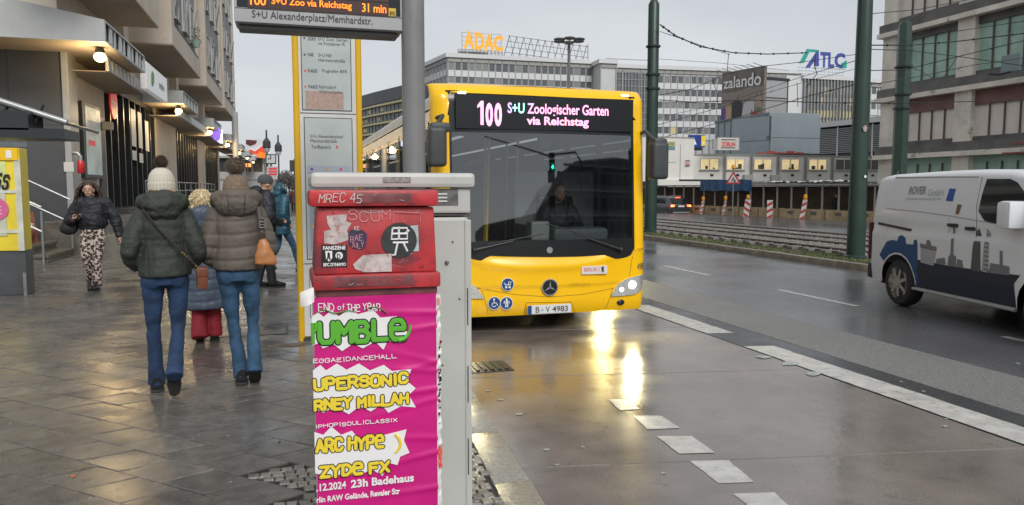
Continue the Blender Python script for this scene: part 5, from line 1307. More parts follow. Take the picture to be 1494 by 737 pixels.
al = thing('blue_shop_board', 'blue shop board with a white triangle and a yellow triangle', 'sign', atd(1004.5, 215, 72), ang); k_ = 72 / 1100
bx('board', mat('board_blue', (.015, .04, .25), .4), al, 0, 0, 0, 25 * k_, .2, 18 * k_); bx('name_strip', blackp, al, -.05, -.03, -.3, 20 * k_, .0, .0)
def trg(x, z, h, m): MB().prism([(x, z), (x + h, z), (x + h * .55, z + h * 1.1)], 'y', -.04, 0).build('triangle', m, al)
trg(3 * k_, 4 * k_, 9 * k_, whitep); bx('yellow_panel', yelp, al, 19 * k_, -.03, 2 * k_, 25 * k_, 0, 17 * k_); trg(20 * k_, 5 * k_, 4 * k_, whitep)
# blue-grey container block
cb_ = mat('container_blue_grey', (.29, .34, .37), .45, noise_=(.8, .08), grime=(1.2, (.17, .2, .21), .64)); cbd = mat('container_blue_grey_rib', (.16, .19, .205), .5)
for lv, (v0, v1) in enumerate(((226, 205), (204.6, 170))):
    nm = 'lower' if not lv else 'upper'
    t_, L = frame_at('blue_container', '%s blue grey ribbed container tier, its doors facing left' % nm, 'container', 1043, 200, 86, 1122, 76, 'blue grey container block')
    Dm = 80
    bx('shell', cb_, t_, 0, 0, ZV(v0, Dm), L, 6, ZV(v1, Dm), .04)
    for i in range(8): x = L * (i + .5) / 8; bx('rib', cbd, t_, x, -.06, ZV(v0, Dm) + .1, x + .12, 0, ZV(v1, Dm) - .1)
    bx('rail', cbd, t_, 0, -.08, ZV(v1, Dm) - .25, L, 0, ZV(v1, Dm)); bx('rail', cbd, t_, 0, -.08, ZV(v0, Dm), L, 0, ZV(v0, Dm) + .2)
    t2, L2 = frame_at('blue_container', '%s blue grey container tier, its plain side facing right' % nm, 'container', 1122, 200, 76, 1180, 79, 'blue grey container block')
    bx('shell', cb_, t2, .02, 0, ZV(v0, 76), L2, 5, ZV(v1, 76), .04); bx('rail', cbd, t2, 0, -.06, ZV(v1, 76) - .3, L2, 0, ZV(v1, 76) - .02); bx('rail', cbd, t2, 0, -.06, ZV(v0, 76), L2, 0, ZV(v0, 76) + .2)
    for xx in (0, L2 - .2, L2 * .33 if not lv else L2 - .2, L2 * .66 if not lv else 0): bx('post', cbd, t2, xx, -.07, ZV(v0, 76), xx + .2, 0, ZV(v1, 76))
rf = thing('red_roof_frame', 'thin red roof frames lying on the white containers', 'frame', atd(1105, 224, 67), ang)
for i in range(5): bx('red_bar', mat('site_red', (.55, .08, .07), .5), rf, i * .9, 0, 0, i * .9 + .75, .1, .12 + .1 * (i % 2))
# zalando billboard
zb_, L = frame_at('fashion_billboard', 'tall brown fashion billboard with white letters over a group photo', 'billboard', 1053, 140, 128, 1115, 112)
def zz(u, v): f_ = (u - 1053) / 62; return (f_ * L, ZV(v, 128 + (112 - 128) * f_))
MB().prism([zz(1053, 175), zz(1114, 170), zz(1114.5, 97), zz(1053, 108)], 'y', 0, .4).build('board', mat('billboard_brown', (.15, .128, .112), .6, noise_=(.6, .3)), zb_)
def zp(nm, pts, c_, y=-.05): MB().prism([zz(*p) for p in pts], 'y', y, y + .04).build(nm, mat('print_' + nm, c_, .6), zb_)
zt = text('zalando', 0, 0, 1, 1, -.12, whitep, zb_, bold=.015)
for v_ in zt.data.vertices:
    a, b_ = v_.co.x, v_.co.z; pa, pb2 = zz(1056.5 + 55 * a, 131 - 6 * a - 0), zz(1056.5 + 55 * a, 115.5 - 10.5 * a); v_.co.x = pa[0]; v_.co.z = pa[1] + (pb2[1] - pa[1]) * b_
zp('photo_ground', [(1053, 137), (1075, 135), (1095, 128), (1114, 126), (1114, 170), (1053, 175)], (.26, .21, .18), -.03)
zp('violet_coat', [(1053, 160), (1058, 156), (1060, 162), (1059, 175), (1053, 175)], (.12, .05, .25))
zp('tan_coat', [(1062, 156), (1066, 152), (1070, 160), (1069, 173), (1061, 174)], (.50, .32, .2))
zp('black_coat', [(1070, 150), (1079, 146), (1086, 150), (1085, 172), (1070, 173)], (.015, .015, .015))
zp('white_shirt', [(1088, 152), (1093, 148), (1100, 150), (1097, 171), (1085, 172)], (.55, .52, .55))
zp('white_shirt', [(1098, 146), (1103, 150), (1102, 165), (1098, 158)], (.55, .52, .55), -.07)
zp('red_dress', [(1099, 163), (1106, 161), (1109, 170), (1099, 171)], (.35, .04, .05))
zp('pale_coat', [(1103, 140), (1112, 140), (1113, 160), (1105, 158)], (.36, .28, .2), -.04)
zp('green_bag', [(1106, 156), (1111, 157), (1110, 163), (1105, 162)], (.12, .2, .04), -.08)
for (u, v) in ((1057, 147), (1065, 153), (1078, 141), (1092, 145), (1104, 139), (1110, 137)):
    c_ = zz(u, v); MB().ball((c_[0], -.1, c_[1]), (.28, .06, .36), 10, 6).build('printed_face', mat('print_skin', (.42, .26, .18), .6), zb_)
for k in range(7): a = zz(1056 + k * 9, 107 - k * 1.6); MB().tube([(a[0], .2, a[1]), (a[0] - .3, -1.2, a[1] + .5)], .05, 4).build('spotlight_arm', galv, zb_)
# buildings behind
pan = mat('far_concrete_panel', (.50, .505, .51), .65, noise_=(.15, .08)); pan2 = mat('far_concrete_pale', (.58, .585, .59), .65); wg = mat('far_office_glass', (.10, .11, .12), .2); wg2 = mat('far_office_glass_blind', (.20, .21, .21), .35); wgl = mat('far_office_glass_lit', (.5, .42, .2), .4, emit=((1, .85, .5), .05))
def office(lab, u0, D0, u1, D1, vtop, depth, rows, nwin, wh, vh, ww_, m=pan, name='office_building', roofh=None):
    t_, L = frame_at(name, lab, 'building', u0, vtop, D0, u1, D1); H = ZV(vtop, D0)
    bx('wall', m, t_, 0, 0, 0, L, depth, H); bx('cornice', pan2, t_, -.6, -.7, H - .9, L + .3, depth, H + .1); bx('cornice_gap', crib, t_, -.2, -.3, H - 1.9, L, 0, H - 1.0)
    me = None; q = random.Random(int(u0))
    for v in rows:
        zc = ZV(v, D0)
        bx('spandrel', pan2, t_, 0, -.22, zc - vh * .9 - .9, L, 0, zc - vh * .55)
        for i in range(nwin):
            xc = L * (i + .5) / nwin; a = ww_ * L / nwin / 2
            o = bx('window', q.choice((wg, wg, wg, wg2)) if q.random() > .008 else wgl, t_, xc - a, -.08, zc - vh / 2, xc + a, .0, zc + vh / 2)
    for i in range(0, nwin + 1): x = L * i / nwin; bx('mullion_fin', crib, t_, x - .12, -.30, ZV(226, D0) * 0 + H * .25, x + .12, -.22, H - 1.0)
    return t_, L
oa, LA = office('long pale office block carrying the orange letters on its roof', 653, 183, 882, 194, 79, 14, (96.5, 115), 24, 0, 1.75, .72)
ow, _ = office('pale side wing of the office block at its left corner', 615, 200.5, 653, 183.5, 96.2, 10, (110, 128, 146, 164), 8, 0, 1.9, .6)
om, _ = office('dark glazed middle section of the far office block', 883, 194.5, 958, 198, 94, 14, (), 3, 0, 1.7, .7, mat('far_dark_glazing', (.13, .14, .15), .35, noise_=(.5, .3)))
t_ = om; L = 13.3
for i in range(16): x = i * .9; bx('glazing_fin', mat('far_fin', (.30, .31, .31), .5), t_, x, -.35, 8, x + .14, -.02, ZV(97, 194))
for i in range(16): z = 10 + i * 1.7; bx('glazing_bar', MATS['far_fin'], t_, 0, -.2, z, 14, -.02, z + .18)
ob_, _ = office('second pale office wing with many windows behind the tram wires', 959, 198, 1168, 206, 97, 14, (115.5, 134, 152, 170.5, 189), 22, 0, 1.85, .66)
oc, _ = office('grey rooftop hut on the long office block', 876, 188, 899, 189, 88, 6, (), 1, 0, 1, .5, pan, name='rooftop_hut')
od, _ = office('pale office block section right of the dark fins behind the green pole', 1246, 190, 1305, 196, 114, 14, (130, 152), 5, 0, 1.8, .5)
# dark fin tower with the letters
tw_, L = frame_at('dark_office_tower', 'dark grey office tower with vertical fins under the blue letters', 'building', 1172, 150, 176, 1247, 180); H = ZV(112, 176)
bx('wall', mat('far_dark_wall', (.19, .195, .195), .5, noise_=(.4, .2)), tw_, 0, 0, 0, L, 12, H); bx('cornice', pan2, tw_, -.5, -.4, H - .6, L + .5, 12, H + .3); bx('side_wall', pan2, tw_, -4.5, .3, 0, -.02, 12, H - 0)
for i in range(17): x = L * i / 16; bx('fin', mat('far_fin'), tw_, x - .09, -.5, 6, x + .09, 0, H - .6)
for r, v in enumerate((131, 146, 165, 179)):
    for i in range(12): x = L * (i + 1.5) / 14; bx('window', wgl if (r == 2 or (i * 7 + r * 3) % 4 == 0) else mat('far_grey_glass', (.28, .29, .28), .3), tw_, x, -.06, ZV(v, 176) - .9, x + .7, 0, ZV(v, 176) + .7)
# grey box building with dark frame right of the billboard
gb2, L = frame_at('grey_hall', 'plain grey metal hall with dark roof edge right of the billboard', 'building', 1114, 150, 130, 1149, 132); bx('wall', mat('grey_sheet_metal', (.32, .325, .33), .5, noise_=(.3, .06)), gb2, 0, 0, 0, L, 10, ZV(114, 130)); bx('roof_edge', dkf, gb2, -.1, -.2, ZV(116.5, 130), L + .2, 10, ZV(113.5, 130)); bx('wall_joint', dkf, gb2, 0, -.1, ZV(143, 130), L, 0, ZV(142, 130)); bx('corner_post', dkf, gb2, L - .15, -.1, 0, L, 0, ZV(116, 130))
for i in range(14): x = L * i / 14; bx('sheet_rib', crib, gb2, x, -.04, 5, x + .08, 0, ZV(143.5, 130))
# louvred building
lv_, L = frame_at('louvred_building', 'low building with grey horizontal louvres behind the white containers', 'building', 1176, 200, 96, 1300, 84)
bx('wall', mat('louvre_back', (.06, .06, .06), .6), lv_, 0, .2, 0, L, 8, ZV(192, 96)); bx('roof_edge', pan2, lv_, -.2, -.3, ZV(189, 96), L + 1, 8, ZV(182, 96)); 
for i in range(14): z = ZV(226 - i * 2.5, 96); bx('louvre', mat('louvre_grey', (.30, .31, .31), .5), lv_, 0, -.05, z, L, .15, z + .11)
for x in (.3, L * .4, L * .8): bx('louvre_post', pan2, lv_, x, -.1, 0, x + .15, .0, ZV(190, 96))
# roof letters and frames
def roof_letters(): pass
le = thing('roof_letters', 'big orange roof letters reading ADAC on a steel frame', 'roof sign', atd(676, 75, 186), oa.rotation_euler.z); k_ = 186 / 1100
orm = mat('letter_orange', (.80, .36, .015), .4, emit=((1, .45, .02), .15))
for i, (ch, u0, u1, v0, v1) in enumerate((('A', 676, 692, 45.5, 71.5), ('D', 692.5, 707, 47, 72), ('A', 706, 722, 48, 73), ('C', 721, 735.5, 50, 73))):
    text(ch, (u0 - 676) * k_, (75 - v1) * k_, (u1 - u0) * k_, (v1 - v0) * k_, -.4, orm, le, name='letter', bold=.045)
steelf = mat('thin_steel', (.12, .12, .12), .6)
def lat(t_, x0, z0, x1, z1, n, r=.07, slant=0, y=0):
    for i in range(n + 1):
        x = x0 + (x1 - x0) * i / n; MB().tube([(x, y, z0), (x + slant, y, z1)], r, 4).build('upright', steelf, t_)
    for k in range(4): z = z0 + (z1 - z0) * (k + 1) / 4; MB().tube([(x0, y, z), (x1 + slant, y, z)], r * .7, 4).build('cross_bar', steelf, t_)
lat(le, -8 * k_, -5 * k_, 59 * k_, 3 * k_, 12); lat(le, -2 * k_, 3 * k_, 57 * k_, 27 * k_, 4, .05)
bx('letter_base_hut', mat('hut_grey', (.25, .25, .24), .6), le, -4 * k_, 1, -8 * k_, 38 * k_, 6, 0.2)
fr_ = thing('empty_sign_frame', 'empty slanted steel sign frame on the roof right of the orange letters', 'sign frame', atd(735, 80, 187), oa.rotation_euler.z)
for i in range(12):
    x = i * 11 * k_; zt_ = (28 - i * .7) * k_; zb2 = (-2 - i * .9) * k_
    MB().tube([(x, 0, zb2), (x + 9 * k_, 0, zt_)], .09, 4).build('upright', steelf, fr_)
    if i < 11: MB().tube([(x + 9 * k_, 0, zt_), (x + 9 * k_ + 1, 0, zb2)], .05, 4).build('brace', steelf, fr_)
for k in range(4): MB().tube([(2 * k_ + k * 1.5 * k_, 0, (4 + 8 * k) * k_), (132 * k_, 0, (-6 + 8 * k) * k_)], .06, 4).build('cross_bar', steelf, fr_)
MB().tube([(132 * k_, 0, -12 * k_), (132 * k_, 0, 22 * k_)], .09, 4).build('upright', steelf, fr_)
at_ = thing('roof_letters', 'blue and green roof logo reading ATLC on a pale frame', 'roof sign', atd(1164, 110, 178), tw_.rotation_euler.z); k_ = 178 / 1100
bl2 = mat('letter_blue', (.05, .07, .30), .4); tl2 = mat('letter_teal', (.02, .33, .27), .4)
def PK(pts): return [((u - 1164) * k_, (110 - v) * k_) for u, v in pts]
MB().prism(PK([(1166, 91), (1177, 72), (1196, 72.5), (1193, 76), (1181, 75.5), (1172, 92), (1166, 93)]), 'y', -.5, -.1).build('letter_stripe', tl2, at_)
MB().prism(PK([(1175, 99), (1191, 78), (1196, 73), (1197, 96), (1190, 96), (1190, 88), (1181, 99)]), 'y', -.6, -.2).build('letter_a', bl2, at_)
for ch, u0, u1 in (('T', 1199, 1213), ('L', 1213, 1224), ('C', 1224, 1243)): text(ch, (u0 - 1164) * k_, (110 - 97.5) * k_, (u1 - u0) * k_, 22.5 * k_, -.5, bl2, at_, name='letter', bold=.05)
MB().prism(PK([(1236, 90), (1245, 85), (1245, 97), (1239, 97)]), 'y', -.7, -.52).build('letter_stripe', tl2, at_)
pf = mat('pale_frame', (.45, .5, .5), .5)
for i in range(13): x = (1 + i * 6.5) * k_; MB().tube([(x, 0, 0), (x, 0, 12 * k_)], .06, 4).build('upright', pf, at_)
for z in (3, 7, 12): MB().tube([(0, 0, z * k_), (81 * k_, 0, z * k_)], .08, 4).build('cross_bar', pf, at_)
# dark glass building with yellow bands, far left of the bus
gl_, L = frame_at('banded_glass_building', 'dark glass office building with pale yellow floor bands left of the bus', 'building', 525, 200, 215, 548, 205)
gl2, L2 = frame_at('banded_glass_building', 'right wing of the yellow banded glass building behind the grey pole', 'building', 548, 200, 205, 600, 188); gl2['group'] = gl_['group'] = 'yellow banded glass building'
for (g_, L_, Dd) in ((gl_, L, 205), (gl2, L2, 205)):
    bx('glass_wall', mat('banded_glass', (.06, .075, .08), .2, noise_=(.4, .4)), g_, 0, 0, 0, L_, 20, ZV(153, Dd)); bx('dark_top_storey', mat('dark_top', (.06, .065, .075), .5), g_, 0, -.3, ZV(153, Dd), L_, 20, ZV(136, Dd))
    for v in (158, 170.5, 183.5, 197, 210, 223, 236): bx('floor_band', mat('pale_yellow_band', (.50, .44, .24), .5), g_, 0, -.8, ZV(v, Dd), L_, 0, ZV(v, Dd) + .45)
    n = int(L_ / 2.2)
    for i in range(n + 1): x = L_ * i / n; bx('mullion', mat('far_fin'), g_, x - .06, -.2, 0, x + .06, 0, ZV(153, Dd))
    for i in range(8): x = rnd.uniform(0, L_ - 1); v = rnd.choice((165, 178, 191, 204, 217)); bx('lit_window', wgl, g_, x, -.1, ZV(v, Dd), x + 1.2, 0, ZV(v, Dd) + .9)
bx('roof_hut', mat('dark_top'), gl2, 3, 4, ZV(136, 205), 8, 10, ZV(132, 205))
# ------------------------------------------------------------------ building with green netting on the right
rX = 42.0
rbld = thing('scaffold_building', 'stripped concrete building with green netting and red primer bands on the right', 'building', (rX, 0, -.5))
ccr = mat('stripped_concrete', (.72, .67, .59), .7, noise_=(.6, .2), grime=(.9, (.22, .19, .16), .6), bump=(8, .3, .03)); cdk = mat('dark_beam', (.13, .13, .12), .7, noise_=(.8, .3)); net = mat('green_netting', (.36, .54, .46), .6, noise_=(.7, .2), grime=(1.4, (.46, .58, .52), .55)); redb = mat('red_primer', (.20, .10, .085), .6, noise_=(.8, .3)); crm = mat('cream_sheeting', (.76, .70, .64), .6, noise_=(.5, .12)); mul = mat('dark_red_mullion', (.13, .08, .07), .6)
Y0r, Y1r = 6.0, 46.6
fl = (4.75, 8.9, 13.55, 18.2)          # slab heights above this base
bx('core', mat('building_void', (.07, .065, .06), .8), rbld, .9, Y0r, 0, 16, Y1r - .8, 24)
bx('end_wall', ccr, rbld, 0, Y1r - 1.3, 0, 16, Y1r, 24)
for z in fl:
    bx('slab_edge', cdk, rbld, -.30, Y0r, z - .1, .9, Y1r + .1, z + .5); bx('slab_nosing', ccr, rbld, -.42, Y0r, z - .42, .9, Y1r + .2, z - .1)
prev = 0
for j, z in enumerate(fl):
    lo, hi = prev + (.5 if j else 0), z - .42
    kind = (1, 0, 1, 0)[j]
    y = Y1r - 1.3; k = 0
    while y > Y0r:
        w = 6.6; ya = max(Y0r, y - w)
        bx('column', ccr if (kind == 0 or k == 0) else net, rbld, -.1, ya, lo, .5, ya + 1.3, hi)
        bx('infill', net if kind == 1 else crm, rbld, .35, ya + 1.3, lo, .5, y, hi - .0)
        if j: bx('head_band', redb if kind == 0 else cdk, rbld, .2, ya + 1.3, hi - (.95 if kind == 0 else .5), .34, y, hi)
        if j: bx('sill_band', cdk, rbld, .15, ya + 1.3, lo, .34, y, lo + .3)
        for i in range(5): yy = ya + 1.3 + (y - ya - 1.3) * i / 5; bx('mullion', mul if kind == 0 else mat('netting_post', (.12, .09, .06), .6), rbld, .25, yy, lo + .2, .33, yy + .08, hi - .4)
        y = ya; k += 1
    prev = z
for (y, z, s_) in ((20.5, 10.6, 1.0), (34.8, 8.6, .6)):
    fp = thing('flood_light', 'grey square floodlight on a bracket, %s' % ('the large one before the cream sheeting' if s_ == 1.0 else 'the small one by the thin green pole'), 'floodlight', (rX - 1.6, y, z), R(90))
    bx('panel', mat('floodlight_grey', (.20, .26, .27), .4), fp, -s_, -.15, -.1, s_, 0, 1.5 * s_, .03); MB().lathe([(.42 * s_, -.02), (.42 * s_, -.06)], 18, (0, -.15, .8 * s_), 'y').build('lamp_disc', mat('lamp_disc', (.6, .62, .62), .3), fp); MB().tube([(0, -.05, -.1), (0, .8, -.3), (0, 1.5, -.3)], .07, 6).build('bracket', dkf, fp)
rs_ = thing('red_site_stack', 'red steel site frames stacked behind the white van', 'site frame', (33, 19, -.5), R(95))
for i in range(9): bx('red_beam', mat('site_red_dull', (.28, .08, .07), .6, noise_=(2, .3)), rs_, -9 + rnd.uniform(-.5, .5), rnd.uniform(-1, 1), 3.2 + i * .14, 7 + rnd.uniform(-2, 1), rnd.uniform(1.1, 1.6), 3.27 + i * .14)
for i in range(7): bx('red_post', MATS['site_red_dull'], rs_, -9 + i * 2.5, -.9, 0, -8.85 + i * 2.5, -.75, 4.4)
# ------------------------------------------------------------------ tram masts, wires, tall lamp
gpol = mat('dark_green_mast', (.022, .048, .036), .4, noise_=(2, .2), grime=(3, (.03, .055, .035), .6), bump=(30, .2, .006))
def mast(lab, x, y, H, r0, r1, z0=.1, n=10):
    t_ = thing('tram_mast', lab, 'mast', (x, y, z0), 0, 'dark green tram masts'); MB().tube([(0, 0, 0), (0, 0, H * .5), (0, 0, H - .15), (0, 0, H)], [r0, (r0 + r1) / 2, r1, r1 * .6], n).build('shaft', gpol, t_, smooth=True)
    MB().lathe([(r0 * 1.15, 0), (r0 * 1.15, .05), (r0, .07)], n).build('base_ring', gpol, t_)
    for h_ in (.62, .68, .8): MB().lathe([(r1 * 1.35, H * h_), (r1 * 1.35, H * h_ + .06)], n).build('clamp', dkf, t_)
    return t_
m1 = mast('near dark green tram mast standing in the grass before the containers', 12.62, 14.6, 9.6, .205, .135)
stp = MB().prism([(-.03, 1.9), (.0, 1.93), (.04, 1.9), (.02, 1.86), (-.02, 1.86)], 'y', -.215, -.205).build('torn_sticker', whitep, m1); MB().prism([(-.1, 3.0), (-.03, 3.06), (.02, 3.0), (-.02, 2.9), (-.08, 2.92)], 'y', -.20, -.185).build('torn_sticker', mat('faded_sticker', (.4, .3, .3), .6), m1)
p = at(951, 200, 1); Y2 = 25.5; mast('dark green tram mast half hidden behind the bus mirror', p.x * Y2, Y2, at(951, 4, Y2).z, .23, .20)
Y3 = 21.5; p3 = at(1318, 100, Y3); mast('thin dark green tram mast behind the van with a sawn top', p3.x, Y3, at(1318, 31, Y3).z + .4, .26, .23, -.4, 6)
wirem = mat('overhead_wire', (.02, .02, .02), .5)
wires = 0
def wire(lab, pts, r=.012, beads=0, sag=0, n=14):
    P_ = [atd(*p) if len(p) == 3 else Vector(p) for p in pts]
    out_ = []
    for a, b_ in zip(P_, P_[1:]):
        for i in range(n): f_ = i / n; out_.append(a.lerp(b_, f_) - Vector((0, 0, sag * 4 * f_ * (1 - f_))))
    out_.append(P_[-1]); o0 = out_[0]
    r *= .75; t_ = thing('overhead_wire', lab, 'wire', o0, 0, 'overhead tram wires')
    MB().tube([p - o0 for p in out_], r, 5).build('cable', wirem, t_)
    for k in range(beads): p = out_[int((k + .7) / beads * (len(out_) - 1))] - o0; MB().ball(p, (r * 2.2,) * 3, 8, 6).build('insulator', wirem, t_, smooth=True)
WL = [
 ('thick beaded span wire sagging right from the mast behind the bus', [(963, 36, 27), (985, 52, 28), (1022, 68, 29), (1070, 77, 31), (1120, 79, 33), (1178, 77, 35)], .03, 14),
 ('thin wire just under the thick beaded span wire', [(963, 46, 27), (1010, 62, 29), (1065, 80, 31)], .014, 4),
 ('level wire crossing from the left mast to the near mast', [(962, 146, 27), (1010, 149, 29), (1100, 146, 28), (1200, 150, 22), (1250, 150, 17.5)], .022, 5),
 ('wire rising from the left mast towards the blue letters', [(962, 139, 27), (1010, 130, 29), (1060, 108, 33), (1110, 97, 34), (1175, 90, 35), (1252, 79, 36)], .02, 6),
 ('wire crossing low before the fashion billboard', [(950, 185, 30), (1040, 160, 32), (1110, 138, 34), (1180, 118, 36), (1250, 100, 38)], .016, 3),
 ('long faint wire over the second office wing', [(945, 85, 34), (1050, 92, 36), (1150, 103, 38)], .012, 3),
 ('contact wire running down towards the hoarding', [(950, 205, 40), (1060, 176, 32), (1180, 140, 22), (1252, 122, 17.6)], .018, 2),
 ('contact wire below the blue letters', [(945, 175, 45), (1060, 150, 36), (1170, 112, 26), (1250, 88, 18)], .014, 0),
 ('double wire from the near mast to the right, upper strand', [(1272, 66, 17.6), (1330, 66, 20), (1400, 60, 20), (1500, 48, 19)], .02, 5),
 ('double wire from the near mast to the right, lower strand', [(1272, 72, 17.6), (1330, 74, 20), (1410, 84, 20), (1500, 97, 19)], .014, 2),
 ('wire climbing across the cream storey of the right building', [(1268, 103, 17.6), (1320, 102, 19), (1400, 82, 18), (1500, 58, 16)], .014, 2),
 ('beaded wire at the floor edge of the right building', [(1268, 150, 17.6), (1310, 151, 22), (1345, 150, 23), (1500, 146, 24)], .018, 3),
 ('slack black cable looping between the floodlights', [(1333, 100, 30), (1345, 104, 30), (1362, 116, 30), (1378, 112, 30), (1396, 84, 30)], .02, 0),
 ('wire crossing the floodlight on the right', [(1262, 125, 17.6), (1340, 112, 18), (1420, 95, 18), (1500, 84, 18)], .012, 0),
 ('thin wire near the top of the right building', [(1272, 20, 17.6), (1340, 14, 18), (1420, -2, 18)], .012, 0),
 ('wire from the sawn mast over the netting', [(1325, 52, 26), (1400, 45, 24), (1500, 30, 22)], .014, 0),
 ('drop wire hanging beside the billboard', [(1050, 110, 33), (1040, 118, 33), (1047, 138, 33), (1047, 150, 33)], .02, 1),
 ('drop wire hanging right of the billboard', [(1163, 121, 34), (1164, 156, 34)], .02, 1),
 ('twisted drop cable below the blue letters', [(1190, 78, 35), (1188, 95, 35), (1192, 108, 35), (1180, 122, 35), (1176, 128, 35)], .024, 2),
 ('hanger wire left of the drop cable', [(1063, 78, 31), (1061, 104, 32)], .018, 0),
]
for w_ in WL: wire(*w_)
# tall multi head street lamp above the bus
D = 120; a = atd(829, 268, D)
tl_ = thing('mast_lamp', 'tall street lamp with a ring of flat heads above the bus roof', 'street lamp', (a.x, a.y, -.5)); H = ZV(64, D) 
cyl('mast', mat('lamp_mast_grey', (.14, .14, .14), .5), tl_, (0, 0, 0), (0, 0, H), .24, 12)
for k in range(6):
    an = R(60 * k + 12); ca, sa = math.cos(an), math.sin(an); MB().ball((ca * 1.75, sa * 1.75, H + .1), (.95, .95, .24), 14, 8).build('lamp_head', mat('lamp_head_grey', (.16, .16, .15), .4), tl_, smooth=True)
    MB().tube([(0, 0, H - .6), (ca * 1.3, sa * 1.3, H)], .08, 6).build('arm', MATS['lamp_mast_grey'], tl_)
# ------------------------------------------------------------------ people
def organic(name, m, parent, parts, voxel=.012, disp=None, sm=2):
    b = MB()
    for p in parts:
        if p[0] == 't': a, r = cr(p[1], p[2]); b.tube(a, r, 16)
        else: b.ball(p[1], p[2], 16, 10)
    me = b.mesh('tmp'); bm = bmesh.new(); bm.from_mesh(me); bmesh.ops.recalc_face_normals(bm, faces=bm.faces); bm.to_mesh(me); bm.free()
    o = bpy.data.objects.new('tmp', me); COL.objects.link(o)
    md = o.modifiers.new('r', 'REMESH'); md.mode = 'VOXEL'; md.voxel_size = voxel; md.use_smooth_shade = True
    if sm: ms = o.modifiers.new('s', 'SMOOTH'); ms.iterations = sm; ms.factor = .5
    dg = bpy.context.evaluated_depsgraph_get(); dg.update()
    me2 = bpy.data.meshes.new_from_object(o.evaluated_get(dg)); bpy.data.objects.remove(o)
    if disp:
        ns = [v.normal.copy() for v in me2.vertices]
        for v, nn in zip(me2.vertices, ns): v.co += nn * disp(v.co, nn)
    o = newobj(name, me2, m, parent, smooth=True)
    return o
def wr(p, s, a): return a * noise.noise(Vector((p[0] * s, p[1] * s, p[2] * s)))
def quilt(zs, amp, wrk=.010, sc=14):
    def f(p, n):
        d = min(abs(p[2] - z - .012 * math.sin(p[0] * 9 + p[1] * 7)) for z in zs) if zs else 1
        return -amp * math.exp(-(d / .013) ** 2) + amp * .5 + wr(p, sc, wrk) + wr((p[0], p[1], p[2] * 2.2), sc * 2.4, wrk * .45)
    return f
skin = mat('skin', (.50, .29, .21), .5, noise_=(30, .06)); lipm = mat('lips', (.32, .09, .08), .45); eyew = mat('eye_white', (.6, .6, .58), .3); iris = mat('iris', (.03, .02, .015), .2)
denim = mat('blue_denim', (.016, .040, .095), .85, noise_=(7, .45), bump=(22, .5, .02)); denl = mat('lighter_denim', (.028, .075, .14), .85, noise_=(7, .45), bump=(22, .5, .02))
shoe = mat('black_shoe', (.015, .015, .016), .4); sole = mat('shoe_sole', (.03, .03, .03), .7)
def head_parts(c, k=1.0):
    x, y, z = c
    return [('b', (x, y - .005, z + .02), (.076 * k, .094 * k, .098 * k)), ('b', (x, y + .022, z - .05), (.056 * k, .066 * k, .062 * k)), ('b', (x, y + .055, z - .083), (.026, .024, .02)),
            ('t', [(x, y + .088, z + .018), (x, y + .103, z - .01), (x, y + .098, z - .022)], [.009, .012, .012]), ('b', (x - .077, y, z - .01), (.012, .022, .032)), ('b', (x + .077, y, z - .01), (.012, .022, .032)),
            ('t', [(x - .03, y + .082, z + .033), (x, y + .092, z + .030), (x + .03, y + .082, z + .033)], [.010, .010, .010]), ('b', (x, y + .088, z - .05), (.022, .010, .009))]
def face(par, c):
    x, y, z = c
    for s in (-1, 1):
        e = MB().ball((x + s * .031, y + .079, z + .006), (.0115, .009, .007), 12, 8).build('eye', eyew, par, smooth=True); MB().ball((x + s * .031, y + .086, z + .006), (.006, .004, .006), 10, 6).build('iris', iris, e)
        MB().tube([(x + s * .014, y + .092, z + .026), (x + s * .032, y + .090, z + .031), (x + s * .050, y + .078, z + .025)], [.002, .003, .0015], 6).build('eyebrow', mat('brow', (.10, .055, .035), .8), par)
    MB().tube([(x - .021, y + .090, z - .050), (x, y + .099, z - .048), (x + .021, y + .090, z - .050)], [.003, .006, .003], 8).build('lips', lipm, par, smooth=True)
def hand_parts(w, d, up, s=1.0, curl=.5):
    # w wrist, d = direction of fingers, up = back of the hand normal
    w, d, up = Vector(w), Vector(d).normalized(), Vector(up).normalized(); sd = d.cross(up).normalized() * s; o = []
    o.append(('t', [w, w + d * .045, w + d * .085], [(.026, .018), (.036, .016), (.036, .014)]))
    for k, (off, L) in enumerate(((-.027, .062), (-.009, .074), (.009, .070), (.026, .054))):
        a = w + d * .08 + sd * off; b_ = a + d * L * .45 - up * L * .2 * curl * 2; c = b_ + (d * (1 - curl) - up * curl * 1.3).normalized() * L * .5
        o.append(('t', [a, b_, c], [.009, .0085, .0075])); o.append(('b', tuple(c), (.0078,) * 3))
    a = w + d * .02 - sd * .024; b_ = a - sd * .028 + d * .028 - up * .008; c = b_ + d * .03 - up * .01 + sd * .004
    o.append(('t', [a, b_, c], [.013, .011, .009])); o.append(('b', tuple(c), (.009,) * 3)); return o
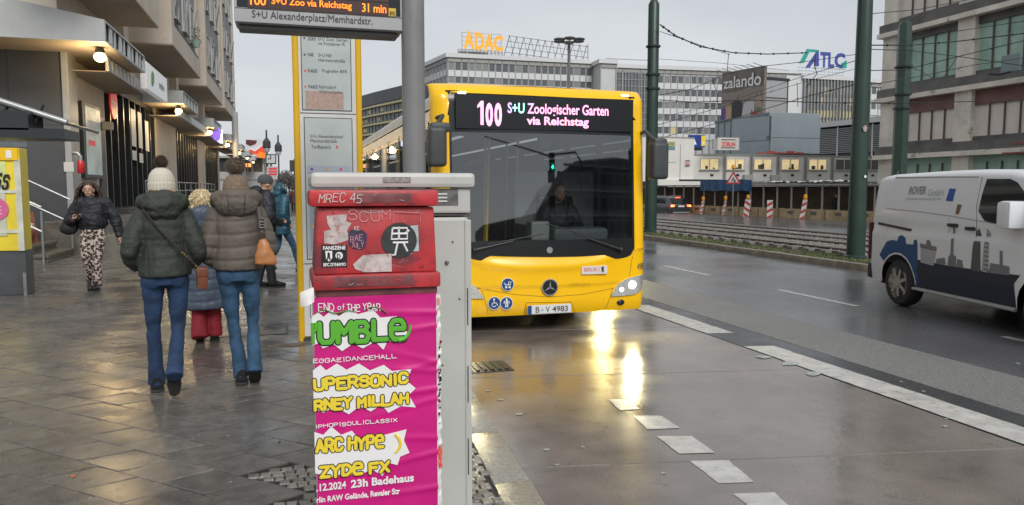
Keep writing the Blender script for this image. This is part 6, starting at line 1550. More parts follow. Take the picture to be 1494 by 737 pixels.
def body_parts(J):
    P_ = J; o = []
    hd, nk = P_['head'], P_['neck']
    o += head_parts(hd); o.append(('t', [(hd[0], hd[1] - .02, hd[2] - .03), (nk[0], nk[1], nk[2]), (nk[0], nk[1] - .01, nk[2] - .08)], [.05, .052, .075]))
    pz = P_['pelvis']
    o.append(('t', [(pz[0], pz[1] + .01, pz[2] - .03), pz, (pz[0], pz[1], pz[2] + .18), (nk[0], nk[1] - .01, nk[2] - .20), (nk[0], nk[1] - .01, nk[2] - .09)], [(.07, .045), (.11, .07), (.115, .085), (.16, .10), (.12, .07)]))
    for s in 'LR':
        sh, el, wr_ = P_['sh' + s], P_['el' + s], P_['wr' + s]
        o.append(('t', [(nk[0], nk[1] - .01, nk[2] - .10), sh, el, wr_], [.05, .05, .038, .025])); o.append(('b', sh, (.055,) * 3))
        hp, kn, an = P_['hip' + s], P_['kn' + s], P_['an' + s]
        o.append(('t', [hp, kn, an], [.060, .036, .026])); o.append(('t', [an, (an[0], an[1] + .04, an[2] - .02), (an[0], an[1] + .09, an[2] - .04)], [.022, .022, .018]))
        dr = (Vector(wr_) - Vector(el)).normalized()
        o += hand_parts(wr_, P_.get('hd' + s, dr), P_.get('hu' + s, (-1 if s == 'L' else 1, 0, 0)), 1 if s == 'R' else -1, P_.get('curl', .5))
    return o
def joints(H, **k):
    s = H / 1.70
    J = dict(head=(0, .02, 1.555), neck=(0, 0, 1.45), pelvis=(0, 0, .93), shL=(-.17, 0, 1.36), shR=(.17, 0, 1.36), elL=(-.25, -.02, 1.10), elR=(.25, -.02, 1.10), wrL=(-.23, .10, .90), wrR=(.23, .10, .90),
             hipL=(-.09, 0, .88), hipR=(.09, 0, .88), knL=(-.09, .03, .48), knR=(.09, .03, .48), anL=(-.09, 0, .085), anR=(.09, 0, .085))
    J = {a: tuple(x * s for x in b_) for a, b_ in J.items()}; J.update(k); return J
def shoe_(par, an, toe_up=0, m=shoe, L=.27, name='shoe', yaw=0):
    # built flat then pitched about the toe for a lifted heel
    b = MB(); prof = [(-.07, .042, .055), (-.03, .045, .062), (.04, .048, .055), (.11, .05, .042), (.17, .042, .034), (.20, .02, .02)]
    pts = [(0, y, .012 + h_) for y, w, h_ in prof]; a, r = cr(pts, [(w, h_) for y, w, h_ in prof], 3)
    vs0 = len(b.v); b.tube(a, r, 14); b.tube([(0, -.01, .07), (0, 0, .15)], [(.045, .055), (.04, .045)], 12)
    for i in range(vs0, len(b.v)): v = b.v[i]; b.v[i] = (v[0], v[1], max(.018, v[2]))
    so = MB(); so.prism([(-.045, -.07), (-.05, .0), (-.048, .1), (-.035, .18), (0, .205), (.035, .18), (.05, .1), (.05, 0), (.042, -.07), (0, -.085)], 'z', 0, .022)
    M_ = Matrix.Translation(an) @ Matrix.Rotation(yaw, 4, 'Z') @ Matrix.Translation((0, .14, -.085)) @ Matrix.Rotation(-toe_up, 4, 'X') @ Matrix.Translation((0, -.14, 0))
    for q_ in (b, so): q_.v = [tuple(M_ @ Vector(v)) for v in q_.v]
    o = b.build(name, m, par, smooth=True); so.build('sole', sole, o, bevel=.006); return o
def beanie(par, c, m, r=.098, h=.17, pom=None, ribs=26, cuff=True, name='knitted_hat', tilt=0):
    b = MB(); n = 78; prof = [(1.0, 0), (1.03, .14), (1.03, .34), (1.0, .36), (.98, .5), (.88, .70), (.68, .86), (.40, .96), (.12, 1.0)] if cuff else [(1, 0), (1.02, .3), (.95, .55), (.78, .78), (.5, .92), (.12, 1)]
    def f(u, v):
        i = v * (len(prof) - 1); k = min(int(i), len(prof) - 2); t = i - k; rr_ = (prof[k][0] * (1 - t) + prof[k + 1][0] * t) * r; z = (prof[k][1] * (1 - t) + prof[k + 1][1] * t) * h
        a = 2 * math.pi * u; rr_ *= 1 + .022 * math.cos(a * ribs); return (c[0] + rr_ * .93 * math.cos(a), c[1] + rr_ * 1.12 * math.sin(a) - z * tilt, c[2] + z)
    b.grid(f, n, 24); o = b.build(name, m, par, smooth=True, fix=False)
    if pom:
        pm_, pr = pom; q = random.Random(3); fb = MB(); cc = Vector((c[0], c[1] - h * tilt, c[2] + h + pr * .75)); fb.ball(cc, pr * .8, 14, 10)
        for i in range(1500):
            d = Vector((q.gauss(0, 1), q.gauss(0, 1), q.gauss(0, 1))).normalized(); t_ = d.orthogonal().normalized() * .0028; e = cc + (d + Vector((q.uniform(-.3, .3), q.uniform(-.3, .3), q.uniform(-.3, .1)))).normalized() * pr * q.uniform(.95, 1.2)
            fb.add([cc + d * pr * .6 - t_, cc + d * pr * .6 + t_, e], [(0, 1, 2)])
        fb.build('fur_pompom', pm_, o, fix=False)
    return o
def P_root(lab, loc, rz): return thing('person', lab, 'person', loc, rz)
GZ = .122
# --- woman in the dark green puffer jacket, walking away
def legs(par, J, m, r, name='jeans', vox=.012, crotch=None, wmul=.006):
    pz = J['pelvis']; parts = [('b', (pz[0] + s_ * .075, pz[1] - .045, pz[2] - .04), (.080, .078, .085)) for s_ in (-1, 1)] + [('t', [(pz[0], pz[1], pz[2] + .08), pz, (pz[0], pz[1] - .01, pz[2] - .10)], [(.16, .11), (.175, .125), (.15, .115)])]
    for s in 'LR':
        hp, kn, an = [Vector(J[q + s]) for q in ('hip', 'kn', 'an')]; an2 = an + Vector((0, -.01, -.03)); mid = kn.lerp(an2, .55)
        parts.append(('t', [hp, hp.lerp(kn, .5), kn, mid, an2], [r[0], r[1], r[2], r[3], r[4]]))
    def f(p, n):
        w = wr((p[0], p[1], p[2] * 1.6), 10, wmul) + .0025 * math.sin(p[2] * 60 + 3 * math.sin(p[0] * 20)) * math.exp(-((p[2] - J['knL'][2]) / .09) ** 2) * (1 if n.y < 0.4 else .3)
        return w
    return organic(name, m, par, parts, vox, f, 2)
grn = mat('dark_green_jacket', (.03, .036, .028), .7, noise_=(4, .25), bump=(13, .3, .03)); brn = mat('taupe_jacket', (.11, .092, .075), .68, noise_=(4, .2), bump=(13, .28, .03))
wool = mat('cream_wool', (.58, .53, .44), .85, bump=(120, .5, .004)); bwool = mat('brown_wool', (.20, .145, .10), .85, noise_=(40, .25), bump=(120, .5, .004)); fur = mat('dark_brown_fur', (.075, .045, .03), .9, noise_=(60, .5)); furb = mat('grey_brown_fur', (.12, .09, .065), .9, noise_=(60, .5))
L = at(237, 300, 6.3)
g = P_root('woman in a dark green puffer jacket and white bobble hat walking away', (L.x, 6.3, GZ), R(10))
J = joints(1.70, hipL=(-.09, 0, .90), hipR=(.09, 0, .90), knL=(-.095, .07, .50), anL=(-.085, .14, .085), knR=(.075, .02, .49), anR=(.03, -.26, .22), pelvis=(0, 0, .95), shL=(-.155, 0, 1.37), shR=(.155, 0, 1.37), elL=(-.24, -.05, 1.13), wrL=(-.19, .14, 1.0), elR=(.235, -.04, 1.11), wrR=(.17, .14, 1.0), curl=1.2)
organic('body', skin, g, body_parts(J), .012); legs(g, J, denim, [.088, .070, .051, .056, .067])
tors = lambda w: [('t', [(0, 0, .93), (0, 0, 1.02), (0, .0, 1.16), (0, -.005, 1.33), (0, -.01, 1.43), (0, 0, 1.50)], [(.215 * w, .165), (.215 * w, .16), (.19 * w, .14), (.205 * w, .15), (.165 * w, .12), (.09, .085)])]
def sleeves(J, r, cuffz=1): return [x for s in 'LR' for x in (('t', [(J['sh' + s][0] * .75, 0, J['sh' + s][2] + .02), J['sh' + s], J['el' + s], J['wr' + s]], [r[0], r[1], r[2], r[3]]), ('b', J['el' + s], (r[2],) * 3))]
jk = organic('puffer_jacket', grn, g, tors(.87) + sleeves(J, (.072, .073, .068, .052)), .011, quilt((1.07, 1.22, 1.36), .004, .011, 12))
organic('hood', grn, jk, [('b', (0, -.11, 1.48), (.15, .10, .085)), ('b', (0, -.12, 1.43), (.12, .07, .075)), ('t', [(-.15, .02, 1.47), (-.12, -.09, 1.51), (0, -.13, 1.53), (.12, -.09, 1.51), (.15, .02, 1.47)], [.04, .055, .06, .055, .04])], .011, quilt((), 0, .016, 14))
for xx in (-.115, .115): MB().tube([(xx, -.145, .95), (xx * 1.0, -.148, 1.15), (xx * 1.25, -.14, 1.36)], .0035, 5).build('seam', MATS['dark_gasket'], jk)
beanie(g, (0, .015, 1.575), wool, .10, .185, (fur, .052), tilt=.05)
b = MB(); q = random.Random(1)
for i in range(46): a = -math.pi * q.uniform(.08, .92); x, y = .085 * math.cos(a), .10 * math.sin(a) + .01; b.tube([(x, y, 1.60), (x * 1.08, y * 1.05 - .01, 1.565), (x * 1.35, y * 1.2, 1.535)], [.005, .006, .003], 5)
b.build('hair', mat('ginger_hair', (.42, .24, .12), .6), g, fix=False)
shoe_(g, J['anL'], 0); shoe_(g, (.03, -.27, .135), 1.05)
# her cross-body bag
cbg = thing('shoulder_bag', 'small brown leather bag on a thin chain strap at the green jacket', 'handbag', (L.x, 6.3, GZ), R(10))
lea = mat('brown_leather', (.16, .05, .025), .4, noise_=(12, .2)); stm = mat('dark_strap', (.03, .022, .018), .5)
MB().tube([(-.13, -.03, 1.50), (-.13, -.16, 1.43), (-.03, -.182, 1.29), (.09, -.185, 1.15), (.19, -.185, 1.03), (.235, -.15, .985)], .008, 6).build('strap', stm, cbg, smooth=True)
for i in range(9): t = i / 8; p = Vector((.12, -.19, 1.115)).lerp(Vector((.225, -.172, .995)), t); MB().ball(p, .008, 8, 5).build('chain_link', mat('gold_chain', (.55, .38, .12), .3, metal=.9), cbg)
bx('bag_body', lea, cbg, .215, -.165, .825, .295, -.09, .985, .018, smooth=True); bx('bag_flap', lea, cbg, .21, -.172, .92, .30, -.084, .995, .014, smooth=True)
# --- woman in the taupe puffer jacket
L = at(345, 300, 6.43)
g = P_root('woman in a taupe puffer jacket and brown bobble hat walking away', (L.x, 6.43, GZ), R(4))
J = joints(1.70, pelvis=(0, 0, .95), hipL=(-.085, 0, .90), hipR=(.085, 0, .90), knL=(-.05, .06, .49), anL=(.0, .04, .085), knR=(.10, .06, .50), anR=(.10, -.10, .15), shL=(-.155, 0, 1.37), shR=(.155, 0, 1.37), elL=(-.225, -.02, 1.10), wrL=(-.17, .14, 1.0), elR=(.235, -.02, 1.12), wrR=(.17, .14, 1.02))
organic('body', skin, g, body_parts(J), .012); legs(g, J, denl, [.086, .068, .049, .054, .066])
jk = organic('puffer_jacket', brn, g, [('t', [(0, 0, .955), (0, 0, 1.03), (0, 0, 1.16), (0, -.005, 1.33), (0, -.01, 1.42), (0, 0, 1.50)], [(.19, .155), (.20, .16), (.185, .145), (.19, .145), (.155, .12), (.09, .085)])] + sleeves(J, (.075, .078, .072, .055)), .011, quilt((1.04, 1.14, 1.245, 1.35), .009, .006, 12))
organic('hood', brn, jk, [('b', (0, -.10, 1.47), (.165, .115, .10)), ('t', [(-.15, .03, 1.48), (-.14, -.09, 1.53), (0, -.15, 1.545), (.14, -.09, 1.53), (.15, .03, 1.48)], [.045, .05, .05, .05, .045])], .011, quilt((), 0, .012, 13))
for xx in (-.06, .06): MB().tube([(xx * 1.1, -.195, 1.55), (xx, -.222, 1.49), (xx * .9, -.20, 1.40)], .003, 5).build('seam', MATS['dark_gasket'], jk)
beanie(g, (0, .01, 1.545), bwool, .105, .17, (furb, .078), tilt=.05)
shoe_(g, J['anL'], 0); shoe_(g, (.10, -.12, .10), .65)
hb = thing('handbag', 'tan leather handbag with a dark buckled strap over the shoulder of the taupe jacket', 'handbag', (L.x, 6.43, GZ), R(4))
MB().tube([(.175, -.0, 1.475), (.165, -.12, 1.45), (.175, -.175, 1.36), (.185, -.185, 1.24), (.19, -.18, 1.14)], [(.022, .006)] * 5, 8).build('strap', mat('dark_brown_strap', (.045, .03, .025), .45), hb)
for a, b_, c_, d_ in ((.163, 1.29, .168, 1.34), (.202, 1.29, .207, 1.34), (.163, 1.335, .207, 1.342), (.163, 1.288, .207, 1.295), (.163, 1.312, .207, 1.318)): bx('buckle', chrome, hb, a, -.206, b_, c_, -.196, d_)
for z in (1.365, 1.255): MB().ball((.185, -.20, z), .006, 8, 5).build('rivet', chrome, hb)
tan = mat('tan_leather', (.42, .17, .055), .42, noise_=(9, .2), bump=(50, .2, .003))
organic('bag_body', tan, hb, [('t', [(.185, -.185, 1.20), (.19, -.19, 1.14), (.195, -.19, 1.07), (.205, -.19, 1.015), (.205, -.19, .995)], [(.028, .014), (.05, .026), (.075, .038), (.088, .042), (.07, .03)])], .008, lambda p, n: wr(p, 16, .006))
# --- older woman in the long slate blue coat between the two
L = at(294, 300, 8.4)
g = P_root('blonde woman in a long slate blue coat and red trousers walking away', (L.x, 8.4, GZ), R(6))
J = joints(1.58); slate = mat('slate_blue_coat', (.055, .075, .11), .5, noise_=(4, .2))
J['anL'] = (-.06, -.12, .09); J['knL'] = (-.07, .02, .45)
organic('body', skin, g, body_parts(J), .014); legs(g, J, mat('red_trousers', (.26, .012, .022), .75, noise_=(6, .2)), [.085, .075, .062, .075, .085], 'trousers', .014)
ct = organic('long_coat', slate, g, [('t', [(0, 0, .36), (0, 0, .6), (0, 0, .9), (0, 0, 1.1), (0, 0, 1.27), (0, 0, 1.38)], [(.25, .2), (.225, .18), (.2, .155), (.19, .145), (.17, .125), (.08, .08)])] + sleeves(J, (.08, .085, .075, .055)), .013, quilt((.45, .56, .67, .78, .89, 1.0, 1.11, 1.22), .008, .008, 12))
organic('hood', slate, ct, [('b', (0, -.10, 1.33), (.125, .08, .10)), ('b', (0, -.11, 1.27), (.09, .06, .09))], .012, quilt((), 0, .012, 14))
b = MB(); q = random.Random(2); hc = Vector((0, .01, 1.47))
b.ball(hc, (.10, .11, .115), 14, 10)
for i in range(420):
    d = Vector((q.gauss(0, 1), q.gauss(0, 1), q.gauss(.25, 1))).normalized(); p = hc + Vector((d.x * .105, d.y * .115, d.z * .12)); e = p + d * .012 + Vector((q.uniform(-.02, .02), q.uniform(-.02, .02), -.035)); b.tube([p, (p + e) / 2 + d * .012, e], [.006, .006, .002], 4, caps=False)
b.build('hair', mat('blonde_hair', (.62, .50, .30), .6, noise_=(30, .25)), g, fix=False)
shoe_(g, J['anL'], .5); shoe_(g, J['anR'], 0)
ub = thing('walking_umbrella', 'folded dark umbrella hanging beside the long blue coat', 'umbrella', (L.x + .27, 8.35, GZ))
MB().tube([(0, 0, .62), (.01, 0, .35), (.02, 0, .1), (.02, 0, .04)], [.012, .03, .02, .005], 8).build('canopy_folded', shoe, ub); MB().tube([(0, 0, .62), (0, 0, .72), (.03, 0, .75), (.06, 0, .71)], .009, 6).build('handle', stm, ub)
# --- woman with leopard trousers walking towards the camera
def leo():
    m = bpy.data.materials.new('leopard_print'); m.use_nodes = True; t = m.node_tree; n = t.nodes.new; b_ = t.nodes['Principled BSDF']; b_.inputs['Roughness'].default_value = .75
    co, v, r, nz_, ad = n('ShaderNodeTexCoord'), n('ShaderNodeTexVoronoi'), n('ShaderNodeValToRGB'), n('ShaderNodeTexNoise'), n('ShaderNodeMixRGB')
    v.inputs['Scale'].default_value = 27; nz_.inputs['Scale'].default_value = 40; ad.inputs['Fac'].default_value = .05
    t.links.new(co.outputs['Object'], nz_.inputs['Vector']); t.links.new(co.outputs['Object'], ad.inputs['Color1']); t.links.new(nz_.outputs['Color'], ad.inputs['Color2']); t.links.new(ad.outputs[0], v.inputs['Vector']); t.links.new(v.outputs['Distance'], r.inputs['Fac'])
    e = r.color_ramp.elements; e[0].position = 0; e[0].color = (.30, .12, .09, 1); e[1].position = .24; e[1].color = (.02, .012, .012, 1)
    for p, c in ((.50, (.02, .012, .012, 1)), (.58, (.62, .52, .45, 1)), (1, (.66, .56, .48, 1))): x = e.new(p); x.color = c
    e.new(.18).color = (.30, .12, .09, 1); r.color_ramp.interpolation = 'LINEAR'; t.links.new(r.outputs[0], b_.inputs['Base Color']); return m
L = at(134, 300, 13.2)
g = P_root('long haired woman in a black jacket and leopard trousers holding a phone', (L.x, 13.2, GZ), R(180 + 4))
J = joints(1.72, pelvis=(0, 0, .94), knL=(-.05, .05, .5), anL=(-.02, .02, .085), knR=(.10, .04, .5), anR=(.07, -.16, .11), elR=(.31, -.02, 1.10), wrR=(.24, .16, 1.13), elL=(-.32, .0, 1.12), wrL=(-.38, .05, .84), head=(.03, .03, 1.575))
J['hdR'] = (-.75, .5, .25); J['huR'] = (.3, .6, -.6)
bo = organic('body', skin, g, body_parts(J), .0075); face(bo, J['head'])
legs(g, J, leo(), [.095, .09, .07, .072, .078], 'leopard_trousers')
blk = mat('black_jacket', (.012, .013, .018), .62, noise_=(5, .3)); organic('jacket', blk, g, [('t', [(0, 0, .97), (0, 0, 1.06), (0, 0, 1.2), (0, 0, 1.36), (0, 0, 1.44), (.0, .0, 1.48)], [(.18, .14), (.21, .165), (.205, .16), (.19, .14), (.13, .11), (.08, .08)])] + sleeves(J, (.08, .085, .085, .055)), .012, quilt((1.0,), .01, .018, 9))
organic('collar', blk, g, [('t', [(.01, .01, 1.44), (.01, .01, 1.49)], [(.10, .10), (.08, .085)])], .012, quilt((), 0, .01, 15))
b = MB(); q = random.Random(6); hc = Vector(J['head']); b.ball(hc + Vector((0, -.02, .045)), (.085, .098, .088), 16, 10)
for i in range(150):
    a = q.uniform(-math.pi * 1.12, math.pi * .12); x, y = math.cos(a), math.sin(a); s = hc + Vector((x * .03, y * .05 - .01, .115)); L2 = q.uniform(.28, .42); pts = []
    for k in range(9):
        t = k / 8; rr_ = .03 + .085 * min(1, t * 3) + .05 * t; w_ = .012 * math.sin(t * 17 + i); pts.append((hc.x + x * rr_ * 1.05 + w_ + (x * .03 * t), hc.y + y * rr_ * 1.05 - .01 + w_, hc.z + .12 - t * L2 - .0 + .02 * math.sin(min(1, t * 3) * 3.1)))
    b.tube(pts, [.010, .012, .013, .013, .013, .012, .011, .009, .004], 5, caps=False)
b.build('hair', mat('dark_curly_hair', (.045, .022, .014), .5, noise_=(20, .4)), g, fix=False)
for k, u in ((J['anL'], 0), ((.07, -.14, .09), .5)): shoe_(g, k, u)
ph = thing('phone', 'phone held low in the hand of the woman in leopard trousers', 'phone', (L.x, 13.2, GZ), R(184)); MB().box(-.036, -.005, -.07, .036, .005, .07, Matrix.Translation((.16, .235, 1.17)) @ Matrix.Rotation(R(75), 4, 'Y') @ Matrix.Rotation(R(50), 4, 'X')).build('case', busk, ph)
bgb = thing('shoulder_bag', 'black shoulder bag under the arm of the woman in leopard trousers', 'handbag', (L.x, 13.2, GZ), R(184)); organic('bag_body', blk, bgb, [('b', (.33, -.02, 1.0), (.13, .07, .13))], .015, lambda p, n: wr(p, 9, .02)); MB().tube([(.30, 0, 1.1), (.22, .06, 1.35), (.16, .03, 1.46)], .012, 6).build('strap', stm, bgb)
# --- man with grey beanie, seen from the side, and his companion in teal
L = at(384, 300, 12.7)
g = P_root('man in a black hooded jacket and grey beanie turning to the right', (L.x, 12.7, GZ), R(-68))
J = joints(1.80, wrR=(.16, .22, 1.05), elR=(.27, .0, 1.15), hdR=(-.3, 1, .1), anR=(.08, .10, .085), anL=(-.09, -.1, .085))
J['head'] = (0, .06, 1.66); bo = organic('body', skin, g, body_parts(J), .011); face(bo, J['head'])
legs(g, J, mat('black_trousers', (.012, .012, .014), .7, noise_=(5, .3)), [.10, .09, .07, .07, .072], 'trousers', .014); nav = mat('navy_black_jacket', (.012, .014, .02), .6, noise_=(4, .3))
jj = organic('jacket', nav, g, [('t', [(0, 0, .84), (0, 0, 1.0), (0, 0, 1.2), (0, 0, 1.4), (0, 0, 1.52), (0, 0, 1.58)], [(.23, .17), (.24, .18), (.24, .18), (.24, .17), (.17, .13), (.1, .1)])] + sleeves(J, (.10, .105, .09, .065)), .013, quilt((1.0, 1.15, 1.3), .006, .016, 10))
organic('hood', nav, jj, [('b', (0, -.12, 1.54), (.17, .12, .10))], .013, quilt((), 0, .025, 12)); beanie(g, (0, .045, 1.685), mat('grey_knit', (.07, .075, .08), .85), .105, .14, None, 30)
for an in (J['anL'], J['anR']): shoe_(g, an, 0)
L = at(409, 300, 15.2)
g = P_root('person in a teal winter jacket with hood up striding to the right', (L.x, 15.2, GZ), R(-60))
J = joints(1.72, knL=(-.08, -.04, .47), anL=(-.07, -.30, .14), knR=(.09, .20, .5), anR=(.08, .36, .10), elR=(.24, -.08, 1.1), wrR=(.2, .05, .93)); teal = mat('teal_jacket', (.012, .065, .10), .45, noise_=(4, .25))
bo = organic('body', skin, g, body_parts(J), .012); face(bo, J['head']); legs(g, J, denl, [.09, .08, .062, .06, .058])
jj = organic('jacket', teal, g, [('t', [(0, 0, .72), (0, 0, .9), (0, 0, 1.15), (0, 0, 1.33), (0, 0, 1.45), (0, 0, 1.5)], [(.20, .16), (.21, .165), (.2, .155), (.2, .15), (.15, .12), (.09, .09)])] + sleeves(J, (.085, .095, .08, .06)), .013, quilt((.85, 1.0, 1.15, 1.3), .007, .012, 10))
organic('hood', teal, jj, [('t', [(-.07, .09, 1.50), (-.10, .05, 1.56), (-.07, .03, 1.66), (0, .02, 1.69), (.07, .03, 1.66), (.10, .05, 1.56), (.07, .09, 1.50)], [.025] * 7), ('b', (0, -.03, 1.58), (.11, .10, .125)), ('b', (0, -.07, 1.49), (.12, .09, .08))], .011, quilt((), 0, .008, 14))
shoe_(g, (.08, .36, .115), -.5, mat('green_trainer', (.03, .12, .08), .5)); shoe_(g, J['anL'], .8, MATS['green_trainer'])
# --- far pedestrian and a figure in the hoarding walkway
def simple_person(lab, loc, rz, H, coat, lower, hat=None, hood=None, v=.02):
    g = P_root(lab, loc, rz); J = joints(H, anL=(-.08, .15, .1), anR=(.08, -.15, .1)); s = H / 1.7
    organic('body', skin, g, body_parts(J), v); legs(g, J, lower, [.09, .08, .065, .065, .065], 'trousers', v)
    organic('coat', coat, g, [('t', [(0, 0, .55 * s), (0, 0, .9 * s), (0, 0, 1.2 * s), (0, 0, 1.38 * s), (0, 0, 1.46 * s)], [(.22, .18), (.2, .16), (.2, .15), (.17, .13), (.09, .09)])] + sleeves(J, (.085, .09, .08, .06)), v, quilt((), 0, .012, 9))
    if hat: beanie(g, (0, .02, 1.59 * s), hat, .10, .13, None, 0)
    for an in (J['anL'], J['anR']): shoe_(g, an, 0)
    return g
L = at(428, 290, 55); simple_person('distant pedestrian in a dark maroon coat beside the yellow post', (L.x, 55, .122), 0, 1.62, mat('maroon_coat', (.06, .02, .025), .7), blk, blk)
d_ = atd(1209, 300, 1); s_ = (H0.x * d_.y - H0.y * d_.x) / (Hd.y * d_.x - Hd.x * d_.y); P = H0 + Hd * s_ + Vector((.9, .5, 0)) ; P.z = -.38
simple_person('dark figure walking inside the timber hoarding walkway', P, R(-100), 1.8, blk, blk, None)
# --- bus driver behind the windscreen
g = P_root('bus driver in a dark jacket seated behind the windscreen', (2.91 + .62, 8.5 + 1.32, .0), R(180))
J = dict(head=(0, .06, 1.66), neck=(0, 0, 1.53), pelvis=(0, 0, .95), shL=(-.17, 0, 1.44), shR=(.17, 0, 1.44), elL=(-.24, .16, 1.22), elR=(.24, .16, 1.22), wrL=(-.15, .38, 1.17), wrR=(.15, .38, 1.17), hipL=(-.1, .05, .93), hipR=(.1, .05, .93), knL=(-.14, .45, .92), knR=(.14, .45, .92), anL=(-.14, .5, .5), anR=(.14, .5, .5), curl=.9)
bo = organic('body', skin, g, body_parts(J), .012); face(bo, J['head']); organic('jacket', blk, g, [('t', [(0, 0, .92), (0, 0, 1.1), (0, 0, 1.3), (0, 0, 1.45), (0, 0, 1.52)], [(.18, .14), (.19, .14), (.2, .14), (.15, .12), (.08, .08)])] + sleeves(J, (.08, .085, .07, .055)), .014, quilt((), 0, .01, 12))
legs(g, J, MATS['black_trousers'], [.10, .09, .07, .065, .06], 'trousers', .016)
organic('hair', mat('grey_hair', (.12, .11, .10), .7), bo, [('b', (0, .035, 1.70), (.083, .095, .085))], .01)
bx('driver_seat', busk, bus, .36, 1.42, .5, .88, 1.55, 1.62, .05, smooth=True)
# ------------------------------------------------------------------ white panel van (local: x forward, y to the side seen, z up)
vw = mat('van_white_paint', (.66, .67, .68), .42, coat=.08, noise_=(1.2, .03), grime=(2.2, (.50, .49, .46), .68)); vblk = mat('van_black_plastic', (.02, .021, .023), .5); vgl = mat('van_glass', (.012, .016, .018), .05, coat=1)
vroot = thing('panel_van', 'white panel van with a city skyline print driving past on the right', 'van', (8.50, 8.98, 0), math.atan2(-2.45, -.50))
# side seen from the pavement = local -y?  heading -Y in the street, its right side (local -y) faces the camera
WB = 2.75; VW = 1.96; VH = 1.98
# local origin: contact of the rear wheel on the near side
def roofz(x): return interp([(-.80, 1.78), (-.71, 1.90), (-.5, 1.93), (.8, 1.96), (1.9, 1.96), (2.35, 1.90), (2.9, 1.62), (3.3, 1.30), (3.45, 1.17)], x)
def hoodz(x): return interp([(3.3, 1.28), (3.6, 1.12), (4.0, .98), (4.12, .80)], x)
def topz(x): return roofz(x) if x < 3.4 else hoodz(x)
# body shell: cross sections along x
sec = [-.82, -.79, -.74, -.66, -.45, 0, .5, 1.0, 1.5, 2.0, 2.3, 2.6, 2.9, 3.2, 3.4, 3.6, 3.8, 4.0, 4.1, 4.15]
b = MB(); n_ = 0; rings = []
ZB = .32
def yside(z, x):      # half width profile, 0 = widest
    t = (z - ZB) / 1.66; v = .03 * (1 - min(1, (z - ZB) / .25)) + (.12 * max(0, (z - 1.0) / .98) ** 1.6)
    e = 0
    if x < -.70: e = (-.70 - x) * .9
    if x > 3.7: e = (x - 3.7) ** 2 * 1.3
    return v + e + (.016 if 1.09 < z < 1.22 else 0)
K = 22
for x in sec:
    zt_ = topz(x); ring = []
    zs = [ZB + (zt_ - .10 - ZB) * k / K for k in range(K + 1)]
    for z in zs: ring.append((x, -VW / 2 + yside(z, x), z))
    for a in (20, 45, 70, 90): ring.append((x, -VW / 2 + yside(zt_ - .1, x) + .14 * math.sin(R(a)) , zt_ - .10 + .10 * (1 - math.cos(R(a))) if False else zt_ - .10 + .10 * math.sin(R(a)) ** .7))
    ring += [(x, -p[1], p[2]) for p in reversed(ring)]
    rings.append(ring)
m_ = len(rings[0])
vs = [p for r in rings for p in r]
fs = [(i * m_ + k, i * m_ + k + 1, (i + 1) * m_ + k + 1, (i + 1) * m_ + k) for i in range(len(rings) - 1) for k in range(m_ - 1)]
fs += [tuple(range(m_)), tuple(reversed(range((len(rings) - 1) * m_, len(rings) * m_)))]
b.add(vs, fs)
# wheel arches: drop the lowest faces near wheels by moving vertices up
van = bpy.data.objects.new('offset', None)
YO = VW / 2
def vo(): pass
RW = .345
def archz(x):
    z = ZB
    for cx_ in (0, WB):
        d = abs(x - cx_)
        if d < RW + .07: z = max(z, RW + math.sqrt(max(0, (RW + .07) ** 2 - d * d)))
    return z
# denser sections so that the arches are round
sec2 = sorted(set(sec + [c_ + (RW + .07) * math.cos(R(a)) for c_ in (0, WB) for a in range(0, 181, 15)] + [c_ + s * (RW + .075) for c_ in (0, WB) for s in (-1, 1)]))
rings = []
for x in sec2:
    zt_ = topz(x); z0 = archz(x); ring = []
    for k in range(K + 1):
        z = z0 + (zt_ - .10 - z0) * k / K; ring.append((x, -VW / 2 + yside(z, x), z))
    for a in (20, 45, 70, 90): ring.append((x, -VW / 2 + yside(zt_ - .1, x) + .16 * (1 - math.cos(R(a))), zt_ - .10 + .10 * math.sin(R(a))))
    ring += [(x, -p[1], p[2]) for p in reversed(ring)]; rings.append(ring)
m_ = len(rings[0]); b = MB(); b.add([p for r in rings for p in r], [(i * m_ + k, i * m_ + k + 1, (i + 1) * m_ + k + 1, (i + 1) * m_ + k) for i in range(len(rings) - 1) for k in range(m_ - 1)] + [tuple(range(m_)), tuple(reversed(range((len(rings) - 1) * m_, len(rings) * m_)))])
b.v = [(x, y + YO, z) for x, y, z in b.v]
b.build('body', vw, vroot, smooth=True)
def sd(x, z, off=0): return (x, yside(z, x) - off, z)
def vpatch(name, m, pts, off=.006, par=vroot, n=0):
    # polygon (x, z) laid on the near side, subdivided for curvature
    bm = bmesh.new(); vv = [bm.verts.new((x, 0, z)) for x, z in pts]; f = bm.faces.new(vv)
    x0, x1 = min(p[0] for p in pts), max(p[0] for p in pts); z0, z1 = min(p[1] for p in pts), max(p[1] for p in pts)
    for k in range(1, 12):
        z = z0 + (z1 - z0) * k / 12; bmesh.ops.bisect_plane(bm, geom=bm.verts[:] + bm.edges[:] + bm.faces[:], plane_co=(0, 0, z), plane_no=(0, 0, 1))
    for v in bm.verts: v.co.y = yside(v.co.z, v.co.x) - off
    ext = bmesh.ops.extrude_edge_only(bm, edges=[e for e in bm.edges if e.is_boundary])
    for v in ext['geom']:
        if isinstance(v, bmesh.types.BMVert): v.co.y += off + .004
    bmesh.ops.recalc_face_normals(bm, faces=bm.faces); me = bpy.data.meshes.new(name); bm.to_mesh(me); bm.free(); return newobj(name, me, m, par)
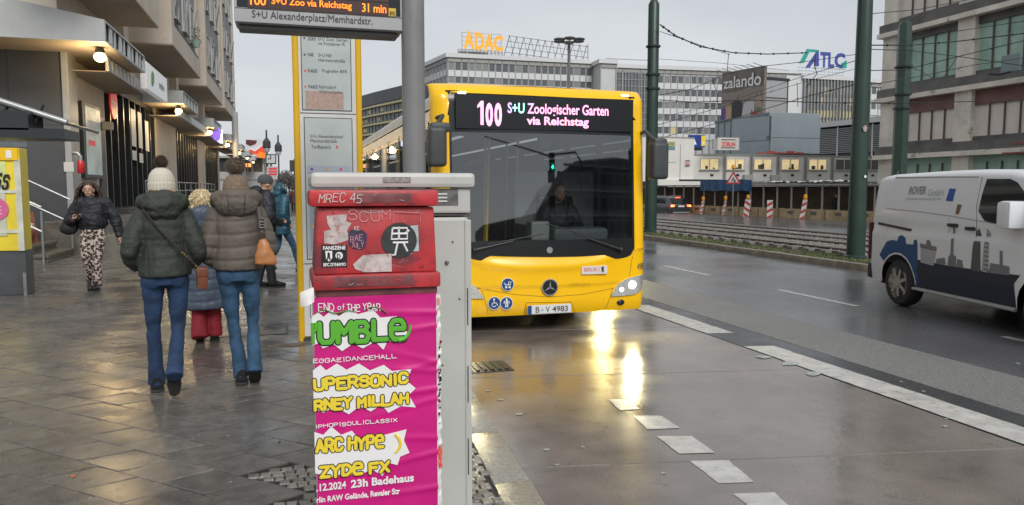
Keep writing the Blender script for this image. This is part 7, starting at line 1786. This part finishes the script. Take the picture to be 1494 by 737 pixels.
# px -> van side coordinates (the near side is a plane through the rear contact)
vd = Vector((math.cos(vroot.rotation_euler.z), math.sin(vroot.rotation_euler.z), 0))
def vp(u, v):
    d = atd(u, v, 1) - Vector((0, 0, 1.72)); o_ = Vector((8.58, 8.95)); 
    # solve t*d = o + s*vd
    det = d.x * -vd.y + vd.x * d.y; t = (o_.x * -vd.y + vd.x * o_.y) / det; s = (d.x * o_.y - d.y * o_.x) / det
    s = (t * d.x - o_.x) * vd.x + (t * d.y - o_.y) * vd.y
    return (s, 1.72 + d.z * t)
vnavy = mat('van_print_navy', (.012, .018, .035), .5); vblue = mat('van_print_blue', (.012, .06, .17), .5); vgrey = mat('van_print_grey', (.16, .16, .165), .5); vpale = mat('van_print_pale', (.34, .34, .34), .5)
def vz(pts): return [vp(*p) for p in pts]
vpatch('side_door_glass', vgl, vz([(1441, 261), (1475, 261), (1486, 266), (1500, 282), (1500, 330), (1480, 331), (1445, 322), (1435, 308), (1437, 285)]), .008)
skyl = [(1292, 372), (1297, 362), (1303, 352), (1312, 350), (1318, 352), (1320, 345), (1325, 343), (1330, 347), (1331, 356), (1342, 357), (1343, 350), (1347, 350), (1348, 357), (1348, 382), (1460, 397), (1494, 402)]
bot = [(1494, 436), (1440, 432), (1400, 424), (1362, 415), (1345, 412)]
arch = [(cx_, cz_) for cx_, cz_ in [((RW + .10) * math.cos(R(a)), RW + (RW + .10) * math.sin(R(a))) for a in (0, 20, 40, 60, 80, 100, 120, 140)]]
sk = [vp(*p) for p in skyl]; bo_ = [vp(*p) for p in bot]
vpatch('skyline_print', vblue, [p for p in sk[:13]] + [vp(1348, 400), (RW + .16, .40)] + [(RW + .10, .36)] + arch[1:], .005)
vpatch('lower_print', vnavy, [vp(1348, 379), vp(1400, 389), vp(1440, 394), vp(1500, 402)] + [(WB - .44, .62), (WB - .42, .335), (.42, .335), (.45, .5)], .0045)
def bld(pts, m=vgrey, off=.0065): return vpatch('skyline_building', m, vz(pts), off)
bld([(1353, 358), (1376, 362), (1375, 370), (1372, 388), (1353, 383)], vpale); bld([(1352, 355), (1376, 360), (1376, 366), (1352, 361)]); bld([(1362, 350), (1367, 351), (1368, 359), (1361, 357)])
bld([(1399, 330), (1402, 331), (1401, 372), (1405, 374), (1405, 390), (1393, 387), (1394, 375), (1397, 372)]); bld([(1434, 338), (1438, 333), (1441, 345), (1441, 397), (1427, 394), (1430, 360)], mat('van_print_dark', (.08, .08, .08), .35))
tower = bld([(1449, 334), (1455, 336), (1452, 398), (1443, 396)], vpale)
for k in range(9): v = 340 + k * 6.4; bld([(1446.5 + (398 - v) * .03, v), (1453.5, v + 1.5), (1453, v + 4), (1446 + (398 - v) * .03, v + 2.5)], vgrey, .0085)
bld([(1456, 384), (1470, 386), (1470, 366), (1474, 366), (1474, 387), (1484, 389), (1484, 402), (1454, 398)]); bld([(1376, 378), (1388, 376), (1390, 386), (1376, 384)]); bld([(1407, 378), (1414, 380), (1416, 392), (1406, 389)])
vpatch('blue_emblem', mat('emblem_blue', (.012, .06, .30), .35), vz([(1388, 275), (1397, 275.5), (1395, 294), (1385, 293)]), .005); vpatch('brown_emblem', mat('emblem_brown', (.16, .09, .05), .4), vz([(1403, 298), (1409, 299), (1406, 313), (1401, 312)]), .005)
def vtext(s_, u0, v0, u1, v1, m, bold=0):
    a, b_ = vp(u0, v1), vp(u1, v1); c_ = vp(u0, v0); o = text(s_, 0, 0, b_[0] - a[0], c_[1] - a[1], 0, m, vroot, bold=bold)
    for v in o.data.vertices:
        x = a[0] + v.co.x; z = a[1] + v.co.z + (b_[1] - a[1]) * v.co.x / (b_[0] - a[0]); v.co = (x, yside(z, x) - .006, z)
vtext('ROVER', 1329, 272, 1354, 284, mat('van_letter_grey', (.25, .26, .28), .4), .03); vtext('GmbH', 1357, 276, 1380, 286, mat('van_letter_pale', (.40, .42, .44), .4)); vtext('Gebäudereinigung Berlin', 1326, 288, 1378, 293, MATS['van_letter_pale'])
def vline(pts, r=.006, m=greyd, name='panel_gap'): MB().tube([sd(x, z, .001) for x, z in [vp(*p) for p in pts]], r, 5).build(name, m, vroot)
vline([(1306, 259), (1370, 258), (1428, 258)], .008, mat('van_crease', (.30, .31, .32), .4)); vline([(1299, 304), (1350, 309), (1400, 316), (1494, 332)], .006, MATS['van_crease']); vline([(1308, 250), (1303, 330), (1299, 350)], .004, MATS['van_crease'])
vline([(1433, 258), (1431, 300), (1434, 330), (1432, 400)], .004); vline([(1392, 318), (1392, 410)], .0035, MATS['van_crease'])
vline([(1289, 326), (1337, 336)], .022, vblk, 'sliding_rail')
for (u, v) in ((1400, 329), (1425, 334)):
    x, z = vp(u, v); bx('door_handle', vblk, vroot, x - .09, yside(z, x) - .035, z - .02, x + .09, yside(z, x) + .01, z + .025, .012, smooth=True)
bx('sill', vblk, vroot, .45, .05, .28, WB - .45, .2, .34, .01); cyl('side_tube', alum, vroot, (.40, .0, .31), (WB - .4, .0, .31), .022, 8)
# far side and front: windscreen, side glass, lamps, bumper
MB().prism([(2.62, 1.78), (3.36, 1.28), (3.34, 1.25), (2.60, 1.75)], 'y', .2, VW - .2).build('windscreen', vgl, vroot)
bx('front_bumper', vblk, vroot, 3.95, .12, .3, 4.22, VW - .12, .58, .05, smooth=True); bx('grille', vblk, vroot, 4.08, .4, .62, 4.17, VW - .4, .82, .02)
for y in (.2, VW - .45): bx('headlight', refl, vroot, 3.86, y, .72, 4.10, y + .26, .95, .05, smooth=True)
bx('rear_bumper', vblk, vroot, -.90, .06, .32, -.70, VW - .06, .56, .04, smooth=True)
tlr = mat('tail_lamp_dark', (.08, .02, .02), .25); bx('tail_lamp', tlr, vroot, -.84, .03, .62, -.78, .14, 1.2, .02); bx('tail_lamp', tlr, vroot, -.84, VW - .14, .62, -.78, VW - .03, 1.2, .02)
x, z = vp(1487, 312); bx('wing_mirror', vw, vroot, x + .0, -.20, z - .17, x + .22, .06, z + .15, .05, smooth=True); 
bx('mirror_base', vblk, vroot, x + .03, -.185, z - .1, x - .008, -.02, z + .05, .01)
for cx_ in (0, WB):
    for y in (.02, VW - .24):
        w_ = MB().lathe([(.20, 0), (.31, .0), (RW - .01, .03), (RW, .08), (RW, .16), (RW - .02, .21), (.2, .22)], 32, (cx_, y, RW), 'y').build('wheel', rubber, vroot, smooth=True)
        near = y < .5
        MB().lathe([(.235, .0 if near else .22), (.225, .012 if near else .2), (.19, .035 if near else .16), (.12, .05), (.05, .045)], 28, (cx_, y, RW), 'y').build('rim', mat('alloy', (.40, .39, .36), .45, metal=.5), w_, smooth=True)
        if near:
            for k in range(7): a = R(51.43 * k + 20); ca, sa = math.cos(a), math.sin(a); MB().prism([(cx_ + ca * .05 - sa * .03, RW + sa * .05 + ca * .03), (cx_ + ca * .205 - sa * .022, RW + sa * .205 + ca * .022), (cx_ + ca * .205 + sa * .022, RW + sa * .205 - ca * .022), (cx_ + ca * .05 + sa * .03, RW + sa * .05 - ca * .03)], 'y', y - .004, y + .04).build('spoke', MATS['alloy'], w_)
            MB().lathe([(.06, -.01), (.065, .03)], 14, (cx_, y, RW), 'y').build('hub_cap', MATS['alloy'], w_)
bx('underbody', MATS['underbody_black'], vroot, -.8, .25, .24, 3.9, VW - .25, .45)
# ------------------------------------------------------------------ dark estate car far right of the bus
c0 = atd(985, 318, 57); hx = Vector((Hd.x, Hd.y, 0)); 
car = thing('parked_car', 'dark grey estate car with red tail lamps lit beside the hoarding', 'car', (c0.x - .4, c0.y - 1.6, -.5), math.atan2(1, -.10))
cpt = mat('car_dark_paint', (.03, .035, .042), .22, coat=.8)
# local x forward (away from the camera), rear at x=0
b = MB(); prof = [(0, .35, .78, .60), (.03, .3, .80, .98), (.12, .28, .80, 1.05), (.5, .28, .86, 1.5), (.9, .28, .88, 1.62), (2.3, .28, .88, 1.63), (2.8, .28, .87, 1.5), (3.4, .28, .87, 1.05), (4.2, .28, .84, .95), (4.55, .32, .7, .75)]
rings = []
for x, z0, hw, zt_ in prof:
    ring = []
    for k in range(9): t = k / 8; z = z0 + (zt_ - .08 - z0) * t; ring.append((x, -hw + (.18 * max(0, (z - 1.0) / .6)), z))
    for a in (30, 60, 90): ring.append((x, ring[8][1] + .14 * (1 - math.cos(R(a))), zt_ - .08 + .08 * math.sin(R(a))))
    ring += [(p[0], -p[1], p[2]) for p in reversed(ring)]; rings.append(ring)
m_ = len(rings[0]); b.add([p for r in rings for p in r], [(i * m_ + k, i * m_ + k + 1, (i + 1) * m_ + k + 1, (i + 1) * m_ + k) for i in range(len(rings) - 1) for k in range(m_ - 1)] + [tuple(range(m_)), tuple(reversed(range((len(rings) - 1) * m_, len(rings) * m_)))])
b.build('body', cpt, car, smooth=True)
MB().prism([(.17, 1.08), (.50, 1.50), (.47, 1.53), (.14, 1.10)], 'y', -.66, .66).build('rear_window', vgl, car)
for s in (-1, 1):
    MB().prism([(.7, 1.10), (1.0, 1.50), (2.4, 1.52), (3.0, 1.12)], 'y', s * .865, s * .76).build('side_window', vgl, car)
    bx('tail_lamp', mat('tail_glow', (.6, .02, .02), .3, emit=((1, .12, .05), 3.0)), car, -.03, min(s * .55, s * .84), .88, .10, max(s * .55, s * .84), 1.03, .02)
    bx('turn_lamp', mat('turn_glow', (.8, .3, .05), .3, emit=((1, .40, .06), 3.0)), car, -.035, min(s * .72, s * .84), .88, .02, max(s * .72, s * .84), .98, .01)
    for x in (.8, 3.6): w_ = MB().lathe([(.2, 0), (.33, .02), (.34, .1), (.34, .2), (.2, .22)], 20, (x, s * .86 - (.22 if s > 0 else 0), .34), 'y').build('wheel', rubber, car, smooth=True); MB().lathe([(.2, -.01), (.2, .23)], 14, (x, s * .86 - (.22 if s > 0 else 0), .34), 'y').build('rim', MATS['alloy'], w_)
bx('brake_lamp', MATS['tail_glow'], car, .40, -.2, 1.54, .46, .2, 1.585); bx('bumper', mat('bumper_silver', (.28, .29, .30), .4), car, -.07, -.72, .42, .0, .72, .50, .01); bx('licence_plate', mat('plate_white'), car, -.04, -.26, .86, .0, .26, .97)
for s in (-1, 1): MB().tube([(.9, s * .62, 1.66), (2.4, s * .62, 1.67)], .02, 6).build('roof_rail', alum, car)
# ------------------------------------------------------------------ litter and puddles
q = random.Random(21)
lit = mat('litter_paper', (.55, .54, .50), .6); gum = mat('chewing_gum', (.27, .26, .24), .5); ice = mat('crushed_sheet', (.30, .32, .31), .3, noise_=(30, .4))
def scrap(u, v, s, z0, lab, m, name='litter', grp=None, flat=.0025):
    d = atd(u, v, 1) - Vector((0, 0, 1.72)); t = (z0 - 1.72) / d.z; p = d * t + Vector((0, 0, 1.72)); b = MB(); n = 9; vs = [(0, 0, flat)]
    for k in range(n): a = 2 * math.pi * k / n; r_ = s * q.uniform(.5, 1.1); vs.append((r_ * math.cos(a), r_ * .8 * math.sin(a), flat * q.uniform(.3, 1.6)))
    vs += [(x, y, 0) for x, y, z in vs[1:]]
    b.add(vs, [(0, 1 + k, 1 + (k + 1) % n) for k in range(n)] + [(1 + k, 1 + n + k, 1 + n + (k + 1) % n, 1 + (k + 1) % n) for k in range(n)])
    o = b.build(name, m, None); o.location = p; tag(o, lab, name.replace('_', ' '), grp)
scrap(107, 695, .022, .121, 'orange brown leaf lying on the wet slabs at lower left', mat('leaf_orange', (.50, .15, .04), .5), 'fallen_leaf')
scrap(327, 591, .022, .121, 'dull tan leaf lying behind the feet of the taupe jacket woman', mat('leaf_tan', (.28, .16, .07), .5), 'fallen_leaf')
for (u, v), wh_ in zip(((15, 618), (138, 565), (200, 585), (290, 635), (333, 636), (170, 713), (86, 658), (337, 703), (306, 580), (32, 484), (40, 482), (250, 570), (130, 728), (285, 573), (425, 545), (366, 490), (110, 470)), ['at the lower left edge of the photo', 'left of the nearer walking woman', 'just left of the raised shoe', 'below the raised shoe', 'right of the fleck below the raised shoe', 'near the bottom between two slab joints', "left of the orange leaf's joint", 'by the lowest slab corner', 'behind the feet of the white hat woman', 'far left in front of the kiosk', 'beside the one in front of the kiosk', 'right of the raised shoe', 'at the bottom edge of the pavement', 'just under the heel of the raised shoe', 'beside the lower timetable pylon', 'between the taupe jacket woman and the pylon', 'beyond the kiosk on the far slabs']): scrap(u, v, q.uniform(.007, .013), .121, 'pale fleck of litter ' + wh_, gum, 'litter_fleck', 'pale flecks on the pavement')
scrap(408, 645, .01, .121, 'black bottle cap on the pavement left of the pink poster', blackp, 'bottle_cap')
for (u, v, s_), wh_ in zip(((797, 656, .03), (812, 678, .025), (757, 604, .035), (1315, 557, .02), (1378, 622, .03), (1380, 611, .02), (1347, 571, .02), (968, 690, .02), (730, 583, .03), (712, 570, .025), (850, 652, .02), (1485, 530, .03)), ['left of the dashed line near the kerb', 'nearest the bottom left by the kerb', 'in the yellow reflection by the kerb', "left of the long white line's near part", 'under the long white line', 'just above the scrap under the white line', 'above the joint near the white line', 'between the nearest dashes', 'beside the cabinet edge in the gutter', 'at the kerb just behind the cabinet', 'between kerb and dashes on the brown slab', 'on the asphalt at the right edge']): scrap(u, v, s_, .004, 'pale scrap of paper ' + wh_, ice, 'paper_scrap', 'pale scraps on the roadway')
for i, (u, v, s_, lab) in enumerate(((1113, 521, .09, 'larger crumpled clear sheet lying by the start of the white line'), (1152, 531, .10, 'longer crumpled sheet beside the white line'), (1187, 546, .09, 'thin strip of crumpled sheet right of the others by the white line'))): scrap(u, v, s_, .004, lab, ice, 'crumpled_sheet', None, .005)
ml = thing('pavement_hatch', 'dark iron hatch set in the pavement beside the timetable pylon', 'hatch', (-.45, 8.9, .12)); bx('plate', slabm[1], ml, -.35, -.3, -.01, .35, .3, .004); [bx('rim', MATS['cast_iron'], ml, *c_) for c_ in ((-.38, -.33, -.01, -.35, .33, .005), (.35, -.33, -.01, .38, .33, .005), (-.35, -.33, -.01, .35, -.30, .005), (-.35, .30, -.01, .35, .33, .005))]
# chewing gum and debris already lie; muddy patch by the pylon
md = thing('mud_patch', 'muddy broken patch of pavement at the foot of the timetable pylon', 'mud', (-.05, 7.95, .119))
MB().ball((0, 0, 0), (.24, .09, .012), 18, 6).build('mud', mat('mud', (.06, .045, .03), .3, noise_=(9, .4), bump=(30, 1, .02)), md, smooth=True)

# ------------------------------------------------------------------ car waiting behind the bus; its headlights are what the wet bay mirrors past the wheel
cw = copy_tree(car); cw.name = 'waiting_car'; cw['label'] = 'dark car with headlights on waiting behind the bus, mirrored in the wet bay'
cw.location = (6.62, 21.4, 0); cw.rotation_euler = (0, 0, R(-90))
for s in (-1, 1):
    MB().ball((4.50, s * .60, .66), (.05, .12, .07), 12, 8).build('headlight', mat('car_headlight_glow', (1, 1, .8), .3, emit=((1, .78, .28), 10)), cw, smooth=True)
    sp = bpy.data.objects.new('headlight_beam', bpy.data.lights.new('headlight_beam', 'SPOT')); link(sp, cw)
    sp.location = (4.60, s * .60, .66); sp.data.energy = 550; sp.data.color = (1, .80, .32); sp.data.spot_size = R(24); sp.data.spot_blend = .5; sp.data.shadow_soft_size = .09
    sp.rotation_euler = (R(87), 0, R(-107))
# ------------------------------------------------------------------ behind the viewer, mirrored in the windscreen
rfb = thing('office_block', 'dark office block across the junction, mirrored in the bus windscreen', 'building', (0, -60, 0))
MB().prism([(12, -.1), (60, -.1), (60, 13), (45, 13.2), (34, 12.4), (29, 10.6), (24, 6.6), (18, 6), (12, 5.4)], 'y', -14, 0).build('wall', mat('mirrored_wall', (.13, .13, .13), .6), rfb)
for k in range(4):
    z = 1.5 + k * 2.8
    for i in range(14):
        x = 27 + i * 2.3
        if z < 10 or x > 33: bx('window', mat('mirrored_window', (.02, .025, .03), .2), rfb, x, .02, z, x + 1.7, .08, z + 1.3)
    bx('floor_band', mat('mirrored_band', (.26, .26, .26), .6), rfb, 25 + k * 2, .03, z + 1.9, 60, .25, z + 2.2)
sgl = thing('signal_gantry', 'green traffic light on a thin arm, mirrored in the bus windscreen', 'traffic light', (13.5, -13, 0))
MB().tube([(0, 0, 0), (0, 0, 5.3), (-.5, 0, 5.7), (-3, 0, 5.5), (-8, 0, 6.2)], [.09, .07, .05, .045, .03], 8).build('mast_arm', MATS['lamp_iron'], sgl, smooth=True)
bx('signal_head', MATS['lamp_iron'], sgl, -2.88, .0, 4.80, -2.46, .3, 5.6, .04)
MB().ball((-2.67, .32, 4.98), (.08, .05, .08), 14, 8).build('green_lamp', mat('green_lamp_glow', (0, .6, .3), .3, emit=((.02, 1, .45), 14)), sgl, smooth=True)
